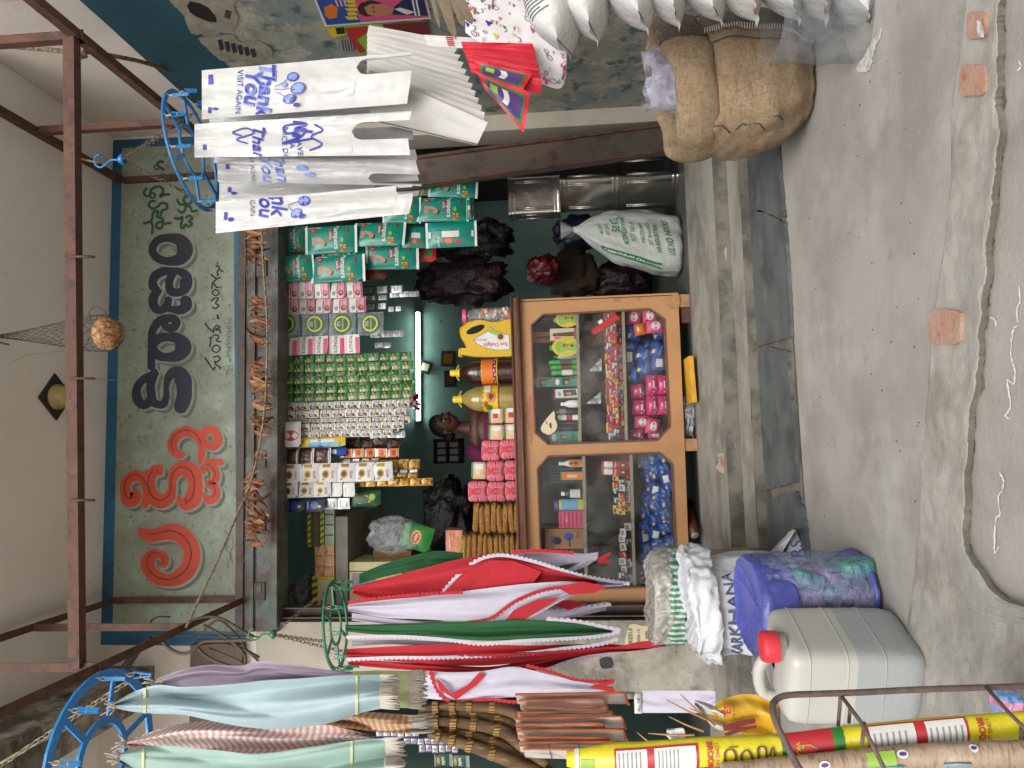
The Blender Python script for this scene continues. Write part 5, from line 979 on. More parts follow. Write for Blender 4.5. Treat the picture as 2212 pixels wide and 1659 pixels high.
# ================================================================== GOODS ON THE COUNTER TOP
def top_z(Y): a, b = CP(1138, 1304), CP(1117, 645); x = CP(1128, Y).x; t = (x-a.x)/(b.x-a.x); return a.z+(b.z-a.z)*t+.0305
def tgood(X0, Y0, Y1, y=.06):
    c = W(1100, (Y0+Y1)/2, cy((Y0+Y1)/2)+y); s = pxm(1100, (Y0+Y1)/2, c.y); z = top_z((Y0+Y1)/2); zt = W(X0, (Y0+Y1)/2, c.y).z
    return Vector((c.x, c.y, z)), (Y1-Y0)*s, zt-z
# sweets jar
m_clr = film('jar_plastic', haze=.22, rough=.08, bs=8)
p, w, h = tgood(1000, 663, 698, .16)
t = thing('sweet_jar', 'clear plastic jar with a pink lid and white and orange sweets behind the yellow can', 'jar', p)
mb = MB(); mb.lathe([(w/2*.97, 0), (w/2, .01), (w/2, h*.68), (w/2*.9, h*.82), (w/2*.75, h*.92)], p, m_clr, 24); mb.build('body', parent=t)
mb = MB(); mb.lathe([(w/2*.95, h*.92), (w/2*.95, h*.995), (w/2*.9, h)], p, P_pink, 24); mb.build('lid', parent=t)
mb = MB(); mb2 = MB()
for i in range(60):
    a = random.random()*6.28; r = w/2*.8*math.sqrt(random.random()); c = p+Vector((r*math.cos(a), r*math.sin(a), .02+random.random()*h*.62)); ell(mb if i % 3 else mb2, c, (.02, .018, .014), P_white if i % 3 else P_orange, 8)
tag(mb.build('sweet'), kind='stuff', label='white wrapped sweets filling the jar with the pink lid', cat=None); o = bpy.data.objects[-1] if False else None
mb2.build('sweet', kind='stuff', label='orange sweets mixed into the jar with the pink lid')
# yellow oil can
m_can = mat('yellow_can_plastic', C(206, 166, 26, .85), rough=.35, var=.06)
yc = cy(730)+.05
t = thing('oil_can', 'yellow plastic oil can with a handle hole and a white sunflower label', 'oil can', W(1114, 730, yc))
z0 = (400, 1600); cz = lambda x, y: (884.8+x/6.0, 636+y/6.0)     # traced from an enlarged view: 1991/600*... px per sight-line px
OUT = [(640,790),(640,710),(655,700),(705,705),(730,680),(700,620),(665,560),(648,500),(648,440),(670,415),(760,350),(860,322),(960,325),(1040,350),(1120,352),(1210,330),(1340,300),(1350,340),(1350,500),(1350,700),(1345,790),(1320,812),(1250,815),(1000,822),(820,815),(740,800),(700,795)]
HOLE = [(735,500),(745,470),(800,430),(880,400),(940,388),(975,400),(970,430),(930,470),(860,505),(790,520),(745,515)]
P = [cz(*q) for q in OUT]; H = [cz(*q) for q in HOLE]
s = pxm(1060, 730, yc); dep = .15
# body silhouette with a real hole: ring of quads between hole and outline plus rest
def wpt(q, yy): return W(q[0], q[1], yy)
mb = MB()
bri = (H[0], H[0]); body = P+[P[0]]
# keyhole polygon
ji = min(range(len(P)), key=lambda i: (P[i][0]-H[0][0])**2+(P[i][1]-H[0][1])**2)
key = P[:ji+1]+[H[0]]+H[1:][::-1]+[H[0]]+P[ji:]
def shrink(q, f): cx_, cy_ = 1075, 727; return (cx_+(q[0]-cx_)*f, cy_+(q[1]-cy_)*f)
tri = [tuple(x) for x in tessellate_polygon([[Vector((a, b, 0)) for a, b in key]])]
N_ = len(key); K2 = [shrink(q, .955) if q not in H else q for q in key]
fr_ = [wpt(q, yc) for q in K2]; mid1 = [wpt(q, yc+.025) for q in key]; mid2 = [wpt(q, yc+dep-.025) for q in key]; bk = [wpt(q, yc+dep) for q in K2]
fs = tri+[tuple(i+3*N_ for i in x[::-1]) for x in tri]
for L_ in range(3): fs += [(L_*N_+i, L_*N_+(i+1) % N_, (L_+1)*N_+(i+1) % N_, (L_+1)*N_+i) for i in range(N_)]
mb.add(fr_+mid1+mid2+bk, fs, m_can); bo = mb.build('body', parent=t)
mb = MB(); a = W(*cz(690, 755), yc+.05); b = W(*cz(642, 755), yc+.05); mb.tube([a, b], .03, mat('yellow_cap', C(224, 190, 40), rough=.4), 16); mb.tube([a, a.lerp(b, .25)], .034, m_can, 16); mb.build('cap', parent=t)
lab = [(838,580),(900,545),(990,495),(1060,430),(1120,480),(1220,515),(1290,525),(1295,710),(1220,718),(1080,712),(960,680),(880,640),(840,600)]
mb = MB()
mb.poly([wpt(cz(*(1075+(x-1075)*1.03, 610+(y-610)*1.05)), yc-.0012) for x, y in lab], P_dgreen); mb.poly([wpt(cz(*q), yc-.002) for q in lab], P_white)
mb.poly([wpt(cz(*q), yc-.0026) for q in [(1010,485),(1060,435),(1120,485),(1200,512),(1180,545),(1090,520)]], P_lime)
c = cz(1178, 548); 
for k in range(20):
    a_ = k*2*pi/20; r1, r2 = 4.5, 12.5; mb.poly([wpt((c[0]+r1*math.cos(a_-.16), c[1]+r1*math.sin(a_-.16)), yc-.0032-.00003*k), wpt((c[0]+r2*math.cos(a_), c[1]+r2*math.sin(a_)), yc-.0032-.00003*k), wpt((c[0]+r1*math.cos(a_+.16), c[1]+r1*math.sin(a_+.16)), yc-.0032-.00003*k)], P_orange if k % 2 else P_yel)
mb.poly([wpt((c[0]+6*math.cos(k*pi/8), c[1]+6*math.sin(k*pi/8)), yc-.0042) for k in range(16)], P_brown)
cT = wpt(cz(1112, 648), yc-.003); mb.text('Sun Delight', .036, P_red, None, .012, f=lambda p: cT+Vector((-p.z, 0, p.x))); cT2 = wpt(cz(920, 590), yc-.003); mb.text('100 % pure', .02, P_dred, None, 0, f=lambda p: cT2+Vector((-p.z, 0, p.x)))
mb.build('label', parent=bo)
# two big oil bottles
def bigbottle(label, X0, Y0, Y1, m, mlab, decs, capx, ribs=True):
    p, w, h = tgood(X0, Y0, Y1, .09); t = thing('oil_bottle', label, 'oil bottle', p); r = w/2; prof = []
    n = 34
    for i in range(n+1):
        z = i/n*.84; rr = 1.0
        if z > .52: rr = max(.26, 1-((z-.52)/.33)**2*.8)
        if ribs and not (.27 < z < .5) and z < .6: rr *= 1-.035*(1+math.cos(z*2*pi*17))/2
        prof.append((r*rr, z*h))
    mb = MB(); mb.lathe(prof, p, m, 28); bo = mb.build('body', parent=t)
    mb = MB(); mb.lathe([(r*.34, h*.835), (r*.34, h*.86), (r*.27, h*.865), (r*.27, h*.97), (r*.24, h*.98)], p, P_yel, 20); mb.build('cap', parent=t)
    mb = MB(); cc_ = p+Vector((0, 0, h*.85)); mb.tube(crom([tuple(cc_+Vector((math.cos(a)*r*.62, .0, -abs(math.sin(a))*.01+ (.05*r if abs(math.cos(a)) > .7 else .3*r*abs(math.sin(a)))))) for a in [k*2*pi/14 for k in range(14)]], 2, True), .004, P_yel, 6, close=True); mb.build('carry_ring', parent=t)
    mb = MB(); f = lambda u, v: p+Vector((-math.cos(u*pi)*(r+.002), -math.sin(u*pi)*(r+.002), h*(.5-.24*v)))
    mb.grid(f, 20, 4, mlab)
    k = 0
    for d in decs:
        k += 1; e = .0008*k
        g = lambda u, v, e=e: p+Vector((-math.cos(u*pi)*(r+.002+e), -math.sin(u*pi)*(r+.002+e), h*(.5-.24*v)))
        if d[0] == 'r': mb.grid(lambda a, b: g(d[1]+(d[3]-d[1])*a, d[2]+(d[4]-d[2])*b), 8, 2, d[5])
        else: mb.add([g(d[1], d[2])]+[g(d[1]+d[3]*math.cos(q*pi/6), d[2]+d[4]*math.sin(q*pi/6)) for q in range(12)], [(0, q+1, (q+1) % 12+1) for q in range(12)], d[5])
    mb.build('label', parent=bo)
m_do = mat('dark_oil_plastic', C(54, 30, 20, .8), rough=.12, var=.1, coat=.3); m_go = mat('golden_oil_plastic', C(150, 132, 70, .8), rough=.1, var=.2, coat=.4)
bigbottle('dark brown oil bottle with an orange label and yellow cap next to the yellow can', 970, 775, 829, m_do, P_orange, [('r', 0, 0, 1, .08, P_yel), ('r', 0, .72, 1, .95, P_dred)]+[('e', .1+.1*i, .8+.06*(i % 2), .03, .05, P_lpink) for i in range(9)]+[('r', 0, .95, 1, 1, P_yel)], 0)
bigbottle('bottle of golden sunflower oil with a yellow cap beside the bread packets', 976, 831, 888, m_go, P_yel, [('r', 0, 0, 1, .06, P_red), ('r', 0, .94, 1, 1, P_red), ('e', .52, .55, .14, .3, P_orange), ('e', .52, .55, .07, .15, P_brown), ('e', .25, .4, .08, .2, P_green), ('r', .62, .12, .82, .5, P_white), ('e', .35, .2, .08, .12, P_red)], 0)
# wrapped rusk / bread packets
m_chk = mat('pink_check_wrap', C(190, 26, 58, .85), rough=.25, var=.05, bump=.3, bscale=18, bdist=.006)
def wrapped(label, X0, X1, Y0, Y1, kind, group, y=None):
    y = y or cy(Y0)+.05; a, w, h = at_rect(X0, X1, Y0, Y1, y)
    if kind not in _cache:
        mb = MB(); m = m_chk if kind == 'chk' else mat('rusk_wrap', C(206, 170, 136), rough=.25, bump=.4, bscale=24, bdist=.006)
        def sbx(u, v, e=0.0):     # rounded end face
            th = u*2*pi; r = v; s = lambda q: math.copysign(min(1, abs(q)*1.25)**.8, q); return Vector((s(math.cos(th))*.5*r, -.03*(1-r**4)-e+.02*r**8, s(math.sin(th))*.5*r-.5))
        mb.grid(lambda u, v: sbx(u, v), 32, 7, m, closeu=True); mb.grid(lambda u, v: sbx(u, 1)+Vector((0, v*.9, 0)), 32, 1, m, closeu=True)
        if kind == 'chk':
            for rr in range(3, 8):
                for q in range(26):
                    th = q/26*2*pi; 
                    if 1.2 < th < 1.9 or 4.3 < th < 5.0: continue
                    u0, u1 = q/26+.008, q/26+.03; v0, v1 = rr/8+.02, rr/8+.085
                    mb.add([sbx(u0, v0, .004), sbx(u1, v0, .004), sbx(u1, v1, .004), sbx(u0, v1, .004)], [(0, 1, 2, 3)], P_lpink)
            for th0 in (.25, .75): mb.add([sbx(th0, .02, .006), sbx(th0-.035, .5, .005), sbx(th0-.04, .98, .003), sbx(th0+.04, .98, .003), sbx(th0+.035, .5, .005)], [(0, 1, 2), (0, 2, 3), (0, 3, 4)], P_cream)
            mb.grid(lambda u, v: Vector(((u-.5)*.3*(v+.1), -.03-.04*v-.02*math.sin(u*14), -.5-v*.42+.05)), 8, 4, F_clear)
        else:
            mb.grid(lambda u, v: Vector((-.5+.12*u, -.025, -.03-.94*v)) if False else Vector((-.46+.92*u, -.024, -.0-.12*v)), 4, 2, P_green)
            mb.add([(-.2, -.036, -.3), (.1, -.036, -.3), (.1, -.036, -.62), (-.2, -.036, -.62)], [(0, 1, 2, 3)], P_red if kind == 'rusk' else P_cream)
            mb.add([(.1, -.035, -.25), (.4, -.033, -.25), (.4, -.033, -.8), (.1, -.035, -.8)], [(0, 1, 2, 3)], P_white)
        _cache[kind] = mb.mesh('wrapped_bread')
    return inst('wrapped_bread', _cache[kind], None, a, (0, rad(random.uniform(-3, 3)), 0), (w, .2, h), label=label, cat='bread packet', group=group)
pk = ['red checked bread packet, upper one nearest the rusk packets', 'red checked bread packet, lower one nearest the rusk packets', 'red checked bread packet, middle column, upper', 'red checked bread packet, middle column, lower', 'red checked bread packet, topmost of the left column', 'red checked bread packet, middle of the left column', 'red checked bread packet, bottom of the left column, film tail hanging']
for l, q in zip(pk, [(1040, 1080, 951, 994), (1080, 1121, 951, 991), (1051, 1089, 996, 1038), (1090, 1130, 995, 1037), (1011, 1053, 1040, 1083), (1053, 1092, 1040, 1082), (1092, 1131, 1039, 1081)]): wrapped(l, *q, 'chk', 'red checked bread packets')
rk_ = ['green edged rusk packet, upper right of the four', 'green edged rusk packet, lower right of the four', 'green edged white packet, upper left of the four', 'green edged white packet, lower left of the four', 'single green and white packet on top of the middle red checked packets']
for l, q in zip(rk_, [(1056, 1087, 880, 914), (1088, 1122, 875, 913), (1055, 1088, 917, 949), (1089, 1122, 916, 949), (1018, 1050, 998, 1034)]): wrapped(l, *q, 'rusk' if q[2] < 915 else 'rusk2', 'green edged rusk packets')
# stacks of fried snack packets
m_snk = layered('orange_snack', C(200, 136, 60, .85), [(C(232, 184, 104, .95), 13, .5, .58, .9), (C(150, 84, 34, .8), 19, .54, .6, .85), (C(90, 50, 24, .8), 9, .64, .7, .6)], rough=.4, bumps=((14, .08),))
m_snk2 = layered('yellow_snack', C(206, 180, 70, .85), [(C(226, 205, 110, .9), 13, .5, .6, .9), (C(150, 110, 40, .8), 19, .55, .62, .8)], rough=.4, bumps=((14, .08),))
def snack_mesh(m, sd):
    mb = MB()
    def f(u, v):
        th, ph = u*2*pi, v*pi; d = Vector((math.cos(th)*math.sin(ph), math.sin(th)*math.sin(ph), math.cos(ph))); s = lambda q, e: math.copysign(abs(q)**e, q); k = 1+.22*noise.noise(d*5+Vector((sd, 0, 0)))
        return Vector((s(d.x, .3)*.5*k, s(d.y, .6)*.5*k, s(d.z, .7)*.5*k))
    mb.grid(f, 24, 12, m, closeu=True); 
    mb.grid(lambda u, v: Vector(((-.5-.08*u), (v-.5)*.7, .2*math.sin(v*9)*u)), 2, 6, F_clear); mb.grid(lambda u, v: Vector(((.5+.08*u), (v-.5)*.7, .2*math.sin(v*9)*u)), 2, 6, F_clear)
    return mb.mesh('snack_packet')
SM = [snack_mesh(m_snk, i) for i in range(3)]+[snack_mesh(m_snk2, 7)]
ords = ['bottom', 'second from the bottom', 'third from the bottom', 'fourth from the bottom', 'fifth from the bottom', 'sixth from the bottom', 'seventh from the bottom', 'eighth from the bottom', 'ninth from the bottom', 'tenth from the bottom', 'near the top', 'topmost']
for st_, (Ya, Yb, Xa, n_, nm) in enumerate(((1086, 1150, 1024, 8, 'stack beside the red checked packets'), (1152, 1218, 998, 11, 'left stack by the cloth bags'))):
    y = cy(Ya)+.08; a, w, h = at_rect(Xa, 1133 if st_ == 0 else 1136, Ya, Yb, y); zt_ = top_z((Ya+Yb)/2); H_ = a.z-zt_; dh = H_/n_
    for i in range(n_):
        inst('snack_packet', SM[3] if (st_ == 1 and i == n_-1) else SM[i % 3], None, Vector((a.x+random.uniform(-.008, .008), y+.02, zt_+dh*(i+.5))), (0, rad(random.uniform(-5, 5)), rad(random.uniform(-6, 6))), (w, .16, dh*1.25), label='%s fried snack bag, %s of the %s' % ('yellow' if (st_ == 1 and i == n_-1) else 'orange', ords[i] if i < n_-1 else 'topmost', nm), cat='snack packet', group='snack packets on the counter')
a, w, h = at_rect(963, 999, 1146, 1202, cy(1170)+.06); inst('brown_packet', box_mesh('brown_packet', w, h, .16, mat('pink_brown_wrap', C(176, 110, 84), rough=.3, bump=.5, bscale=20, bdist=.01), [('r', .3, .2, .7, .24, P_white)]), None, a, label='pinkish brown wrapped loaf on top of the left snack stack', cat='packet')

# ================================================================== MANGO LEAF GARLAND
m_leaf = [mat('dry_leaf_a', C(160, 104, 70, .75), rough=.7, var=.35, scale=40, bump=.3), mat('dry_leaf_b', C(128, 76, 50, .75), rough=.7, var=.35, scale=40, bump=.3), mat('dry_leaf_c', C(176, 124, 86, .75), rough=.7, var=.35, scale=40, bump=.3)]
m_rope = layered('old_rope', C(150, 134, 104, .8), [(C(80, 66, 46, .7), 60, .45, .6, .9), (C(190, 176, 146, .85), 90, .55, .65, .8)], bumps=((200, .003),))
gt = thing('leaf_garland', 'garland of dried orange brown mango leaves strung across the top of the opening', 'garland', W(545, 829, 4.42))
def leafmesh(i):
    mb = MB(); cr = [.02, .035, .012][i]; n = 8
    def f(u, v):
        wd = .011*math.sin(min(1, v*1.05)*pi)**.7+.0008; tw = v*(2.2 if i == 1 else 1.0)*(1 if i != 2 else -1.4); x = (u-.5)*2*wd; d = abs(u-.5)*2
        yy = .006*d-.0; q = Vector((x, yy*1.2, 0)); q.rotate(Matrix.Rotation(tw, 3, 'Z')); return q+Vector((cr*math.sin(v*2.5), cr*.6*math.sin(v*3+i), -v*.115))
    mb.grid(f, 2, n, m_leaf[i]); return mb.mesh('leaf')
LM = [leafmesh(i) for i in range(3)]
GL = [(500, 562, 16, 530), (648, 702, 11, 540), (706, 726, 5, 542), (784, 842, 18, 540), (848, 934, 18, 545), (982, 998, 3, 548), (1028, 1082, 13, 530), (1088, 1112, 6, 532), (1118, 1180, 17, 533)]
rg = random.Random(3)
for (Ya, Yb, n_, X) in GL:
    for i in range(n_):
        Y = Ya+(Yb-Ya)*(i+rg.random()*.8)/n_; p = W(X+rg.uniform(-7, 7), Y, 4.41+rg.uniform(-.03, .02)); k = rg.uniform(.85, 1.35)
        inst('leaf', LM[rg.randrange(3)], gt, p-gt.location, (rad(rg.uniform(-16, 10)), rad(rg.uniform(-22, 22)), rg.uniform(0, 6.28)), (k*1.25, k, k))
mb = MB(); P = [tuple(W(X, Y, 4.40)) for X, Y in ((528, 470), (531, 560), (538, 700), (541, 820), (545, 930), (547, 1000), (535, 1090), (533, 1185), (525, 1215))]; mb.tube(crom(P, 6), .0022, m_rope, 5); mb.build('string', parent=gt)
mb = MB(); P = [W(565, 470, 4.2), W(568, 560, 4.15), W(577, 700, 4.1), W(575, 830, 4.05), W(570, 900, 4.0), W(556, 985, 3.95), W(540, 1050, 3.85), W(515, 1105, 3.75), W(470, 1210, 3.6), W(432, 1290, 3.5), W(402, 1356, 3.42)]
P = [tuple(p) for p in P]; mb.tube(crom(P, 8), .0065, m_rope, 7); 
kn = W(574, 742, 4.08); mb.tube([kn+Vector((-.02, -.01, .01)), kn+Vector((0, -.02, -.02)), kn+Vector((.025, -.01, -.005)), kn+Vector((.03, 0, .02)), kn+Vector((0, .0, .015))], .004, m_rope, 5)
tag(mb.build('rope'), 'speckled old rope slung across the opening up to the left frame corner', 'rope')

# ================================================================== HANGERS, CLIPS, CHAINS
m_hb = mat('blue_hanger_plastic', C(24, 110, 170, .9), rough=.35, var=.1); m_hg = mat('green_hanger_plastic', C(20, 124, 84, .85), rough=.4, var=.1); m_lb = mat('light_blue_hanger_plastic', C(30, 130, 200, .9), rough=.35, var=.1)
m_chn = mat('dirty_chain_plastic', C(170, 158, 132, .8), rough=.7, var=.4, scale=60); m_chw = mat('white_chain_plastic', C(200, 198, 190, .85), rough=.5); m_chg = mat('brown_dusty_chain', C(96, 82, 66, .8), rough=.8, var=.4, scale=60)
def chain(a, b, m, parent, ll=.028, r=.0018, sag=0):
    a, b = Vector(a), Vector(b); n = max(2, int((b-a).length/(ll*.72))); mb = MB()
    d = (b-a).normalized(); s1 = d.orthogonal().normalized(); s2 = d.cross(s1)
    for i in range(n):
        c = a.lerp(b, (i+.5)/n)+Vector((0, 0, -sag*math.sin(pi*(i+.5)/n))); sd = s1 if i % 2 else s2
        mb.tube([c+d*math.cos(q*pi/4)*ll/2+sd*math.sin(q*pi/4)*ll*.28 for q in range(8)], r, m, 4, close=True)
    return mb.build('chain', parent=parent)
def hanger(label, c, R, tilt, m, mch, hook, nspoke=3, n=28, bandh=.022, pegs=10, ph=0, clipm=None, skip=()):
    t = thing('peg_hanger', label, 'peg hanger', c); Rm = Matrix.Rotation(rad(tilt[0]), 3, 'X') @ Matrix.Rotation(rad(tilt[1]), 3, 'Y')
    def ring(R_, w_, nm):
        mb = MB(); vs = []
        for q in range(n):
            a = q*2*pi/n
            for dr, dz in ((-w_/2, -.004), (w_/2, -.004), (w_/2, .004), (-w_/2, .004)): vs.append(Vector(c)+Rm @ Vector((math.cos(a)*(R_+dr), math.sin(a)*(R_+dr), dz)))
        fs = []
        for q in range(n):
            for k in range(4): fs.append((q*4+k, q*4+(k+1) % 4, ((q+1) % n)*4+(k+1) % 4, ((q+1) % n)*4+k))
        mb.add(vs, fs, m); mb.build(nm, parent=t)
    ring(R, bandh, 'outer_ring'); ring(R*.45, bandh*.7, 'inner_ring')
    for k in range(nspoke*2):
        a = ph+k*pi/nspoke; mb = MB(); mb.bar(Vector(c)+Rm @ Vector((math.cos(a)*R*.47, math.sin(a)*R*.47, 0)), Vector(c)+Rm @ Vector((math.cos(a)*R*.97, math.sin(a)*R*.97, 0)), .018, .007, m); mb.build('spoke', parent=t)
    if hook:
        hk = Vector(hook)
        for k in range(3):
            a = ph+.4+k*2*pi/3; chain(hk, Vector(c)+Rm @ Vector((math.cos(a)*R, math.sin(a)*R, 0)), mch, t, .03, .002)
        mb = MB(); mb.lathe([(.02, -.015), (.026, -.005), (.012, .012), (.004, .02)], hk, m, 14); pts = [hk+Vector((0, 0, .015)), hk+Vector((0, 0, .05)), hk+Vector((-.02, 0, .075)), hk+Vector((-.03, 0, .1)), hk+Vector((-.01, 0, .125)), hk+Vector((.02, 0, .12)), hk+Vector((.03, 0, .1))]
        mb.tube(crom([tuple(p) for p in pts], 4), .005, m, 8); mb.build('hook', parent=t)
    for k in range(pegs):
        if k in skip: continue
        a = ph+k*2*pi/pegs+.2; e = Vector(c)+Rm @ Vector((math.cos(a)*R, math.sin(a)*R, 0)); chain(e+Vector((0, 0, .006)), e+Vector((0, 0, -.035)), m_chw, t, .022, .0018); peg(t, e+Vector((0, 0, -.036)), m, random.uniform(0, 3))
    return t
def peg(parent, p, m, rot, tip=0.0, lenz=.062):
    mb = MB(); Rz = Matrix.Rotation(rot, 3, 'Z') @ Matrix.Rotation(tip, 3, 'X')
    for s in (-1, 1): mb.add([p+Rz @ Vector(v) for v in ((-.006, s*.009, 0), (.006, s*.009, 0), (.006, s*.003, -lenz*.5), (-.006, s*.003, -lenz*.5), (-.006, s*.0008, -lenz), (.006, s*.0008, -lenz), (-.006, s*.013, 0), (.006, s*.013, 0), (.006, s*.008, -lenz*.5), (-.006, s*.008, -lenz*.5), (-.006, s*.005, -lenz), (.006, s*.005, -lenz))], [(0, 1, 2, 3), (3, 2, 5, 4), (6, 7, 8, 9), (9, 8, 11, 10), (0, 1, 7, 6), (4, 5, 11, 10), (1, 2, 8, 7), (2, 5, 11, 8), (0, 3, 9, 6), (3, 4, 10, 9)], m)
    mb.tube([p+Rz @ Vector((math.cos(q)*.008, math.sin(q)*.009, -lenz*.45)) for q in [k*pi/4 for k in range(8)]], .0012, m_chw, 4, close=True)
    mb.build('clothes_peg', parent=parent)
yH = 2.98
cB = W(415, 328, yH); R_B = 118*pxm(415, 328, yH)
hanger('blue plastic peg hanger on the right holding white carrier bags', cB, R_B, (4, -9), m_hb, m_chg, W(262, 345, yH), pegs=12)
# rope tying the hook to the cross rail
mb = MB(); a = W(160, 345, 3.02); mb.tube([a+Vector((math.cos(q)*.04, math.sin(q)*.045, math.sin(q*2)*.006)) for q in [k*pi/5 for k in range(10)]], .005, m_rope, 6, close=True); mb.tube([a+Vector((0, -.04, 0)), W(215, 352, 2.98)], .005, m_rope, 6); tag(mb.build('rope_tie'), 'rope loop tying the blue hanger to the rusty cross rail', 'rope')
cG = W(725, 1350, 3.7); R_G = 88*pxm(725, 1350, 3.7)
hanger('green plastic peg hanger holding the red, white and green cloth bags', cG, R_G, (3, -5), m_hg, m_chg, W(588, 1370, 3.75), pegs=11)
yL = 2.2
cL = W(222, 1640, yL); R_L = 165*pxm(222, 1640, yL)
hanger('large bright blue peg hanger at the left edge holding towels', cL, R_L, (0, -4), m_lb, m_chn, W(-70, 1700, yL+.1), bandh=.03, pegs=11, ph=.3)

# ================================================================== CARRIER BAGS (hung upside down)
m_bag = mat('white_bag_plastic', C(222, 222, 220, .72), rough=.35, var=.03, bump=.25, bscale=9, bdist=.01); m_bag2 = mat('grey_white_bag_plastic', C(205, 204, 206, .72), rough=.35, var=.05, bump=.25, bscale=9, bdist=.01); m_ink = mat('blue_bag_ink', C(64, 66, 168, .85), rough=.5, var=.1); m_inkl = mat('light_blue_bag_ink', C(130, 150, 215, .85), rough=.5, var=.2, scale=30); m_inkg = mat('grey_bag_ink', C(120, 120, 150, .85), rough=.5)
def tbag(label, top, bot, y, cut, m=m_bag, seed=0, prints=(), gus=True):
    """top=(X,Ya,Yb) bot=(X,Ya,Yb): Ya right edge, Yb left edge; cut=(Xstart,u0,u1) handle notch"""
    t = thing('carrier_bag', label, 'carrier bag', W(top[0], (top[1]+top[2])/2, y), 'white carrier bags on the blue hanger'); n = 26
    def pos(u, v, off=0.0):
        X = top[0]+(bot[0]-top[0])*v; Ya = top[1]+(bot[1]-top[1])*v; Yb = top[2]+(bot[2]-top[2])*v
        X += (bot[0]-top[0])*.0; Xs = X+6*math.sin(u*3+seed)*(v > 0)*min(1, v*3)
        d = .014*math.sin(u*6.3+seed*2)*min(1, v*2)+.012*noise.noise(Vector((u*3+seed, v*4, 0)))-.007*abs(noise.noise(Vector((u*6+v*3+seed, v*10, 3))))-.005*abs(noise.noise(Vector((u*14-v*9, v*16+seed, 8))))
        return W(Xs, Ya+(Yb-Ya)*u, y+d+off)
    vc = (cut[0]-top[0])/(bot[0]-top[0]); u0, u1 = cut[1], cut[2]; um = (u0+u1)/2
    for k, (off, mm) in enumerate(((0, m), (.022, m_bag2))):
        mb = MB(); mb.grid(lambda u, v: pos(u, v*vc, off), 30, 50, mm)
        # below the notch start: two handles with a rounded inner edge
        def hw(v): return math.sqrt(max(0, min(1, v*5)*(2-min(1, v*5))))
        mb.grid(lambda u, v: pos((u0 if False else um-(um-u0)*hw(v))*u, vc+(1-vc)*v, off), 6, 16, mm)
        mb.grid(lambda u, v: pos(1-(1-(um+(u1-um)*hw(v)))*(1-u), vc+(1-vc)*v, off), 6, 16, mm)
        sh_o = mb.build(['front_sheet', 'back_sheet'][k], parent=t); fs_o = sh_o if k == 0 else fs_o
    if gus:
        mb = MB(); mb.grid(lambda u, v: pos(0, v, .022*u).lerp(pos(.12, v, .011), math.sin(u*pi)*.8), 4, 14, m_bag2); mb.grid(lambda u, v: pos(1, v, .022*u).lerp(pos(.88, v, .011), math.sin(u*pi)*.8), 4, 14, m_bag2); mb.build('gusset', parent=t)
    if prints:
        mb = MB()
        for k, d in enumerate(prints):
            e = -.0035-.0003*k
            if d[0] == 't':
                _, s, cu, cv, h, mm = d[:6]; bold = d[6] if len(d) > 6 else 0; wpx = abs(top[2]-top[1]); L = abs(bot[0]-top[0])
                mb.text(s, h, mm, None, bold, f=lambda p: pos(min(.99, max(.01, cu+(p.x+(.28*p.z if bold else 0))/wpx)), cv+p.z/L, e))
            elif d[0] == 'e':
                _, cu, cv, ru, rv, mm = d; mb.add([pos(cu, cv, e)]+[pos(cu+ru*math.cos(q*pi/8), cv+rv*math.sin(q*pi/8), e) for q in range(16)], [(0, q+1, (q+1) % 16+1) for q in range(16)], mm)
            elif d[0] == 'l':
                _, pts, wd, mm = d; pts = crom(pts, 6); wpx = abs(top[2]-top[1]); L = abs(bot[0]-top[0]); ribbon(mb, [(a*wpx, b*L, wd) for a, b in pts], mm, lambda x, yy, off: pos(x/wpx, yy/L, e-off), 0, k=1)
            elif d[0] == 'r': mb.grid(lambda a, b: pos(d[1]+(d[3]-d[1])*a, d[2]+(d[4]-d[2])*b, e), 2, 2, d[5])
        mb.build('print', parent=fs_o)
    return t
# u runs from the right edge (small Y) to the left; text is upside down because the bags hang by their bottoms
TY = [('r', .1, .03, .3, .05, m_ink), ('t', 'VISIT AGAIN', .5, .175, 17, m_ink), ('t', 'Thank', .5, .3, 46, m_inkl, .045), ('t', 'Thank', .5, .3, 46, m_ink, .02), ('t', 'You', .45, .235, 46, m_inkl, .045), ('t', 'You', .45, .235, 46, m_ink, .02), ('r', .76, .03, .88, .045, m_ink), ('e', .8, .065, .03, .012, m_ink),
      ('l', [(.45, .34), (.4, .37), (.32, .4)], 1.2, m_ink), ('l', [(.5, .34), (.52, .38), (.5, .41)], 1.2, m_ink), ('l', [(.55, .34), (.6, .37), (.68, .4)], 1.2, m_ink), ('e', .28, .425, .09, .028, m_ink), ('e', .28, .425, .075, .022, m_inkl), ('e', .52, .455, .12, .036, m_ink), ('e', .52, .455, .1, .029, m_inkl), ('e', .72, .42, .1, .03, m_ink), ('e', .72, .42, .085, .024, m_inkl), ('e', .85, .46, .045, .015, m_ink), ('e', .42, .385, .05, .014, m_inkl)]
SW = [('r', .62, .04, .78, .055, m_ink), ('t', 'HAVE\nA\nNICE DAY', .72, .46, 16, m_ink), ('l', [(.15, .5), (.2, .42), (.4, .44), (.3, .52), (.5, .5), (.65, .42), (.55, .56)], 4, m_ink), ('l', [(.2, .56), (.35, .6), (.5, .55), (.7, .6), (.85, .54)], 3, m_ink), ('l', [(.1, .46), (.18, .52), (.3, .47), (.38, .55)], 5, m_ink), ('e', .45, .48, .06, .02, m_ink), ('l', [(.4, .22), (.3, .18), (.2, .24), (.35, .28), (.5, .2), (.62, .25)], 3, m_ink), ('t', 'Thank', .75, .3, 34, m_ink, .02)]
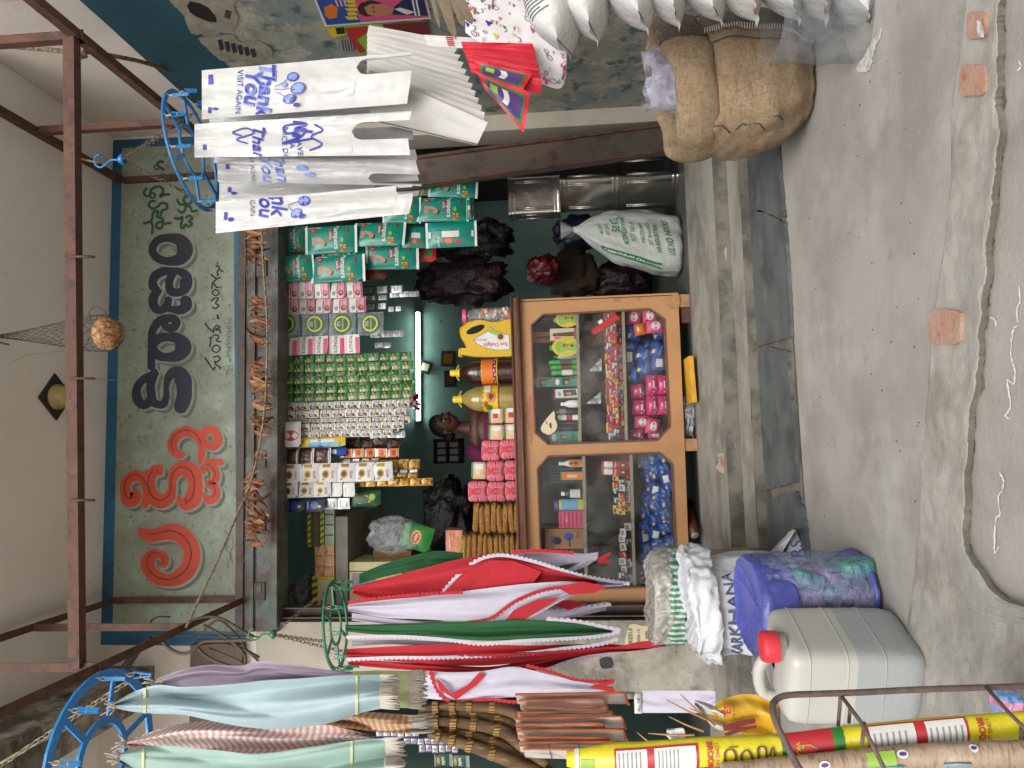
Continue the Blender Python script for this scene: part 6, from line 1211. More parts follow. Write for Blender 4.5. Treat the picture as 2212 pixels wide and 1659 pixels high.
tbag('white carrier bag with blue balloons and Thank You print, nearest the right wall', (436, 152, 258), (884, 112, 224), yH-.12, (764, .06, .36), seed=1, prints=TY)
tbag('greyer carrier bag hanging half hidden between the two front bags', (452, 245, 285), (872, 222, 262), yH+.06, (800, .3, .7), m=m_bag2, seed=2)
tbag('white carrier bag with blue swirls and have a nice day print, in the middle', (420, 268, 340), (888, 240, 335), yH-.16, (765, .2, .62), seed=3, prints=SW)
tbag('white carrier bag behind the swirl printed one, showing its pleated handles', (462, 290, 352), (898, 272, 345), yH+.08, (790, .4, .7), m=m_bag2, seed=4)
tbag('thin see through carrier bag with faded balloon print left of the swirl bag', (470, 338, 392), (904, 345, 402), yH-.04, (790, .55, .95), m=m_bag2, seed=5, prints=[('t', 'You', .5, .24, 34, m_inkl, .02), ('t', 'Thank', .5, .31, 34, m_inkl, .02), ('e', .4, .42, .12, .03, m_inkl), ('e', .65, .45, .1, .028, m_inkl), ('r', .3, .04, .5, .055, m_ink), ('t', 'SIT AGAIN', .5, .17, 13, m_inkg)])
tbag('white carrier bag with a dark blue print, behind the thin see through one', (474, 392, 436), (900, 368, 424), yH+.1, (800, .4, .8), seed=6, prints=[('r', .3, .04, .55, .055, m_ink), ('e', .6, .07, .08, .014, m_ink)])
tbag('white carrier bag with balloons, leftmost on the blue hanger', (466, 436, 504), (886, 398, 462), yH-.1, (850, .0, .3), seed=7, prints=[('r', .35, .04, .6, .055, m_ink), ('e', .6, .075, .07, .014, m_ink), ('t', 'GAIN', .3, .18, 15, m_inkg), ('t', 'You', .15, .245, 42, m_ink, .02), ('t', 'nk', .3, .31, 46, m_ink, .02), ('l', [(.3, .36), (.25, .39), (.2, .42)], 1.2, m_ink), ('l', [(.35, .36), (.5, .38), (.5, .4)], 1.2, m_ink), ('e', .22, .44, .16, .03, m_ink), ('e', .22, .44, .14, .025, m_inkl), ('e', .6, .405, .16, .028, m_ink), ('e', .6, .405, .14, .023, m_inkl), ('e', .72, .44, .08, .014, m_ink)])

# ================================================================== RED / WHITE / GREEN CLOTH BAGS ON THE GREEN HANGER
def cl(nm, r, g, b, k=.74): return mat(nm, C(r, g, b, k), rough=.85, var=.05, scale=14, bump=.12, bscale=260, bdist=.0015)
c_red = cl('red_cloth', 196, 40, 52); c_wht = cl('white_cloth', 215, 210, 226, .75); c_grn = cl('green_cloth', 40, 100, 56); c_pink = cl('lilac_white_cloth', 206, 196, 214, .9)
def teeth(mb, P, y, m, out, n, w=6.0, base=3.0):
    """pinked edging along a sight-line polyline P; out = +1 to larger Y"""
    S = crom([(float(a), float(b)) for a, b in P], 10); L = [0]
    for i in range(1, len(S)): L.append(L[-1]+math.hypot(S[i][0]-S[i-1][0], S[i][1]-S[i-1][1]))
    def at(s):
        s = max(0, min(L[-1], s)); 
        for i in range(1, len(L)):
            if L[i] >= s: t = (s-L[i-1])/(L[i]-L[i-1] or 1); return (S[i-1][0]+(S[i][0]-S[i-1][0])*t, S[i-1][1]+(S[i][1]-S[i-1][1])*t)
        return S[-1]
    n = max(3, int(L[-1]/10)) if n > 14 else n; st = L[-1]/n; vs = []; fs = []
    for k in range(n):
        a, b, c = at(k*st), at((k+1)*st), at((k+.5)*st); dx, dy = b[0]-a[0], b[1]-a[1]; l = math.hypot(dx, dy) or 1; nx, ny = -dy/l, dx/l
        if ny*out < 0: nx, ny = -nx, -ny
        yy = y+.006*noise.noise(Vector((a[0]*.05, a[1]*.05, 2)))
        q = [(a[0]-nx*base, a[1]-ny*base), (a[0]+nx*w*.45, a[1]+ny*w*.45), (c[0]+nx*w, c[1]+ny*w), (b[0]+nx*w*.45, b[1]+ny*w*.45), (b[0]-nx*base, b[1]-ny*base)]
        vs = [W(p[0], p[1], yy) for p in q]; mb.add(vs, [(0, 1, 2, 3, 4)], m)
def clothbag(label, st, y, m, trims=(), folds=1.5, amp=.02, seed=0, extra=(), y2=None, cat='cloth bag', group='cloth bags on the green hanger'):
    t = thing('cloth_bag', label, cat, W(st[0][0], st[0][1], y), group)
    mb = MB(); drape(mb, st, y, m, nu=26, amp=amp, folds=folds, seed=seed, k=5, y2=y2, cre=.5); fb_ = mb.build('fabric', parent=t)
    for k, (P, mm, out, n_) in enumerate(trims):
        mb = MB(); teeth(mb, P, y-amp*.9-.006-.001*k+((y2-y)*.5 if y2 else 0), mm, out, n_); mb.build('zigzag_edging', parent=fb_)
    for k, (P, mm) in enumerate(extra):
        mb = MB(); PP = [(P[i][0]+(P[(i+1) % len(P)][0]-P[i][0])*q/6+1.6*noise.noise(Vector((i, q, 2))), P[i][1]+(P[(i+1) % len(P)][1]-P[i][1])*q/6+1.6*noise.noise(Vector((i, q, 7)))) for i in range(len(P)) for q in range(6)]; mb.poly([W(a, b, y-amp-.012-.002*k+((y2-y)*.5 if y2 else 0)) for a, b in PP], mm); mb.build('cloth_patch', parent=t)
    return t
yg = 3.62
clothbag('dark green cloth hanging behind the big red one, top right of the green hanger', [(776, 1240, 1262), (830, 1218, 1246), (900, 1198, 1232), (945, 1190, 1220), (1000, 1194, 1215)], yg+.22, c_grn, seed=1, amp=.01)
clothbag('large bright red cloth bag with a white zigzag edge, rightmost on the green hanger', [(762, 1268, 1284), (830, 1250, 1304), (920, 1226, 1305), (1010, 1204, 1298), (1100, 1198, 1285), (1180, 1218, 1276), (1240, 1240, 1270), (1290, 1254, 1262)], yg-.02, c_red, [([(957, 1280), (985, 1248), (1030, 1212), (1080, 1200), (1140, 1210), (1200, 1228), (1260, 1245), (1330, 1258), (1360, 1262)], c_wht, -1, 30), ([(1106, 1195), (1150, 1190), (1200, 1192), (1240, 1195)], c_red, -1, 12)], seed=2, amp=.025, extra=[([(957, 1280), (1000, 1240), (1060, 1210), (1110, 1212), (1170, 1235), (1150, 1262), (1060, 1275)], mat('deeper_red_cloth', C(190, 34, 46, .8), rough=.85))])
clothbag('white cloth triangle hanging behind the red bag toward the counter', [(1095, 1200, 1218), (1150, 1190, 1232), (1210, 1192, 1240), (1260, 1196, 1226), (1292, 1192, 1206)], yg+.1, c_pink, [([(1130, 1226), (1180, 1236), (1230, 1232), (1262, 1212), (1290, 1204)], c_wht, 1, 14)], seed=3, amp=.01, extra=[([(1185, 1228), (1220, 1220), (1246, 1216), (1220, 1234)], c_grn), ([(1290, 1206), (1320, 1192), (1318, 1200), (1306, 1206), (1322, 1216), (1292, 1218)], c_red)])
clothbag('white cloth bag with red lower edging just left of the large red one', [(752, 1306, 1320), (830, 1296, 1334), (920, 1288, 1338), (1010, 1276, 1344), (1090, 1266, 1345), (1150, 1260, 1332), (1230, 1256, 1290), (1300, 1262, 1272), (1345, 1260, 1268)], yg-.08, c_wht, [([(1010, 1344), (1060, 1335), (1110, 1300), (1170, 1275), (1230, 1266)], c_red, 1, 16), ([(752, 1302), (830, 1292), (920, 1284), (1000, 1280)], c_red, -1, 18)], seed=4, amp=.02, extra=[([(1086, 1346), (1110, 1318), (1160, 1296), (1210, 1290), (1180, 1310), (1120, 1346)], c_red), ([(1200, 1268), (1260, 1256), (1312, 1268), (1280, 1282), (1230, 1284)], c_red)])
clothbag('lilac white cloth fold in shade between the white and green bags', [(760, 1324, 1340), (860, 1338, 1352), (960, 1340, 1350), (1060, 1300, 1345), (1150, 1300, 1348), (1230, 1310, 1335), (1310, 1300, 1318)], yg+.1, c_pink, [([(1130, 1306), (1200, 1320), (1280, 1312), (1320, 1306)], c_wht, -1, 14)], seed=5, amp=.015, extra=[([(1176, 1302), (1230, 1296), (1268, 1304), (1230, 1318)], c_red)])
clothbag('dark green cloth bag with white zigzag edges in the middle of the hanger', [(746, 1350, 1364), (830, 1348, 1372), (930, 1344, 1376), (1040, 1342, 1384), (1120, 1338, 1382), (1200, 1342, 1380), (1280, 1352, 1374), (1322, 1362, 1368)], yg-.1, c_grn, [([(748, 1376), (850, 1374), (950, 1380), (1040, 1390), (1120, 1384), (1200, 1380), (1290, 1374), (1338, 1364)], c_wht, 1, 34), ([(1180, 1338), (1240, 1342), (1290, 1352), (1340, 1362)], c_wht, -1, 12)], seed=6, amp=.02)
clothbag('red cloth bag with a long white zigzag strip left of the green one', [(748, 1402, 1420), (850, 1396, 1428), (950, 1392, 1436), (1040, 1392, 1438), (1140, 1394, 1430), (1230, 1392, 1420), (1310, 1390, 1410), (1370, 1396, 1406), (1440, 1392, 1396)], yg-.04, c_red, [([(750, 1424), (850, 1420), (950, 1420), (1040, 1416), (1140, 1410), (1220, 1400), (1290, 1392), (1335, 1380)], c_wht, 1, 34)], seed=7, amp=.02, extra=[([(1320, 1400), (1380, 1386), (1438, 1380), (1442, 1386), (1404, 1394), (1452, 1396), (1400, 1400)], c_red)])
clothbag('small white cloth piece between the green bag and the striped red one', [(760, 1384, 1396), (850, 1382, 1392), (950, 1386, 1400), (990, 1388, 1404), (1060, 1392, 1400)], yg+.04, c_pink, [([(950, 1390), (985, 1392), (1020, 1402)], c_wht, 1, 6)], seed=8, amp=.01)
clothbag('red cloth bag hanging in the second row behind the striped red one', [(752, 1424, 1436), (860, 1430, 1446), (960, 1436, 1452), (1060, 1440, 1462), (1150, 1424, 1450), (1230, 1414, 1428), (1300, 1408, 1416)], yg+.02, c_red, [([(1180, 1446), (1230, 1428), (1280, 1416), (1318, 1410)], c_wht, 1, 14)], seed=9, amp=.02)
clothbag('lowest white cloth bag with wide red borders beside the towels', [(900, 1448, 1506), (960, 1452, 1512), (1040, 1450, 1510), (1110, 1440, 1506), (1180, 1456, 1502), (1260, 1474, 1498), (1325, 1484, 1492)], yg-.14, c_wht, [([(930, 1450), (945, 1490), (975, 1516), (1050, 1510), (1120, 1516), (1200, 1512), (1270, 1506), (1328, 1498)], c_red, 1, 30), ([(1136, 1438), (1190, 1452), (1250, 1470), (1324, 1472)], c_red, -1, 16)], seed=10, amp=.015, extra=[([(925, 1450), (938, 1452), (950, 1490), (985, 1512), (1030, 1480), (1050, 1458), (1036, 1452), (1010, 1480), (975, 1498), (950, 1470)], c_red), ([(1270, 1484), (1328, 1466), (1326, 1476), (1310, 1480), (1330, 1490), (1325, 1496)], c_red)])
# ================================================================== TOWELS
def tw(nm, r, g, b, wave=None): return mat(nm, C(r, g, b, .74), rough=.9, var=.06, scale=18, bump=.15, bscale=300, bdist=.0015, wave=wave)
t_lb = tw('light_blue_towel', 182, 205, 212); t_mint = tw('mint_towel', 170, 200, 190); t_lil = tw('lilac_towel', 224, 206, 230); t_pk = tw('pink_check_towel', 255, 204, 214, [(C(255, 240, 222, .95), 15, 'Z', .5)]); t_pk2 = tw('pink_gold_check_towel', 224, 164, 154, [(C(226, 200, 140, .9), 15, 'Z', .5)]); t_yg = tw('yellow_green_towel', 198, 206, 148); t_str = tw('pale_yellow_stripe', 222, 226, 176); t_fr = tw('towel_fringe', 205, 196, 184)
def towel(label, st, y, m, stripeX=None, fringe=None, seed=0, amp=.03, folds=1.3, y2=None, top_fr=False):
    t = thing('towel', label, 'towel', W(st[0][0], st[0][1], y), 'towels on the bright blue hanger'); mb = MB()
    fn = drape(mb, st, y, m, nu=36, amp=amp, folds=folds, seed=seed, k=6, y2=y2, cre=1.2); fb_ = mb.build('fabric', parent=t)
    X0, X1 = st[0][0], st[-1][0]; 
    S = crom([tuple(map(float, q)) for q in st], 6); n = len(S)-1
    for sx in (stripeX or []):
        i = min(range(n+1), key=lambda i: abs(S[i][0]-sx)); mb = MB()
        mb.grid(lambda u, v: fn(u, i/n)+Vector((0, -.003, 0))+(W(S[i][0]+(v-.5)*6, S[i][1]+(S[i][2]-S[i][1])*u, y)-W(S[i][0], S[i][1]+(S[i][2]-S[i][1])*u, y)), 20, 1, t_str); mb.build('woven_stripe', parent=fb_)
    if fringe:
        mb = MB(); rr = random.Random(seed)
        for k in range(46):
            u = (k+rr.random()*.6)/46; p = fn(u, 1.0); s = pxm(X1, st[-1][1], y); dx = rr.uniform(-6, 6)*s; L = fringe*s*rr.uniform(.7, 1.1)
            mb.tube([p+Vector((0, .0, .01)), p+Vector((dx*.4, -.004, -L*.5)), p+Vector((dx, rr.uniform(-.01, .01), -L))], [.0028, .0035, .002], t_fr, 5)
        mb.build('fringe', parent=t, kind='stuff')
    if top_fr:
        mb = MB(); rr = random.Random(seed+50)
        for k in range(12):
            p = fn(rr.random(), 0.0); mb.tube([p, p+Vector((rr.uniform(-.02, .02), rr.uniform(-.02, .02), rr.uniform(.01, .04)))], .0022, t_fr, 4)
        mb.build('top_fringe', parent=t, kind='stuff')
towel('lilac towel hanging furthest right on the bright blue hanger, against the wall', [(335, 1468, 1490), (390, 1448, 1486), (450, 1436, 1484), (520, 1438, 1484), (560, 1428, 1480), (640, 1436, 1478), (720, 1448, 1470), (760, 1452, 1464)], yL+.05, t_lil, [345], seed=1, top_fr=True)
towel('pale yellow green towel end showing under the lilac towel', [(690, 1450, 1480), (760, 1450, 1500), (830, 1448, 1525), (890, 1450, 1530)], yL+.2, t_yg, None, 32, seed=2, amp=.012)
towel('light blue towel with a pale yellow stripe and white fringe, front and centre', [(250, 1516, 1530), (290, 1494, 1538), (340, 1480, 1542), (400, 1484, 1545), (500, 1478, 1566), (570, 1470, 1574), (640, 1466, 1572), (720, 1460, 1560), (780, 1458, 1540), (828, 1458, 1530)], yL-.05, t_lb, [310, 768], 34, seed=3, amp=.03, top_fr=True)
towel('pink and cream checked towel hanging between the light blue and mint ones', [(274, 1600, 1614), (330, 1580, 1622), (400, 1562, 1624), (500, 1556, 1628), (600, 1562, 1632), (700, 1566, 1624), (770, 1580, 1608), (810, 1592, 1604)], yL+.01, t_pk, None, None, seed=4, amp=.04, top_fr=True)
towel('pink and gold checked towel end with cream fringe behind the light blue one', [(700, 1545, 1566), (760, 1538, 1574), (830, 1540, 1582), (895, 1546, 1584)], yL+.2, t_pk2, None, 40, seed=5, amp=.02)
towel('mint green towel with white fringe at the left edge of the picture', [(258, 1628, 1646), (310, 1612, 1680), (380, 1612, 1700), (480, 1622, 1705), (560, 1628, 1705), (680, 1612, 1700), (760, 1600, 1690), (838, 1594, 1680)], yL-.08, t_mint, [308, 756], 36, seed=6, amp=.03, top_fr=True)
# ================================================================== CLOTH GOODS HANGING ON THE RIGHT WALL SIDE
c_cot = mat('white_cotton', C(208, 206, 202, .76), rough=.9, var=.05, bump=.15, bscale=200, bdist=.002); m_seam = mat('brown_seam', C(112, 96, 80), rough=.9)
def qp(mb, c, y, m, n=10, bul=.01, seed=0, yb=0.0):
    """cloth patch with sight-line corners c=[top-right, top-left, bottom-left, bottom-right]"""
    def fn(u, v):
        a = Vector(c[0]).lerp(Vector(c[1]), u); b = Vector(c[3]).lerp(Vector(c[2]), u); q = a.lerp(b, v)
        return W(q.x, q.y, y+yb*v+bul*math.sin(u*4+seed)*v+bul*noise.noise(Vector((u*3+seed, v*3, 1))))
    mb.grid(fn, n, n, m); return fn
for i in range(12):
    t_ = i/11; c = [(797, 54+9.5*i), (792, 78+11*i), (962+8*i, 114+17.5*i), (982+6.5*i, 88+15.5*i)]
    if i == 11: c = [(800, 152), (800, 262), (1030, 314), (1054, 264)]
    y = 3.35-.035*i; t = thing('cotton_bag', 'plain white cotton bag fanned on the right wall, '+['hindmost', 'second from the back', 'third from the back', 'fourth from the back', 'fifth from the back', 'sixth from the back', 'sixth from the front', 'fifth from the front', 'fourth from the front', 'third from the front, brown seam', 'second from the front, brown seam', 'frontmost and widest'][i], 'cotton bag', W(c[0][0], c[0][1], y), 'white cotton bags')
    cc_ = c
    mb = MB(); fn = qp(mb, cc_, y, c_cot, seed=i, bul=.014, yb=-.02); mb.build('fabric', parent=t)
    if i in (9, 10, 11):
        mb = MB(); mb.tube([fn(.8 if i < 11 else .97, q/10)+Vector((0, -.003, 0)) for q in range(11)], .0028, m_seam, 4); mb.build('seam', parent=t)
c_rb = mat('red_printed_bag', C(205, 30, 52, .85), rough=.6, var=.06, bump=.15, bscale=60)
for i in range(9):
    t = thing('red_bag', 'bright red shopping bag in the bunch on the right, '+['hindmost', 'second from the back', 'third from the back', 'fourth from the back', 'middle one', 'fourth from the front', 'third from the front', 'second from the front', 'frontmost with purple and green print'][i], 'shopping bag', W(1010, 90+14*i, 3.1), 'red shopping bags')
    y = 3.2-.03*i; c = [(996+3*i, 90+7*i), (1000+3*i, 106+8.5*i), (1158+1.5*i, 114+15*i), (1150+3.5*i, 94+13*i)]
    if i == 7: c = [(1026, 132), (1028, 158), (1128, 196), (1150, 160)]
    if i == 8: c = [(1033, 160), (1046, 190), (1131, 286), (1146, 200)]
    mb = MB(); fn = qp(mb, c, y, c_rb, seed=i, bul=.014); mb.build('fabric', parent=t)
    if i >= 7:
        mb = MB(); mb.grid(lambda u, v: fn(.12+.8*u, .1+.82*v)+Vector((0, -.002, 0)), 6, 6, P_green); mb.grid(lambda u, v: fn(.2+.65*u, .14+.74*v)+Vector((0, -.003, 0)), 6, 6, P_purple)
        mb.grid(lambda u, v: fn(.25+.5*u, .45+.12*v+.05*math.sin(u*3))+Vector((0, -.004, 0)), 6, 2, P_white); mb.grid(lambda u, v: fn(.3+.3*u, .2+.16*v)+Vector((0, -.004, 0)), 4, 3, P_lime)
        A, B_ = fn(.4, .78), fn(.9, .78); mb.build('print', parent=t)
c_fl = mat('white_floral_cloth', C(214, 210, 212, .9), rough=.8, bump=.1, bscale=200, bdist=.001)
t = thing('floral_bag', 'large white cloth bag printed with tiny coloured butterflies and rainbows on the right', 'cloth bag', W(1020, 60, 3.0))
mb = MB(); st = [(1005, -30, 70), (1040, -30, 95), (1080, -30, 120), (1130, -20, 160), (1180, 0, 185), (1212, 50, 190), (1224, 90, 160)]; fn = drape(mb, st, 3.26, c_fl, nu=16, amp=.02, folds=1.2, seed=3, k=5); mb.build('fabric', parent=t)
mb = MB(); rr = random.Random(4)
for k in range(120):
    u, v = rr.uniform(.04, .95), rr.uniform(.03, .95); m = rr.choice([P_red, P_yel, P_blue, P_green, P_purple, P_pink, P_orange]); r = rr.uniform(.012, .03); typ = rr.randrange(3)
    p0 = fn(u, v); ex = (fn(min(1, u+.02), v)-p0).normalized(); ez = (fn(u, min(1, v+.02))-p0).normalized(); g = lambda a, b: p0+ex*a+ez*b+Vector((0, -.004-.0001*k*.1, 0))
    if typ == 0: mb.tube([g(math.cos(q)*r*.5, math.sin(q)*r*.5) for q in [j*pi/5 for j in range(7)]], .0016, m, 4)
    elif typ == 1: mb.add([g(math.cos(q)*r*.5*(1+.4*math.cos(3*q)), math.sin(q)*r*.5*(1+.4*math.cos(3*q))) for q in [j*pi/6 for j in range(12)]], [tuple(range(12))], m)
    else: mb.tube([g(math.cos(q)*r*.4, math.sin(q)*r*.6) for q in [j*pi/4 for j in range(8)]], .0014, m, 4, close=True)
mb.build('printed_motifs', parent=t, kind='stuff')
t = thing('striped_bag', 'white bag with red squares squeezed behind the cotton bags', 'cloth bag', W(1000, 120, 3.3))
mb = MB(); fn = qp(mb, [(915, 75), (925, 100), (1070, 108), (1072, 84)], 3.3, c_fl, seed=2); mb.build('fabric', parent=t)
mb = MB()
for i in range(5): mb.grid(lambda u, v: fn(.1+.17*i+.11*u, .88+.1*v)+Vector((0, -.004, 0)), 1, 1, P_red); mb.grid(lambda u, v: fn(.1+.17*i+.11*u, .3+.1*v)+Vector((0, -.004, 0)), 1, 1, P_red)
mb.build('red_square_print', parent=t, kind='stuff')
m_kraft = mat('kraft_card', C(120, 104, 84, .85), rough=.8, var=.3, scale=14)
for i, (Xa, Ya, Xb, Yb, w_) in enumerate([(930, -20, 950, 62, 5), (945, -25, 980, 78, 9), (960, -20, 985, 86, 7), (975, -20, 1002, 58, 10), (985, -20, 1020, 52, 12)]):
    mb = MB(); a, b = W(Xa, Ya, 2.6), W(Xb, Yb, 2.6-.02*i); d = (b-a).normalized(); n_ = Vector((-d.z, 0, d.x)); s = w_*pxm(Xa, Ya, 2.6)
    mb.slab([a+n_*s, a-n_*s, b-n_*s*.7-d*.03, b, b+n_*s*.7-d*.03], (0, .004, 0), m_kraft); tag(mb.build('card_strip'), 'brown card strip pointing in from the right edge, '+['uppermost thin one', 'second one, longest', 'third one, with a sharp tip', 'fourth one', 'lowest and widest'][i], 'card', 'brown card strips')
# posters on the right wall
def wallpoly(mb, pts, m, off): mb.poly([WX(X, Y, XW)+Vector((-off, 0, 0)) for X, Y in pts], m)
t = thing('poster', 'pink and blue poster with a portrait and yellow Telugu lettering on the right wall', 'poster', WX(800, 10, XW))
mb = MB(); wallpoly(mb, [(668, -30), (702, 56), (932, 38), (915, -30)], P_white, .006); mb.build('paper', parent=t)
mb = MB(); wallpoly(mb, [(674, -25), (706, 51), (780, 45), (750, -25)], P_blue, .008); wallpoly(mb, [(750, -25), (780, 45), (926, 34), (910, -25)], P_pink, .0082)
wallpoly(mb, [(772, 14), (778, 4), (800, -4), (822, 2), (828, 14), (818, 30), (790, 32), (776, 26)], P_hair, .009); wallpoly(mb, [(786, 12), (800, 5), (830, 4), (852, 14), (846, 28), (820, 32), (795, 28)], P_skin, .0096); wallpoly(mb, [(846, 28), (852, 10), (880, -12), (912, -20), (924, 30)], P_navy, .0094); wallpoly(mb, [(852, 16), (864, 12), (896, 22), (880, 28)], P_white, .0098)
wallpoly(mb, [(700, 12), (716, 4), (730, 14), (728, 34), (712, 38), (702, 30)], P_orange, .009)
for k in range(5): wallpoly(mb, [(744+6*(k % 2), -4+9*k), (766+3*(k % 3), -5+9*k), (768+2*k, 2+9*k), (752, 3+9*k)], P_yel, .0092+.0001*k)
for k in range(3): wallpoly(mb, [(716+9*k, -24), (720+9*k, -24), (732+9*k, 10), (728+9*k, 10)], P_lpink, .0092)
for k in range(2): wallpoly(mb, [(896+8*k, 30), (900+8*k, 30), (890+8*k, -20), (886+8*k, -20)], P_white, .0102)
mb.build('print', parent=t)
for e in ((806, 12), (808, 21)): mb = MB(); wallpoly(mb, [(e[0]+2*math.cos(q), e[1]+2.4*math.sin(q)) for q in [j for j in range(6)]], P_hair, .0105); mb.build('printed_eye', parent=t)
t = thing('poster', 'yellow, green and red advertisement poster mostly hidden behind the cotton bags', 'poster', WX(760, 80, XW))
mb = MB(); wallpoly(mb, [(704, 56), (718, 82), (752, 74), (775, 118), (800, 112), (930, 90), (925, 44)], P_lime, .004); mb.build('paper', parent=t)
mb = MB(); wallpoly(mb, [(704, 58), (718, 80), (748, 72), (740, 56)], P_yel, .0055); wallpoly(mb, [(745, 58), (790, 54), (800, 62), (770, 84), (790, 108), (778, 114), (752, 76)], P_red, .006); wallpoly(mb, [(826, 50), (925, 44), (930, 88), (840, 86)], P_dred, .0055)
wallpoly(mb, [(724, 58), (742, 56), (746, 70), (728, 72)], P_black, .006); mb.build('print', parent=t)
t = thing('newspaper_scrap', 'grey newspaper scrap pasted on the right wall below the yellow advertisement', 'newspaper', WX(740, 95, XW))
mb = MB(); wallpoly(mb, [(733, 82), (752, 78), (772, 110), (740, 112)], P_grey, .005); mb.build('paper', parent=t); mb = MB()
for k in range(5): wallpoly(mb, [(738+6*k, 84), (740+6*k, 84), (744+6*k, 108), (742+6*k, 108)], P_black, .0058)
mb.build('print', parent=t)
# torn old posters high on the wall
m_torn = mat('torn_poster_paper', C(150, 146, 128, .8), rough=.9, var=.3, scale=12)
for j, (pts, lb) in enumerate((([(366, -10), (380, 15), (396, 30), (408, 60), (418, 72), (440, 70), (470, 60), (500, 66), (515, 40), (505, 10), (520, -15), (440, -20)], 'torn pale poster scrap with a black shape high on the right wall'), ([(428, 82), (450, 78), (500, 72), (520, 90), (560, 86), (590, 110), (560, 130), (520, 125), (480, 128), (455, 110)], 'torn pale poster scrap lower on the teal band of the right wall'))):
    t = thing('poster_scrap', lb, 'poster', WX(pts[0][0], pts[0][1], XW)); P = crom([(float(a), float(b)) for a, b in pts], 6, True); P = [(a+3*noise.noise(Vector((a*.3, b*.3, 0))), b+3*noise.noise(Vector((a*.3, b*.3, 5)))) for a, b in P]
    mb = MB(); wallpoly(mb, P, m_torn, .005); mb.build('paper', parent=t)
    mb = MB()
    if j == 0: wallpoly(mb, [(404, 10), (410, 0), (430, 4), (450, 14), (466, 34), (468, 46), (450, 44), (425, 34), (410, 24)], P_black, .0065); wallpoly(mb, [(488, 18), (500, 22), (496, 40), (484, 34)], P_brown, .0065)
    else:
        for k in range(6): wallpoly(mb, [(470+14*k, 84+4*k), (480+14*k, 82+4*k), (484+14*k, 104+3*k), (476+14*k, 108+3*k)], m_navy, .0062+.0001*k)
    mb.build('print', parent=t)

# ================================================================== SACKS
def sackmesh(base, w, d, h, m, prof, seed=0, wr=.05, lean=(0, 0), n=56, nv=40, ew=1.0, fold=0.0, top_open=True):
    """prof: (t, scale) along height"""
    mb = MB(); S = crom([tuple(map(float, q)) for q in prof], 6)
    def rad_at(v):
        for i in range(1, len(S)):
            if S[i][0] >= v: t = (v-S[i-1][0])/((S[i][0]-S[i-1][0]) or 1); return S[i-1][1]+(S[i][1]-S[i-1][1])*t
        return S[-1][1]
    def f(u, v):
        th = u*2*pi; r = rad_at(v); s = lambda q: math.copysign(abs(q)**.85, q); p3 = Vector((math.cos(th)*1.5, math.sin(th)*1.5, v*3+seed))
        k = r*(1+wr*noise.noise(p3*1.6)+wr*.5*noise.noise(p3*4)+fold*math.sin(th*9+seed+2*math.sin(v*5))*(.3+v))
        return Vector(base)+Vector((s(math.cos(th))*w/2*k+lean[0]*v, s(math.sin(th))*d/2*k+lean[1]*v, v*h+.01*noise.noise(p3*2)))
    mb.grid(f, n, nv, m, closeu=True); return mb, f
m_jute = layered('jute_weave', C(156, 134, 106, .74), [(C(130, 106, 80, .7), 3, .45, .65, .6), (C(172, 152, 124, .78), 7, .5, .68, .6), (C(110, 88, 62, .8), 140, .5, .62, .5, (1, 1, .25)), (C(112, 90, 64, .8), 140, .5, .62, .5, (.25, .25, 1)), (C(84, 70, 66, .7), 5, .64, .7, .5, (.15, .15, 2))], rough=.95, bumps=((170, .004), (12, .012)))
m_juted = layered('dark_jute_weave', C(92, 80, 68, .8), [(C(64, 56, 48, .75), 60, .5, .62, .8), (C(120, 106, 90, .8), 90, .6, .68, .6)], rough=.95, bumps=((170, .004), (12, .012)))
m_grnline = mat('green_sack_ink', C(40, 70, 66, .8), rough=.9)
yj = 2.72; bj = WZ(1752, 150, 0.002); bj = Vector((W(1600, 170, yj).x, yj+.06, 0.002)); sj = pxm(1600, 170, yj)
t = thing('jute_sack', 'full brown jute sack with a rolled down neck standing beside the paving stones', 'sack', bj)
wj = 295*sj; hj = W(1500, 190, yj).z
mb, fj = sackmesh(bj, wj, .46, hj, m_jute, [(0, .0), (.002, .62), (.06, .72), (.2, .88), (.4, 1.0), (.65, 1.03), (.85, 1.0), (1, .93)], seed=2, wr=.07, fold=.015); mb.build('sack_body', parent=t)
# rolled collar
def collar(u, v):
    th = u*2*pi; r0 = .95+.03*math.sin(th*3+1)+.03*noise.noise(Vector((math.cos(th)*2, math.sin(th)*2, 0))); a = v*2*pi; rr = .07*(1+.3*noise.noise(Vector((math.cos(th)*2, math.sin(th)*2, 7))))
    return bj+Vector((math.cos(th)*(wj/2*r0+math.cos(a)*rr*.5), math.sin(th)*(.23*r0+math.cos(a)*rr*.5), hj+.035+math.sin(a)*rr*1.15+.045*math.cos(th)))
mb = MB(); mb.grid(collar, 60, 16, m_jute, closeu=True); mb.build('rolled_neck', parent=t)
mb = MB(); mb.grid(lambda u, v: bj+Vector((math.cos(u*2*pi)*wj*.44*v, math.sin(u*2*pi)*.2*v, hj+.02+.03*(1-v))), 30, 5, m_juted, closeu=True); mb.build('contents', parent=t)
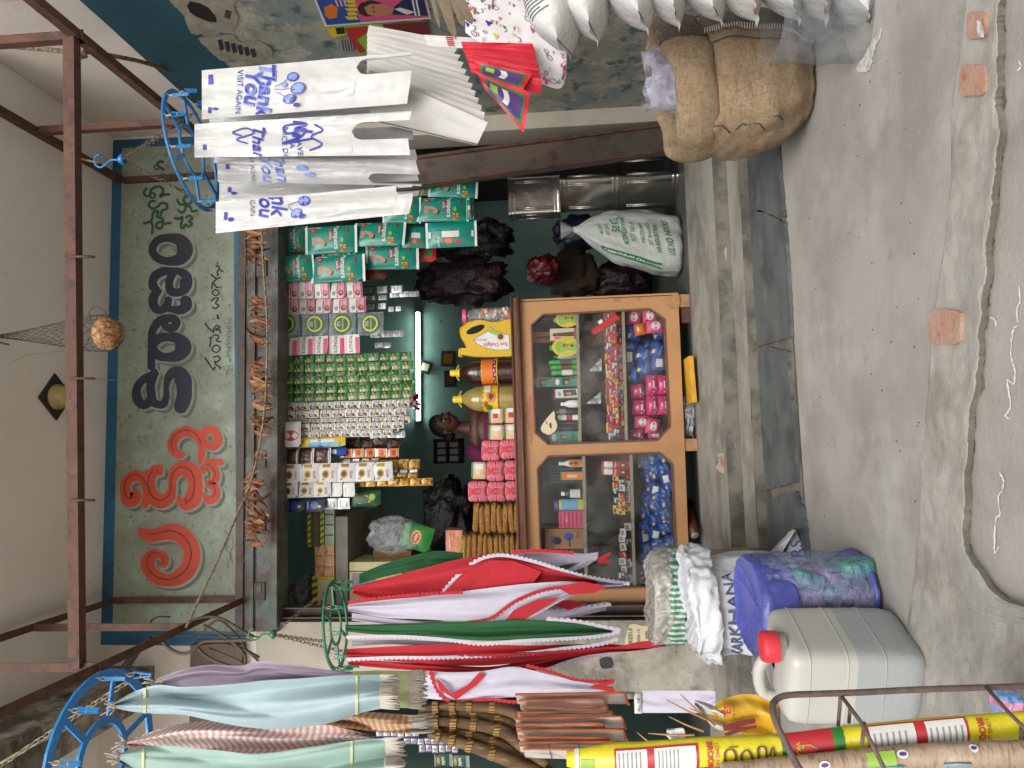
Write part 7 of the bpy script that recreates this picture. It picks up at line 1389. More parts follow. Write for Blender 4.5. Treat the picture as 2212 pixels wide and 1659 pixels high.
# darker cloth half (right side) with a stitched seam
mb = MB(); mb.grid(lambda u, v: fj(-.19+.34*u, .02+.96*v)+((fj(-.19+.34*u, .02+.96*v)-bj)*Vector((1, 1, 0))).normalized()*.006, 20, 30, m_juted); mb.build('dark_patch', parent=t)
mb = MB(); mb.grid(lambda u, v: collar(-.2+.36*u, v)+((collar(-.2+.36*u, v)-bj-Vector((0, 0, hj+.03)))).normalized()*.006, 20, 16, m_juted); mb.build('dark_neck_patch', parent=t)
mb = MB()
for k in range(46): 
    p = fj(-.185, .02+.96*k/46)*1; q = fj(-.2, .02+.96*(k+.5)/46); o_ = ((p-bj)*Vector((1, 1, 0))).normalized()*.01; mb.tube([p+o_, q+o_], .003, t_fr, 4)
mb.build('stitched_seam', parent=t, kind='stuff')
mb = MB()
mb.tube([fj(.78, .9-.75*q/20)+Vector((0, -.004, 0)) for q in range(21)], .0022, m_grnline, 4)
for (ua, va, ub, vb) in ((.6, .9, .575, .74), (.585, .7, .6, .62), (.6, .55, .58, .45), (.62, .42, .6, .3)): mb.tube([fj(ua, va)+Vector((-.003, -.004, 0)), fj((ua+ub)/2+.01, (va+vb)/2)+Vector((-.003, -.004, 0)), fj(ub, vb)+Vector((-.003, -.004, 0))], .0022, m_grnline, 4)
mb.build('ink_marking', parent=t)
mb = MB(); a = W(1400, 120, yj)
def lin_(u, v): 
    th = u*2*pi; return bj+Vector((.06+math.cos(th)*(.14-.02*v), .02+math.sin(th)*.12, hj+.02+v*.15))+Vector((1, .3, .6))*.05*v*noise.noise(Vector((math.cos(th)*2, math.sin(th)*2, v*2)))
mb.grid(lin_, 30, 10, film('bluish_liner', (.55, .55, .68, 1), haze=.4, rough=.2, bs=14), closeu=True); mb.build('plastic_liner', parent=t)
# tied white sack with green print
m_pp = mat('white_woven_sack', C(190, 196, 190, .6), rough=.55, var=.06, bump=.3, bscale=14, bdist=.012); m_gp = mat('green_sack_print', C(24, 100, 70, .85), rough=.6)
yt = 4.95; bt = Vector((W(1400, 530, yt).x, yt+.1, ZSHOP+.004)); st_ = pxm(1400, 530, yt); ht = W(1238, 470, yt).z-bt.z
t = thing('printed_sack', 'white tied chemical sack with green English lettering beside the metal tins', 'sack', bt)
mb, fw = sackmesh(bt, 118*st_, .34, ht, m_pp, [(0, 0), (.003, .9), (.08, 1.12), (.3, 1.12), (.6, .96), (.8, .6), (.9, .32), (.95, .16), (1, .1)], seed=6, wr=.1, lean=(.17, 0), fold=.02); mb.build('sack_body', parent=t)
tp_ = fw(0, 1).lerp(fw(.5, 1), .5); mb = MB(); mb.grid(lambda u, v: tp_+Vector((math.cos(u*2*pi)*(.012+.05*v+.012*math.sin(u*40)*v), math.sin(u*2*pi)*(.012+.04*v), .09*v)), 30, 5, m_pp, closeu=True); mb.build('tied_ears', parent=t)
fwx = lambda x, z: fw(.75+x*.9, z)
def stext(s, cx_, cz_, h_, bold=.01, m=m_gp, sl=.12):
    m_ = MB(); m_.text(s, h_, m, None, bold, f=lambda p: fwx(cx_+p.x/.62*.26, cz_+(p.z+p.x*sl)/ht)+Vector((0, -.006, 0))); m_.build('lettering', parent=t)
stext('50 KG', .03, .62, .075, .02); stext('MODHESHWARI', .0, .54, .05, .015); stext('PLOT NO. A', .0, .46, .042); stext('ANKLESHWAR', .0, .38, .036); stext('DIST. BHARUCH', .0, .31, .036); stext('FOR INDUSTRIAL', -.02, .24, .042); stext('USE NO HOOKS', .0, .14, .06, .02); stext('EXP. DATE :', .0, .69, .036); stext('MFG. DATE :', -.0, .75, .034)
mb = MB(); mb.grid(lambda u, v: fwx(-.19+.045*u, .2+.55*v)+Vector((-.004, -.006, 0)), 3, 12, m_gp); mb.build('green_band', parent=t)
mb = MB(); mb.text('AMMONIUM CHLORIDE', .05, P_white, None, .012, f=lambda p: fwx(-.168+p.z/.62*.28, .46-p.x/.62*.62)+Vector((-.005, -.011, 0))); mb.build('lettering', parent=t)
# ================================================================== METAL TINS
m_tin = mat('tin_plate', C(178, 174, 168, .9), rough=.2, metal=.95, var=.12, scale=5, bump=.15, bscale=12, bdist=.006); m_tinr = mat('rust_edge', C(70, 58, 50), rough=.5, metal=.5)
def tin(label, X0, X1, Yc, y, zb, w, rot, lab=False, group='square metal oil tins'):
    s = pxm(X0, Yc, y); c = W((X0+X1)/2, Yc, y); h = (X1-X0)*s*.985; p = Vector((c.x, y, zb)); t = thing('oil_tin', label, 'tin', p, group); R_ = Matrix.Rotation(rad(rot), 3, 'Z'); mb = MB(); n = 4; r = .02; hw = w/2
    pts = []
    for k in range(4):
        cxk, cyk = [(hw-r, hw-r), (-hw+r, hw-r), (-hw+r, -hw+r), (hw-r, -hw+r)][k]
        for q in range(5): a = k*pi/2+q*pi/8; pts.append((cxk+math.cos(a)*r, cyk+math.sin(a)*r))
    L = [(0, 1.0), (.012, 1.0), (.02, .985), (h*.1, .985), (h*.12, .975), (h*.88, .975), (h*.9, .985), (h-.02, .985), (h-.012, 1.0), (h, 1.0)]; vs = []
    for z, k in L: vs += [p+R_ @ Vector((a*k, b*k, z)) for a, b in pts]
    N = len(pts); fs = [(i*N+k, i*N+(k+1) % N, (i+1)*N+(k+1) % N, (i+1)*N+k) for i in range(len(L)-1) for k in range(N)]+[tuple(range(N)), tuple(range((len(L)-1)*N, len(L)*N))]
    mb.add(vs, fs, m_tin, False); bo = mb.build('body', parent=t)
    for fc in range(4):
        for k in (-1, 1):
            for e in (0, .012):
                mb = MB(); Rf = R_ @ Matrix.Rotation(fc*pi/2, 3, 'Z'); a = p+Rf @ Vector((k*(hw*.72-e), -hw*.985, h*.13)); b = p+Rf @ Vector((k*(hw*.72-e), -hw*.985, h*.87)); mb.tube([a, b], .0035, m_tin, 6); mb.build('pressed_rib', parent=bo)
    mb = MB(); mb.lathe([(.03, h), (.03, h+.008), (.02, h+.01)], p, m_tinr, 16); mb.build('lid', parent=t)
    if lab: 
        mb = MB(); Rf = R_ @ Matrix.Rotation(rad(lab), 3, 'Z'); f = lambda u, v: p+Rf @ Vector(((u-.5)*w*.45, -hw*.985-.002, h*(.85-.7*v))); mb.grid(f, 2, 2, P_yel)
        for (a, b, c_, d_, m_) in ((.15, .1, .85, .4, P_red), (.2, .5, .8, .7, P_orange), (.3, .8, .7, .92, P_green)): mb.grid(lambda u, v: f(a+(c_-a)*u, b+(d_-b)*v)+Rf @ Vector((0, -.001, 0)), 1, 1, m_)
        mb.build('label', parent=t)
    return h
zt0 = ZSHOP+.004; w_t = 84*pxm(1400, 400, 5.05)
h1 = tin('square metal oil tin at the bottom of the stack by the leaning post', 1337, 1464, 396, 5.1, zt0, w_t, 40)
h2 = tin('square metal oil tin in the middle of the stack, with a red and yellow label', 1211, 1336, 402, 5.1, zt0+h1+.002, w_t, 41, lab=0)
h3 = tin('square metal oil tin on top of the stack, turned straight with a yellow label', 1101, 1211, 428, 5.12, zt0+h1+h2+.004, w_t, -10, lab=0)

# ================================================================== SALT POUCHES AT THE RIGHT EDGE
m_salt = mat('white_pouch_plastic', C(210, 210, 208, .72), rough=.4, var=.04, bump=.25, bscale=9, bdist=.006); m_inkk = mat('pouch_black_ink', C(70, 70, 80), rough=.6)
def pouch_mesh():
    mb = MB(); L_, w_, h_ = 1.0, 1.0, 1.0
    def f(u, v):   # v along length (x), u around
        x = v; k = math.sin(min(1, max(0, (1-x)*1.9))*pi/2)**.75; k = max(k, .02); end = 1-x; wf = 1.0 if end > .22 else .62+.38*(end/.22)
        a = u*2*pi; s = lambda q: math.copysign(abs(q)**.8, q); nz = 1+.06*noise.noise(Vector((x*5, math.cos(a)*2, math.sin(a)*2)))+.04*math.sin(a*11+x*9)*(1-k)
        return Vector((-x, s(math.cos(a))*.5*wf*nz, s(math.sin(a))*.5*k*nz))
    mb.grid(f, 30, 20, m_salt, closeu=True); 
    mb.grid(lambda u, v: Vector((-.98-.1*v, (u-.5)*.62, .04*math.sin(u*8)*v+.01)), 10, 3, m_salt)
    for i in range(8): mb.grid(lambda u, v: Vector((-.3-.045*i-.018*v, -.38+.7*u*(.6+.4*((i*7) % 3)/2), f(.25, .3+.045*i).z+.006)) if False else f(.36+.2*u*(.6+.4*((i*7) % 3)/2), .35+.045*i+.016*v)+Vector((0, -.006, 0)), 6, 1, m_inkk)
    mb.add([Vector((-1.04, -.12, .03)), Vector((-1.0, -.12, .03)), Vector((-1.0, .05, .03)), Vector((-1.04, .05, .03))], [(0, 1, 2, 3)], P_red)
    return mb.mesh('salt_pouch')
PM = pouch_mesh()
ys = 2.22; zz = []
SP = [(1190, 122, 88), (1260, 96, 84), (1350, 82, 84), (1424, 68, 76), (1500, 60, 80), (1582, 58, 82), (1665, 58, 82), (1742, 56, 80), (1830, 74, 92)]
nm_ = ['topmost', 'second from the top', 'third from the top', 'fourth from the top', 'middle one', 'fourth from the bottom', 'third from the bottom', 'second from the bottom', 'lowest, resting on the ground']
for i, (X, Ye, hp) in enumerate(SP):
    s = pxm(X, 0, ys); tipp = W(X, Ye-16, ys); hh_ = hp*s*1.02
    inst('salt_pouch', PM, None, tipp+Vector((.26, 0, .02)), (rad(-20+random.uniform(-6, 6)), rad(-16+random.uniform(-5, 5)), rad(6+random.uniform(-6, 6))), (.27, .2, hh_*1.22), label='white salt pouch stacked at the right edge, '+nm_[i], cat='salt pouch', group='white salt pouches')
mb = MB(); c = W(1760, 40, ys+.02); mb.grid(lambda u, v: c+Vector((.1+math.cos(u*2*pi)*.24, math.sin(u*2*pi)*.14, -.17+.3*v))+.025*Vector((noise.noise(Vector((u*7, v*3, 0))), noise.noise(Vector((u*7, v*3, 4))), noise.noise(Vector((u*5, v, 8))))), 60, 14, film('sleeve_film', (.46, .48, .5, 1), haze=.13, rough=.2, bs=9), closeu=True); tag(mb.build('clear_sleeve'), 'crumpled clear plastic sleeve around the lowest white salt pouches', 'plastic')

# ================================================================== SACKS ON THE LEFT
m_bpp = layered('brown_woven_plastic', C(150, 130, 98, .85), [(C(120, 100, 74, .8), 8, .45, .62, .6), (C(176, 158, 126, .85), 120, .55, .62, .6)], rough=.5, bumps=((14, .012), (160, .002))); m_gink = mat('bright_green_ink', C(30, 120, 70), rough=.5)
def sack_at(label, X0, X1, Y0, Y1, y, dep, m, prof, seed, zb=0.002, wr=.06, nm='sack', fold=.015):
    c = W((X0+X1)/2, (Y0+Y1)/2, y); s = pxm((X0+X1)/2, (Y0+Y1)/2, y); w = (Y1-Y0)*s; zt = W(X0, (Y0+Y1)/2, y).z; b = Vector((c.x, y+dep/2, zb)); t = thing(nm, label, 'sack', b)
    mb, f = sackmesh(b, w, dep, zt-zb, m, prof, seed=seed, wr=wr, fold=fold); mb.build('sack_body', parent=t); return t, f, b, w, zt-zb
def cuff(t, b, w, d, z, hc, m, nm, seed=0, tilt=0.0, flare=1.04, cr=1.0):
    PRF = [(.0, -.035), (.45, -.03), (.86, -.012), (.95, .0), (1.0, -.012), (1.02, -.3*hc), (flare, -.7*hc), (flare-.01, -hc), (flare-.06, -hc*.98)]
    S = crom(PRF, 4); n = len(S)-1
    def f(u, v):
        i = min(n, int(round(v*n))); r, dz = S[i]; a = u*2*pi; c, s_ = math.cos(a), math.sin(a); q = Vector((c*1.6, s_*1.6, dz*9+seed))
        fold = abs(noise.noise(Vector((c*3+dz*14, s_*3, seed+dz*22))))*.11+.06*noise.noise(q*1.3)+.035*abs(noise.noise(Vector((c*9, s_*9, dz*30+seed))))
        k = r*(1+cr*fold*min(1, r*1.2)); return b+Vector((math.copysign(abs(c)**.85, c)*w/2*k, math.copysign(abs(s_)**.85, s_)*d/2*k, z+dz+tilt*c+.02*cr*noise.noise(q)+.012*cr*abs(noise.noise(Vector((c*6, s_*6, seed))))))
    mb = MB(); mb.grid(f, 130, n, m, closeu=True); mb.build(nm, parent=t)
pr1 = [(0, 0), (.003, .85), (.15, 1), (.5, 1.02), (.85, .98), (1, .95)]
t, f, b, w, h = sack_at('brown woven plastic sack with green lettering, hindmost of the three on the left', 1444, 1640, 1206, 1408, 3.35, .42, m_bpp, pr1, 3)
cuff(t, b, w*.99, .41, h+.06, .09, film('dusty_film', (.55, .52, .46, 1), haze=.8, rough=.25), 'plastic_collar', seed=1, tilt=-.01)
cuff(t, b, w*1.0, .42, h-.005, .075, mat('green_white_rim', C(70, 120, 96), rough=.4, var=.25, scale=9, wave=[(C(196, 206, 196, .85), 12, 'X', .6)]), 'rolled_rim', seed=2, tilt=-.01)
mb = MB(); 
for q, (s_t, cx_, cz_, hs_) in enumerate((('P', .68, .6, .12), ('P', .82, .75, .1), ('RP', .78, .42, .09))): mb.text(s_t, hs_, m_gink, None, .02, f=lambda p: f(cx_+p.x/w*.33, cz_+p.z/h)+Vector((0, -.008, 0)))
mb.build('lettering', parent=t)
mb = MB(); mb.tube([f(.75+.08*math.cos(a), .72+.18*math.sin(a))+Vector((0, -.006, 0)) for a in [k*pi/10 for k in range(20)]], .004, m_gink, 4, close=True); mb.tube([f(.75+.06*math.cos(a), .72+.13*math.sin(a))+Vector((0, -.006, 0)) for a in [k*pi/10 for k in range(20)]], .01, m_gink, 4, close=True); mb.tube([f(.6+.36*k/12, .9)+Vector((0, -.006, 0)) for k in range(13)], .003, m_gink, 4); mb.build('round_emblem', parent=t)
m_wpp = mat('clean_white_woven', C(216, 218, 222, .74), rough=.55, var=.04, bump=.3, bscale=18, bdist=.012); m_bink = mat('navy_sack_ink', C(66, 70, 110), rough=.6)
t, f, b, w, h = sack_at('white woven sack with blue KARKHANA lettering and a rolled rim, on the left', 1540, 1700, 1214, 1440, 2.92, .42, m_wpp, pr1, 5)
cuff(t, b, w*1.04, .43, h+.06, .095, m_wpp, 'rolled_rim', seed=3, tilt=.02, flare=1.06, cr=1.5)
for s_t, cz_, cx_ in (('KARKHANA', .8, .73), ('(KHARDI) LTD', .6, .735), ('SHAKAR', .36, .76)):
    mb = MB(); mb.text(s_t, .06, m_bink, None, .015, f=lambda p: f(cx_+p.x/w*.36, cz_+(p.z+.1*p.x)/h)+Vector((0, -.007, 0))); mb.build('lettering', parent=t)
t2 = thing('flat_sack', 'folded white sack corner with black letters lying in front of the slate stones', 'sack', WZ(1735, 1180, .01))
P = [(1652, 1205), (1684, 1170), (1712, 1143), (1722, 1150), (1740, 1205), (1740, 1222), (1690, 1225)]; mb = MB()
mb.add([WZ(X, Y, .02) for X, Y in P]+[WZ(X+6, Y+2, .09) if i in (0, 1, 2) else WZ(X, Y, .022)+Vector((0, .02, .03)) for i, (X, Y) in enumerate(P)], [(0, 1, 8, 7), (1, 2, 9, 8), (2, 3, 10, 9), (3, 4, 11, 10), (4, 5, 12, 11), (5, 6, 13, 12), (6, 0, 7, 13), (7, 8, 9, 10, 11, 12, 13)], m_wpp); mb.build('fabric', parent=t2)
mb = MB(); cT3 = WZ(1718, 1196, .06); mb.text('ARS', .07, m_bink, None, .01, f=lambda p: cT3+Vector((p.x, -.035, p.z))); mb.build('lettering', parent=t2)
# blue clear sack of detergent bars
m_vio = film('violet_blue_film', (.16, .16, .50, 1), haze=.75, rough=.2, bs=10); m_viow = mat('violet_blue_plastic', C(78, 86, 166, .8), rough=.35, var=.15, bump=.3, bscale=10, bdist=.015)
t, f, b, w, h = sack_at('violet blue see through sack packed with pink and green detergent bars', 1665, 1870, 1212, 1374, 2.36, .36, film('violet_clear', (.42, .48, .72, 1), haze=.3, rough=.12), pr1, 7, wr=.05)
cuff(t, b+Vector((-.06, 0, 0)), w*1.42, .4, h+.03, .11, m_viow, 'violet_rim', seed=5, tilt=.0, cr=.5, flare=1.02)
mb = MB(); mb.tube([f(k/30, .05)+Vector((0, 0, 0)) for k in range(30)], .01, m_viow, 6, close=True); mb.build('hem', parent=t)
m_dp = mat('detergent_pink', C(168, 140, 164), rough=.3, bump=.3, bscale=16, bdist=.008); m_dg = mat('detergent_green', C(90, 146, 136), rough=.3, bump=.3, bscale=16, bdist=.008)
mb_m = {}
rd = random.Random(2); rows = [(0, .02), (1, .10), (2, .165)]
for r_, z in rows:
    for k in range(3):
        m = m_dp if (k+r_) % 2 else m_dg; x = b.x+(k-1)*w*.29; sz = (w*.27, .2, .115)
        key = 'bar'+str((k+r_) % 2)
        if key not in _cache:
            q = MB(); f0 = pillow(1, 1, .5, 6); q.grid(f0, 7, 7, m); q.grid(pillow(1, 1, -.5, 6), 7, 7, m); decals(q, f0, 1, 1, [('p', [(.08, .3), (.5, .05), (.92, .3), (.92, .75), (.5, .97), (.08, .75)], m_viow), ('p', [(.14, .34), (.5, .12), (.86, .34), (.86, .7), (.5, .9), (.14, .7)], P_white), ('t', 'Super', .5, .48, .24, m_viow, 0, .02), ('t', 'QUALITY', .5, .7, .1, m_viow), ('r', .25, .26, .75, .29, m_viow)]); _cache[key] = q.mesh('detergent_bar')
        inst('detergent_bar', _cache[key], None, Vector((x, b.y-.06, z+.1)), (rad(rd.uniform(-12, 12)), rad(rd.uniform(-22, 22)), rad(rd.uniform(-15, 15))), (sz[0]*1.05, .2, sz[2]*1.15), label='%s wrapped detergent bar in the violet sack, %s of the %s row' % ('pink' if (k+r_) % 2 else 'green', ['left', 'middle', 'right'][k], ['bottom', 'middle', 'top'][r_]), cat='detergent bar', group='detergent bars in the violet sack')
# ================================================================== JERRYCAN
m_jer = mat('cloudy_white_plastic', C(200, 199, 190, .76), rough=.35, var=.05, scale=4, bump=.08, bscale=8, bdist=.01); m_jerl = mat('liquid_level_grey', C(176, 181, 180, .74), rough=.35, var=.05, scale=4); m_capr = mat('red_cap', C(214, 50, 62, .9), rough=.45)
yj2 = 2.12; s = pxm(1800, 1460, yj2); cj = Vector((W(1800, 1462, yj2).x, yj2+.12, .003)); wj2, dj, hj2 = 212*s, .26, 298*s
t = thing('jerrycan', 'big cloudy white jerrycan with a red cap, grey liquid inside, standing at left', 'jerrycan', cj)
def jf(u, z, k=1.0):
    th = u*2*pi; e = .32; s = lambda q: math.copysign(abs(q)**e, q); return cj+Vector((s(math.cos(th))*wj2/2*k*.93, s(math.sin(th))*dj/2*k, z))
Rz_ = Matrix.Rotation(rad(-22), 3, 'Z')
def jr(p): return cj+Rz_ @ (p-cj)
PR = [(0, .86), (.012, .94), (.04, .985), (.1, 1), (hj2*.5, 1)]; PR2 = [(hj2*.5, 1), (hj2*.8, 1), (hj2*.9, .985), (hj2*.95, .95), (hj2*.985, .84), (hj2, .6), (hj2*1.005, .1)]
mb = MB()
for PP_, m in ((PR, m_jerl), (PR2, m_jer)):
    mb = MB(); vs = []; n = 56
    for z, k in PP_: vs += [jr(jf(q/n, z, k)) for q in range(n)]
    mb.add(vs, [(i*n+q, i*n+(q+1) % n, (i+1)*n+(q+1) % n, (i+1)*n+q) for i in range(len(PP_)-1) for q in range(n)], m, True)
    mb.build('lower_body' if m is m_jerl else 'upper_body', parent=t)
capc = jr(cj+Vector((.09, -.04, hj2)))
mb = MB(); mb.lathe([(.04, -.012), (.04, .012)], capc, m_jer, 20); nk = mb.build('neck', parent=t)
for q in range(3): sm2 = MB(); sm2.tube([jr(jf(k_/60, hj2*(.3+.27*q), 1.002)) for k_ in range(60)], .0022, m_jerl if q < 1 else m_jer, 5, close=True); sm2.build('moulded_ridge', parent=t)
capn = 30; mb.lathe([(.043, .008), (.045, .04), (.04, .052), (.02, .054)], capc, m_capr, capn); mb.build('cap', parent=nk)
hp = [jr(cj+Vector((x, -.02, z))) for x, z in ((.05, hj2-.02), (.035, hj2+.03), (.0, hj2+.048), (-.05, hj2+.045), (-.085, hj2+.03), (-.1, hj2-.01))]
mb = MB(); mb.tube(crom([tuple(p) for p in hp], 5), [.017]*26, m_jer, 12); mb.build('handle', parent=t)
# ================================================================== LEFT EDGE GOODS
# pillar notices
t = thing('newspaper_scrap', 'torn newspaper scraps stuck low on the grey pillar', 'newspaper', W(1370, 1380, D))
for pts in ([(1360, 1350), (1392, 1352), (1415, 1346), (1418, 1372), (1400, 1384), (1395, 1400), (1366, 1402), (1350, 1392)], [(1296, 1424), (1318, 1420), (1324, 1440), (1300, 1444)]):
    mb = MB(); P = crom([(float(a), float(b_)) for a, b_ in pts], 4, True); mb.poly([W(a+2*noise.noise(Vector((a*.4, b_*.4, 0))), b_, D-.024) for a, b_ in P], P_cream if pts[0][0] > 1300 else P_black); mb.build('paper_piece', parent=t)
mb = MB(); ptext(mb, 'FREELE', 1362, 1376, D-.026, 13, P_black, 0); ptext(mb, '9000-12', 1380, 1374, D-.026, 9, P_black, 0); ptext(mb, 'amar', 1395, 1372, D-.026, 8, P_black, 0); mb.build('print', parent=t)
# grass broom bunch
m_br = layered('broom_grass', C(120, 92, 62, .8), [(C(86, 62, 42, .75), 30, .45, .6, .8, (1, 1, .15)), (C(160, 130, 92, .8), 50, .55, .66, .8, (1, 1, .15))], bumps=((90, .004),)); m_gw = mat('gold_weave', C(170, 130, 60, .85), rough=.5, var=.4, scale=60, wave=[(C(90, 60, 36, .8), 30, 'X', .6)])
yb_ = 2.9
BR = [([(905, 1532), (960, 1526), (1020, 1526), (1080, 1530), (1120, 1546), (1135, 1580)], 11, 'uppermost'), ([(905, 1546), (960, 1542), (1030, 1544), (1090, 1556), (1120, 1580), (1140, 1620)], 12, 'second'), ([(908, 1560), (960, 1560), (1030, 1566), (1090, 1582), (1130, 1612), (1180, 1650)], 12, 'middle'), ([(915, 1574), (960, 1578), (1020, 1590), (1080, 1610), (1130, 1640), (1190, 1670)], 13, 'fourth'), ([(925, 1586), (960, 1594), (1020, 1612), (1080, 1634), (1140, 1660), (1200, 1690)], 13, 'lowest')]
for i, (P, w_, lb) in enumerate(BR):
    t = thing('grass_broom', 'brown grass broom with gold woven binding, %s of five' % lb, 'broom', W(P[0][0], P[0][1], yb_), 'grass brooms'); y = yb_+.03*(i % 2)-.012*i; s = pxm(1000, 1560, y)
    pts = [tuple(W(a, b_, y)) for a, b_ in P]; pp_ = crom(pts, 5); mb = MB(); n = len(pp_); mb.tube(pp_, [w_*s*(.5+.6*math.sin(min(1, k/n*1.4)*pi/2)) for k in range(n)], m_br, 12); mb.build('bristles', parent=t)
    for k0 in (3, 6, 9, 13):
        mb = MB(); mb.tube(pp_[k0:k0+2], w_*s*1.12, m_gw, 12, caps=False); mb.build('woven_binding', parent=t)
# stack of folded cloths with orange edges
c_off = cl('off_white_cloth', 196, 186, 176); c_or = cl('orange_edging', 190, 96, 50)
rc_ = random.Random(8)
for i in range(10):
    Yc = 1508+13*i; y = 2.75-.02*i; Xa, Xb = 1110+rc_.uniform(0, 16)+(i > 6)*10, 1310+rc_.uniform(0, 50); off = rc_.uniform(-4, 4)
    t = thing('folded_cloth', 'off white cloth with orange rope edging, '+['topmost', 'second', 'third', 'fourth', 'fifth', 'sixth', 'seventh', 'eighth', 'ninth', 'lowest, with a blue check'][i]+' of the pile', 'cloth', W(Xa, Yc, y), 'orange edged cloths'); mb = MB()
    fn = qp(mb, [(Xa, Yc-9), (Xa+4, Yc+12), (Xb, Yc+16+off), (Xb-10, Yc-10+off)], y, c_off, seed=i, bul=.02, yb=-.03); mb.build('fabric', parent=t)
    mb = MB(); mb.tube([fn(.0, q/14)+Vector((0, -.006, .0)) for q in range(15)]+[fn(q/5, 1)+Vector((0, -.006, 0)) for q in range(1, 6)], .0048, c_or, 6); mb.build('rope_edging', parent=t)
    if i > 7:
        for vv in (.3, .6): mb = MB(); mb.tube([fn(q/8, vv)+Vector((0, -.003, 0)) for q in range(9)], .0012, m_bink, 4); mb.build('blue_thread', parent=t)
clothbag('plain white sheet hanging in the dark beside the grey pillar', [(1388, 1492, 1540), (1440, 1492, 1540), (1500, 1492, 1540), (1532, 1492, 1540), (1546, 1494, 1524)], 3.7, c_wht, seed=3, amp=.006, cat='sheet', group=None)
single('small white packet with black letters hanging beside the white sheet', 1370, 1388, 1498, 1541, 3.72, P_white, [('t', 'ALL NE', .5, .5, .5, P_black)], 'packet'); single('crumpled grey paper above the small lettered packet', 1340, 1370, 1494, 1510, 3.72, P_grey, [], 'paper')
for i in range(3): 
    q = [(812, 905, 1572, 1592), (872, 960, 1594, 1608), (905, 990, 1608, 1626)][i]; strip('grey and purple sachet strip behind the towels at the left, '+['uppermost', 'middle', 'lowest'][i], *q, 3.6+.03*i, 6, mkr('purple', mk_purple), group='purple sachet strips')
strip('green mouth freshener sachets with silver seams at the far left', 940, 1014, 1631, 1657, 3.5, 2, mkr('gs', mk_gs))
# polythene and yellow bag
clothbag('crumpled grey white polythene bag above the jerrycan handle', [(1500, 1512, 1524), (1520, 1516, 1548), (1540, 1524, 1570), (1564, 1540, 1578)], 2.5, mat('grey_white_polythene', C(186, 184, 184), rough=.35, bump=.5, bscale=20, bdist=.01), seed=2, amp=.02, cat='polythene bag', group=None)
clothbag('crumpled white polythene bag lower down among the twigs', [(1440, 1574, 1590), (1455, 1574, 1604), (1475, 1572, 1610), (1480, 1580, 1612)], 2.3, mat('grey_white_polythene', C(186, 184, 184), rough=.35, bump=.5, bscale=20, bdist=.01), seed=6, amp=.02, cat='polythene bag', group=None)
m_yb2 = mat('yellow_pulse_bag', C(206, 160, 44, .85), rough=.35, var=.1, bump=.4, bscale=14, bdist=.01)
t = clothbag('yellow printed bag with maroon stripes between the jerrycan and the brooms', [(1536, 1530, 1570), (1560, 1512, 1580), (1600, 1500, 1586), (1640, 1502, 1592), (1680, 1510, 1600)], 2.5, m_yb2, seed=4, amp=.02, extra=[([(1562, 1568), (1600, 1556), (1632, 1552), (1632, 1562), (1600, 1568), (1564, 1580)], P_dred), ([(1564, 1584), (1600, 1572), (1634, 1566), (1634, 1572), (1600, 1580), (1568, 1592)], P_dred)], cat='printed bag', group=None)
mb = MB(); ptext(mb, 'ES', 1572, 1532, 2.44, 22, P_red, 0, .02); ptext(mb, 'SORTEX', 1586, 1540, 2.44, 9, P_dred, 0); mb.build('lettering', parent=t)
m_twig = mat('dry_straw', C(170, 130, 84), rough=.8)
for i, (a, b_) in enumerate([((1440, 1512), (1530, 1556)), ((1445, 1548), (1520, 1580)), ((1470, 1500), (1545, 1568)), ((1400, 1584), (1500, 1588)), ((1376, 1582), (1420, 1614)), ((1490, 1530), (1548, 1552))]):
    mb = MB(); mb.tube([W(*a, 1.9), W((a[0]+b_[0])/2, (a[1]+b_[1])/2+2, 1.88), W(*b_, 1.86)], [.0012, .0025, .003], m_twig, 5); tag(mb.build('straw'), 'single dry straw sticking out above the brooms at the left, '+['longest slanting one', 'one by the polythene', 'one crossing over it', 'level one', 'short lowest one', 'one nearest the jerrycan'][i], 'straw', 'dry straws')
# long broom packs at the bottom left corner
m_yw = mat('yellow_broom_wrap', C(226, 210, 36, .78), rough=.3, var=.05, bump=.35, bscale=12, bdist=.012); m_nw = layered('printed_brown_wrap', C(158, 134, 110, .85), [(C(110, 90, 74, .8), 60, .52, .58, .7, (.5, 1, 3)), (C(180, 160, 138, .85), 8, .5, .66, .5)], rough=.4, bumps=((14, .012),))
def longpack(label, P, wpx, y0, y1, m, nm='broom_pack'):
    t = thing(nm, label, 'broom'); n = len(P)-1; pts = []
    S = crom([(float(a), float(b_), float(c_)) for a, b_, c_ in P], 6); N = len(S)
    def f(u, v):
        i = v*(N-1); k = int(i); fr2 = i-k; a = S[k]; b2 = S[min(N-1, k+1)]; X, Y, w_ = [a[j]+(b2[j]-a[j])*fr2 for j in range(3)]; y = y0+(y1-y0)*v; th = u*2*pi; c = W(X, Y, y); s = pxm(X, Y, y)
        return c+Vector((math.cos(th)*w_/2*s, math.sin(th)*w_/2*s*.8, 0))*(1+.05*noise.noise(Vector((math.cos(th)*2, math.sin(th)*2, v*14))))
    mb = MB(); mb.grid(f, 26, 60, m, closeu=True); mb.build('wrapper', parent=t); t.location = (0, 0, 0); return t, f
t, f = longpack('long yellow printed broom pack standing in the wire stand, wrapper in yellow and red', [(1224, 1640, 30), (1300, 1640, 60), (1400, 1634, 62), (1500, 1626, 62), (1660, 1618, 60), (1800, 1604, 62), (1950, 1588, 62), (2100, 1574, 60), (2260, 1562, 58)], 60, 1.62, 1.42, m_yw)
def fl(u, v, e=.003): p = f(u, v); q = f(u+.5, v); return p+((p-q)*Vector((1, 1, 0))).normalized()*e
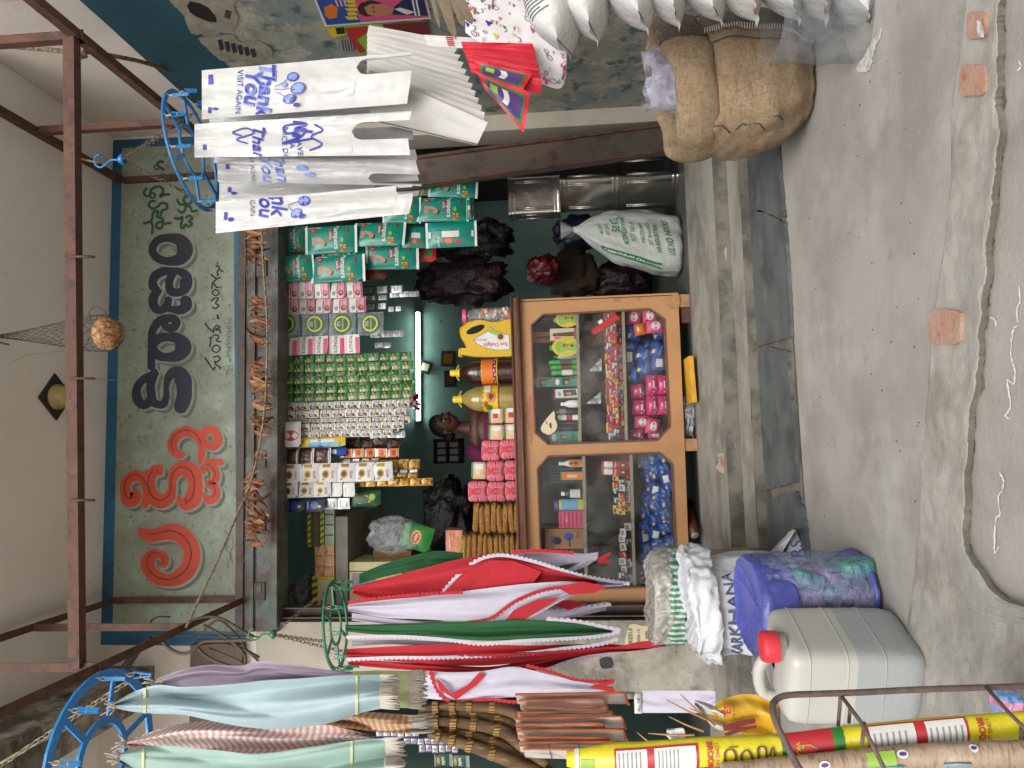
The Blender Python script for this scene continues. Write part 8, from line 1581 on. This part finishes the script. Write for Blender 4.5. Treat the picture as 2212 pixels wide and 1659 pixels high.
# u: 0 = world right, .75 = facing camera, .5 = world left
def lpatch(u0, u1, v0, v1, m, e): mb.grid(lambda a, b2: fl(u0+(u1-u0)*a, v0+(v1-v0)*b2, e), 6, 8, m)
mb = MB(); 
for (u0, u1, v0, v1, m, e) in ((.55, .9, .16, .38, P_red, .002), (.58, .87, .165, .245, P_white, .003), (.58, .87, .265, .375, P_white, .003), (.55, .98, .53, .62, P_red, .002), (.55, .98, .62, .64, P_green, .002), (.55, .98, .52, .53, P_green, .0021), (.55, .95, .68, .86, P_red, .002), (.58, .92, .685, .765, P_white, .003), (.58, .92, .785, .855, P_white, .003), (.55, 1.0, .04, .055, P_white, .002), (.6, .8, .06, .1, P_lime, .0022)): lpatch(u0, u1, v0, v1, m, e)
for v0 in (.17, .275, .69, .79):
    for k in range(6): lpatch(.6, .84, v0+.011*k, v0+.011*k+.0035, P_grey, .004)
mb.build('printed_panel', parent=t)
mb = MB(); 
def ltext(s_t, cu, cv_, h_, m, rot, bold=.015, e=.004):
    Lz = (f(.75, 1)-f(.75, 0)).length; Wd = 1.0/(2*pi*.026)
    mb.text(s_t, h_, m, None, bold, f=lambda p: fl(cu+(p.x*math.cos(rot)-p.z*math.sin(rot))*Wd, cv_-(p.x*math.sin(rot)+p.z*math.cos(rot))/Lz, e))
ltext('LONG LIFE', .76, .412, .0085, P_red, pi); ltext('BROOM', .76, .4, .013, P_red, pi, .03); ltext('LONG LIFE', .76, .892, .0085, P_red, pi); ltext('BROOM', .76, .88, .013, P_red, pi, .03); ltext('VIKAS', .76, .55, .01, P_yel, pi)
mb.build('lettering', parent=t)
mb = MB(); Lz_ = (f(.75, 1)-f(.75, 0)).length
def lconv(x, yy, off): return fl(.62+x/100*.24, .425+yy/100*.085, .004+off)
for k, s_ in enumerate(([(20, 0, 4.5), (70, 0, 4.5), (80, 14, 4.5), (50, 20, 4.5), (20, 14, 4.5)], [(90, 10, 4), (90, 24, 4)], [(25, 32, 4.5), (60, 30, 4.5), (75, 42, 4.5), (40, 50, 4.5), (25, 42, 4.5)], [(20, 62, 4.5), (80, 62, 4.5), (80, 76, 4.5), (30, 76, 4.5)], [(50, 84, 4), (80, 90, 4), (40, 96, 4)])): ribbon(mb, s_, P_brown, lconv, .0002*k)
mb.build('telugu_lettering', parent=t)
mb = MB(); mb.add([fl(.76+.05*a, .57+.014*b2, .0045) for a, b2 in ((-1, -1), (1, -1), (1, .3), (0, 1.4), (-1, .3))], [(0, 1, 2, 3, 4)], P_gold); mb.add([fl(.76+.035*a, .57+.01*b2, .0055) for a, b2 in ((-1, -1), (1, -1), (1, .3), (0, 1.4), (-1, .3))], [(0, 1, 2, 3, 4)], P_red); mb.build('emblem', parent=t)
t, f = longpack('roll in brown script printed wrapping leaning at the bottom left corner', [(1560, 1668, 40), (1700, 1660, 50), (1850, 1646, 54), (2000, 1636, 58), (2120, 1632, 60), (2260, 1626, 64)], 60, 1.5, 1.36, m_nw, 'wrapped_roll')
mb = MB()
for v0, u0 in ((.3, .8), (.52, .85), (.76, .88)): mb.add([fl(u0+.03*math.cos(a)*1.6, v0+.016*math.sin(a), .003) for a in [k*pi/8 for k in range(16)]], [tuple(range(16))], P_white); mb.add([fl(u0+.013*math.cos(a)*1.6, v0+.011*math.sin(a), .004) for a in [k*pi/8 for k in range(16)]], [tuple(range(16))], P_purple)
lpatch(.7, .9, .42, .5, P_lime, .0025); mb.build('printed_mark', parent=t)
mb = MB()
for v0 in (.42, .64): mb.tube([fl(.72, v0), fl(.725, v0+.05), fl(.72, v0+.1)], .0025, P_lblue, 5)
mb.build('blue_stick', parent=t)
# wire stand
m_iron = mat('brown_iron_rod', C(104, 88, 80, .8), rough=.7, var=.3, scale=60, bump=.3, bscale=200, bdist=.002)
t = thing('wire_stand', 'bent iron rod stand around the yellow broom pack at the bottom left', 'stand', W(2200, 1490, 1.42))
mb = MB(); P = [W(1770, 1690, 1.3), W(1730, 1664, 1.3), W(1700, 1610, 1.32), W(1676, 1560, 1.34), (W(1669, 1530, 1.36)), W(1676, 1512, 1.38), W(1700, 1502, 1.39), W(1760, 1499, 1.4), W(1850, 1496, 1.41), W(2000, 1489, 1.42), W(2230, 1482, 1.43)]; mb.tube(crom([tuple(p) for p in P], 6), .0058, m_iron, 8); mb.build('main_hoop', parent=t)
for q in ([(1816, 1500, 1.42), (1812, 1550, 1.5), (1810, 1576, 1.56)], [(1836, 1530, 1.5), (1834, 1560, 1.55)], [(1815, 1500, 1.41), (1860, 1560, 1.34), (1912, 1664, 1.28)], [(2130, 1484, 1.42), (2180, 1540, 1.36), (2230, 1590, 1.3)], [(1867, 1560, 1.4), (1862, 1610, 1.38)], [(2208, 1566, 1.4), (2206, 1600, 1.38)]):
    mb = MB(); mb.tube([W(*c_) for c_ in q], .0038, m_iron, 6); mb.build('cross_wire', parent=t)
blob('toy_packet', 'crumpled pink and light blue printed packet on the ground behind the wire stand', 2150, 2200, 1486, 1545, 1.62, mat('pink_blue_print', C(214, 150, 180), rough=.4, var=.1, wave=[(C(120, 160, 214), 9, 'X', .55)], bump=.4, bscale=20), 'packet', 41, dep=.07)
# ================================================================== SMALL THINGS ON THE STEP AND THE GROUND
t = thing('torn_carton', 'torn pink and white biscuit carton piece lying on the step', 'card', WZ(1570, 1000, .14))
mb = MB(); P = [(1549, 980), (1570, 978), (1590, 990), (1593, 1012), (1590, 1020), (1560, 1023), (1546, 1012), (1548, 1004), (1553, 1000)]; yb3 = WZ(1592, 1000, zt2).y
pts = [W(X, Y, yb3-.01-.0006*(1592-X)) for X, Y in P]; mb.slab(pts, (0, .003, 0), pm('faded_card', 206, 176, 164)); mb.build('card', parent=t)
mb = MB()
for (X, Y) in ((1558, 996), (1584, 1006)): ptext(mb, 'cocO', X, Y, yb3-.04, 9, P_dred, .1, .01)
for X in (1566, 1577): mb.poly([W(X, 984, yb3-.036), W(X+4, 984, yb3-.036), W(X+5, 1018, yb3-.036), W(X+1, 1018, yb3-.036)], P_red)
mb.build('print', parent=t)
m_chalk = mat('chalk', C(226, 226, 222, .82), rough=1, var=.05)
rk2 = random.Random(11)
for li, (P, z, lb) in enumerate((([(2132, 627), (2130, 656)], ZST+.002, 'short straight white chalk stroke on the street by the kerb'), ([(2202, 618), (2203, 650), (2196, 668), (2198, 700), (2188, 716), (2184, 768), (2192, 800), (2190, 830), (2176, 820), (2180, 850), (2182, 880), (2172, 898), (2182, 905)], ZST+.002, 'long ragged zigzag chalk line on the street'), ([(2160, 1022), (2168, 1040), (2164, 1060), (2156, 1075), (2160, 1110), (2150, 1124), (2148, 1190), (2152, 1190), (2158, 1180)], ZST+.003, 'ragged chalk zigzag on the street at the lower left'), ([(2138, 686), (2148, 690), (2152, 702)], ZST+.002, 'tiny hooked chalk mark on the street'), ([(2200, 132), (2206, 142), (2198, 152)], ZST+.002, 'small chalk mark on the street at the right'))):
    mb = MB(); S = crom([(float(a), float(b_)) for a, b_ in P], 8)
    ribbon(mb, [(a+rk2.uniform(-1, 1), b_, max(.3, 1.8+rk2.random()*2.2+3*noise.noise(Vector((a*.2, b_*.15, 1))))) for a, b_ in S], m_chalk, lambda x, y, off: WZ(x, y, z+off), .0005, k=1); tag(mb.build('chalk_mark'), lb, 'chalk mark')
m_smear = layered('chalk_smear', C(196, 196, 194, .9), [(C(172, 168, 162, .8), 40, .45, .55, 1.0)], bumps=((60, .001),))
for j, P in enumerate(([(1850, 150), (1868, 118), (1900, 64), (1905, 70), (1888, 110), (1878, 150), (1866, 156)], [(2110, 44), (2120, 52), (2126, 78), (2114, 76)])):
    mb = MB(); PP = crom([(float(a), float(b_)) for a, b_ in P], 6, True); mb.poly([WZ(a+5*noise.noise(Vector((a*.2, b_*.2, 1))), b_+5*noise.noise(Vector((a*.2, b_*.2, 3))), .0025 if j == 0 else .026) for a, b_ in PP], m_smear); tag(mb.build('white_smear'), ['chalky white smear on the platform near the salt pouches', 'small white smear beside the outermost exposed brick'][j], 'smear')
m_blk = mat('black_crumb', C(40, 36, 32), rough=.9); m_yp = mat('yellow_petal', C(214, 180, 60), rough=.9)
mb = MB(); mb2 = MB(); rr = random.Random(21)
for k in range(46):
    X, Y = rr.uniform(1730, 1985), rr.uniform(100, 1200); p = WZ(X, Y, .003); ell(mb, p, (rr.uniform(.001, .003), .0016, .0014), m_blk, 6)
for k in range(60):
    X, Y = rr.uniform(1750, 1980), rr.uniform(250, 900); p = WZ(X, Y, .003); ell(mb2, p, (.0018, .0014, .001), m_yp, 6)
tag(mb.build('dark_crumbs'), 'dark crumbs and insects scattered over the platform', 'crumbs', kind='stuff'); tag(mb2.build('yellow_petals'), 'tiny yellow petals scattered over the platform', 'petals', kind='stuff')
# ================================================================== CABLES UPPER LEFT
m_cab = mat('old_cable', C(92, 78, 62, .8), rough=.8, var=.3, scale=30); m_cabd = mat('dark_cable', C(44, 38, 36), rough=.7)
CB = [([(395, 1360), (420, 1338), (470, 1334), (520, 1360), (548, 1375)], 3.9, .008, m_cab), ([(330, 1373), (370, 1374), (450, 1372), (530, 1374), (560, 1376)], 3.95, .004, m_cabd), ([(350, 1384), (368, 1402), (395, 1412), (420, 1402), (440, 1386), (490, 1384), (545, 1382)], 3.8, .009, m_cab), ([(420, 1392), (450, 1420), (500, 1440), (525, 1442), (530, 1420), (515, 1398), (480, 1372), (440, 1350)], 3.9, .009, m_cab), ([(440, 1395), (480, 1392), (520, 1400), (560, 1420)], 4.0, .008, m_cab), ([(430, 1376), (470, 1340), (510, 1370), (530, 1400), (560, 1430)], 4.1, .007, m_cab), ([(325, 1345), (330, 1338), (345, 1332), (368, 1333)], 4.2, .005, m_cabd), ([(450, 1400), (480, 1412), (520, 1430), (548, 1456)], 4.05, .007, m_cab)]
for i, (P, y, r, m) in enumerate(CB):
    mb = MB(); mb.tube(crom([tuple(W(a, b_, y+.02*math.sin(a))) for a, b_ in P], 6), r, m, 6); tag(mb.build('cable'), 'old cable tangled under the frame corner, '+['outermost bow above the clips', 'thin dark straight one', 'thick bent loop in front of the pale wall', 'wide loop reaching lowest', 'one running level below the others', 'one arching over the rope end', 'short dark hooked end over the sign', 'one sinking toward the towels'][i], 'cable', 'tangled cables')
for i, (P, y, r) in enumerate((([(328, 1380), (290, 1412), (262, 1450), (230, 1480), (190, 1510), (150, 1556)], 4.3, .022), ([(288, 1418), (276, 1440), (250, 1476)], 4.1, .007), ([(300, 1410), (272, 1452), (246, 1484)], 4.15, .007))):
    mb = MB(); mb.tube(crom([tuple(W(a, b_, y)) for a, b_ in P], 5), r, [m_cab, m_cabd, m_cabd][i], 8); tag(mb.build('cable'), ['thick brown pipe of bundled cable running down from the frame corner to the left', 'dark wire beside the thick bundled cable, upper', 'dark wire beside the thick bundled cable, lower'][i], 'cable')
m_brbox = mat('brown_metal_box', C(118, 98, 84, .75), rough=.7, var=.25)
nb = thing('neighbour_shutter_box', 'brown shutter housing of the shop next door behind the cables', 'shutter', W(480, 1450, D))
a, b_ = W(420, 1398, D-.01), W(530, 1480, D-.01); mb = MB(); mb.box(((plL+a.x)/2-.6, D-.03, (a.z+b_.z)/2), (abs(plL-a.x)+1.25, .06, a.z-b_.z), m_brbox); mb.build('box_panel', parent=nb); c = W(445, 1448, D-.07); mb = MB(); mb.box(c, (.06, .02, .09), m_pillu); mb.build('bracket', parent=nb)
mb = MB(); P = [W(0, 1649, 2.6), W(80, 1606, 2.7), W(150, 1572, 2.8), W(190, 1548, 2.85)]
mb.tube([tuple(p) for p in P], .005, m_chn, 6); tag(mb.build('cord'), 'pale cord running from the top left corner to the bright blue hanger', 'cord')
mb = MB(); P = [W(0, 98, 3.1), W(60, 104, 3.1), W(130, 110, 3.06), W(165, 118, 3.02), W(190, 112, 3.05), W(212, 115, 3.2), W(300, 132, 3.5), W(360, 152, 3.8), W(410, 172, 4.0), W(440, 182, 4.1)]
mb.tube(crom([tuple(p) for p in P], 6), .011, m_rope, 7); mb.tube([tuple(W(*q)) for q in ((141, 132, 3.0), (165, 128, 2.99), (186, 122, 3.02), (180, 110, 3.06))], .008, m_rope, 6); tag(mb.build('rope'), 'thick grey rope tied over the right end of the rusty cross rail', 'rope')
mb = MB(); mb.tube([W(-20, 730, 3.6), W(0, 740, 3.62), W(20, 745, 3.65)], .006, m_rope, 6); mb.tube([W(0, 795, 3.8), (W(60, 766, 3.7)), W(145, 757, 3.6)], .0008, m_net, 4); tag(mb.build('net_string_end'), 'loose string end beside the top of the coconut net', 'string')
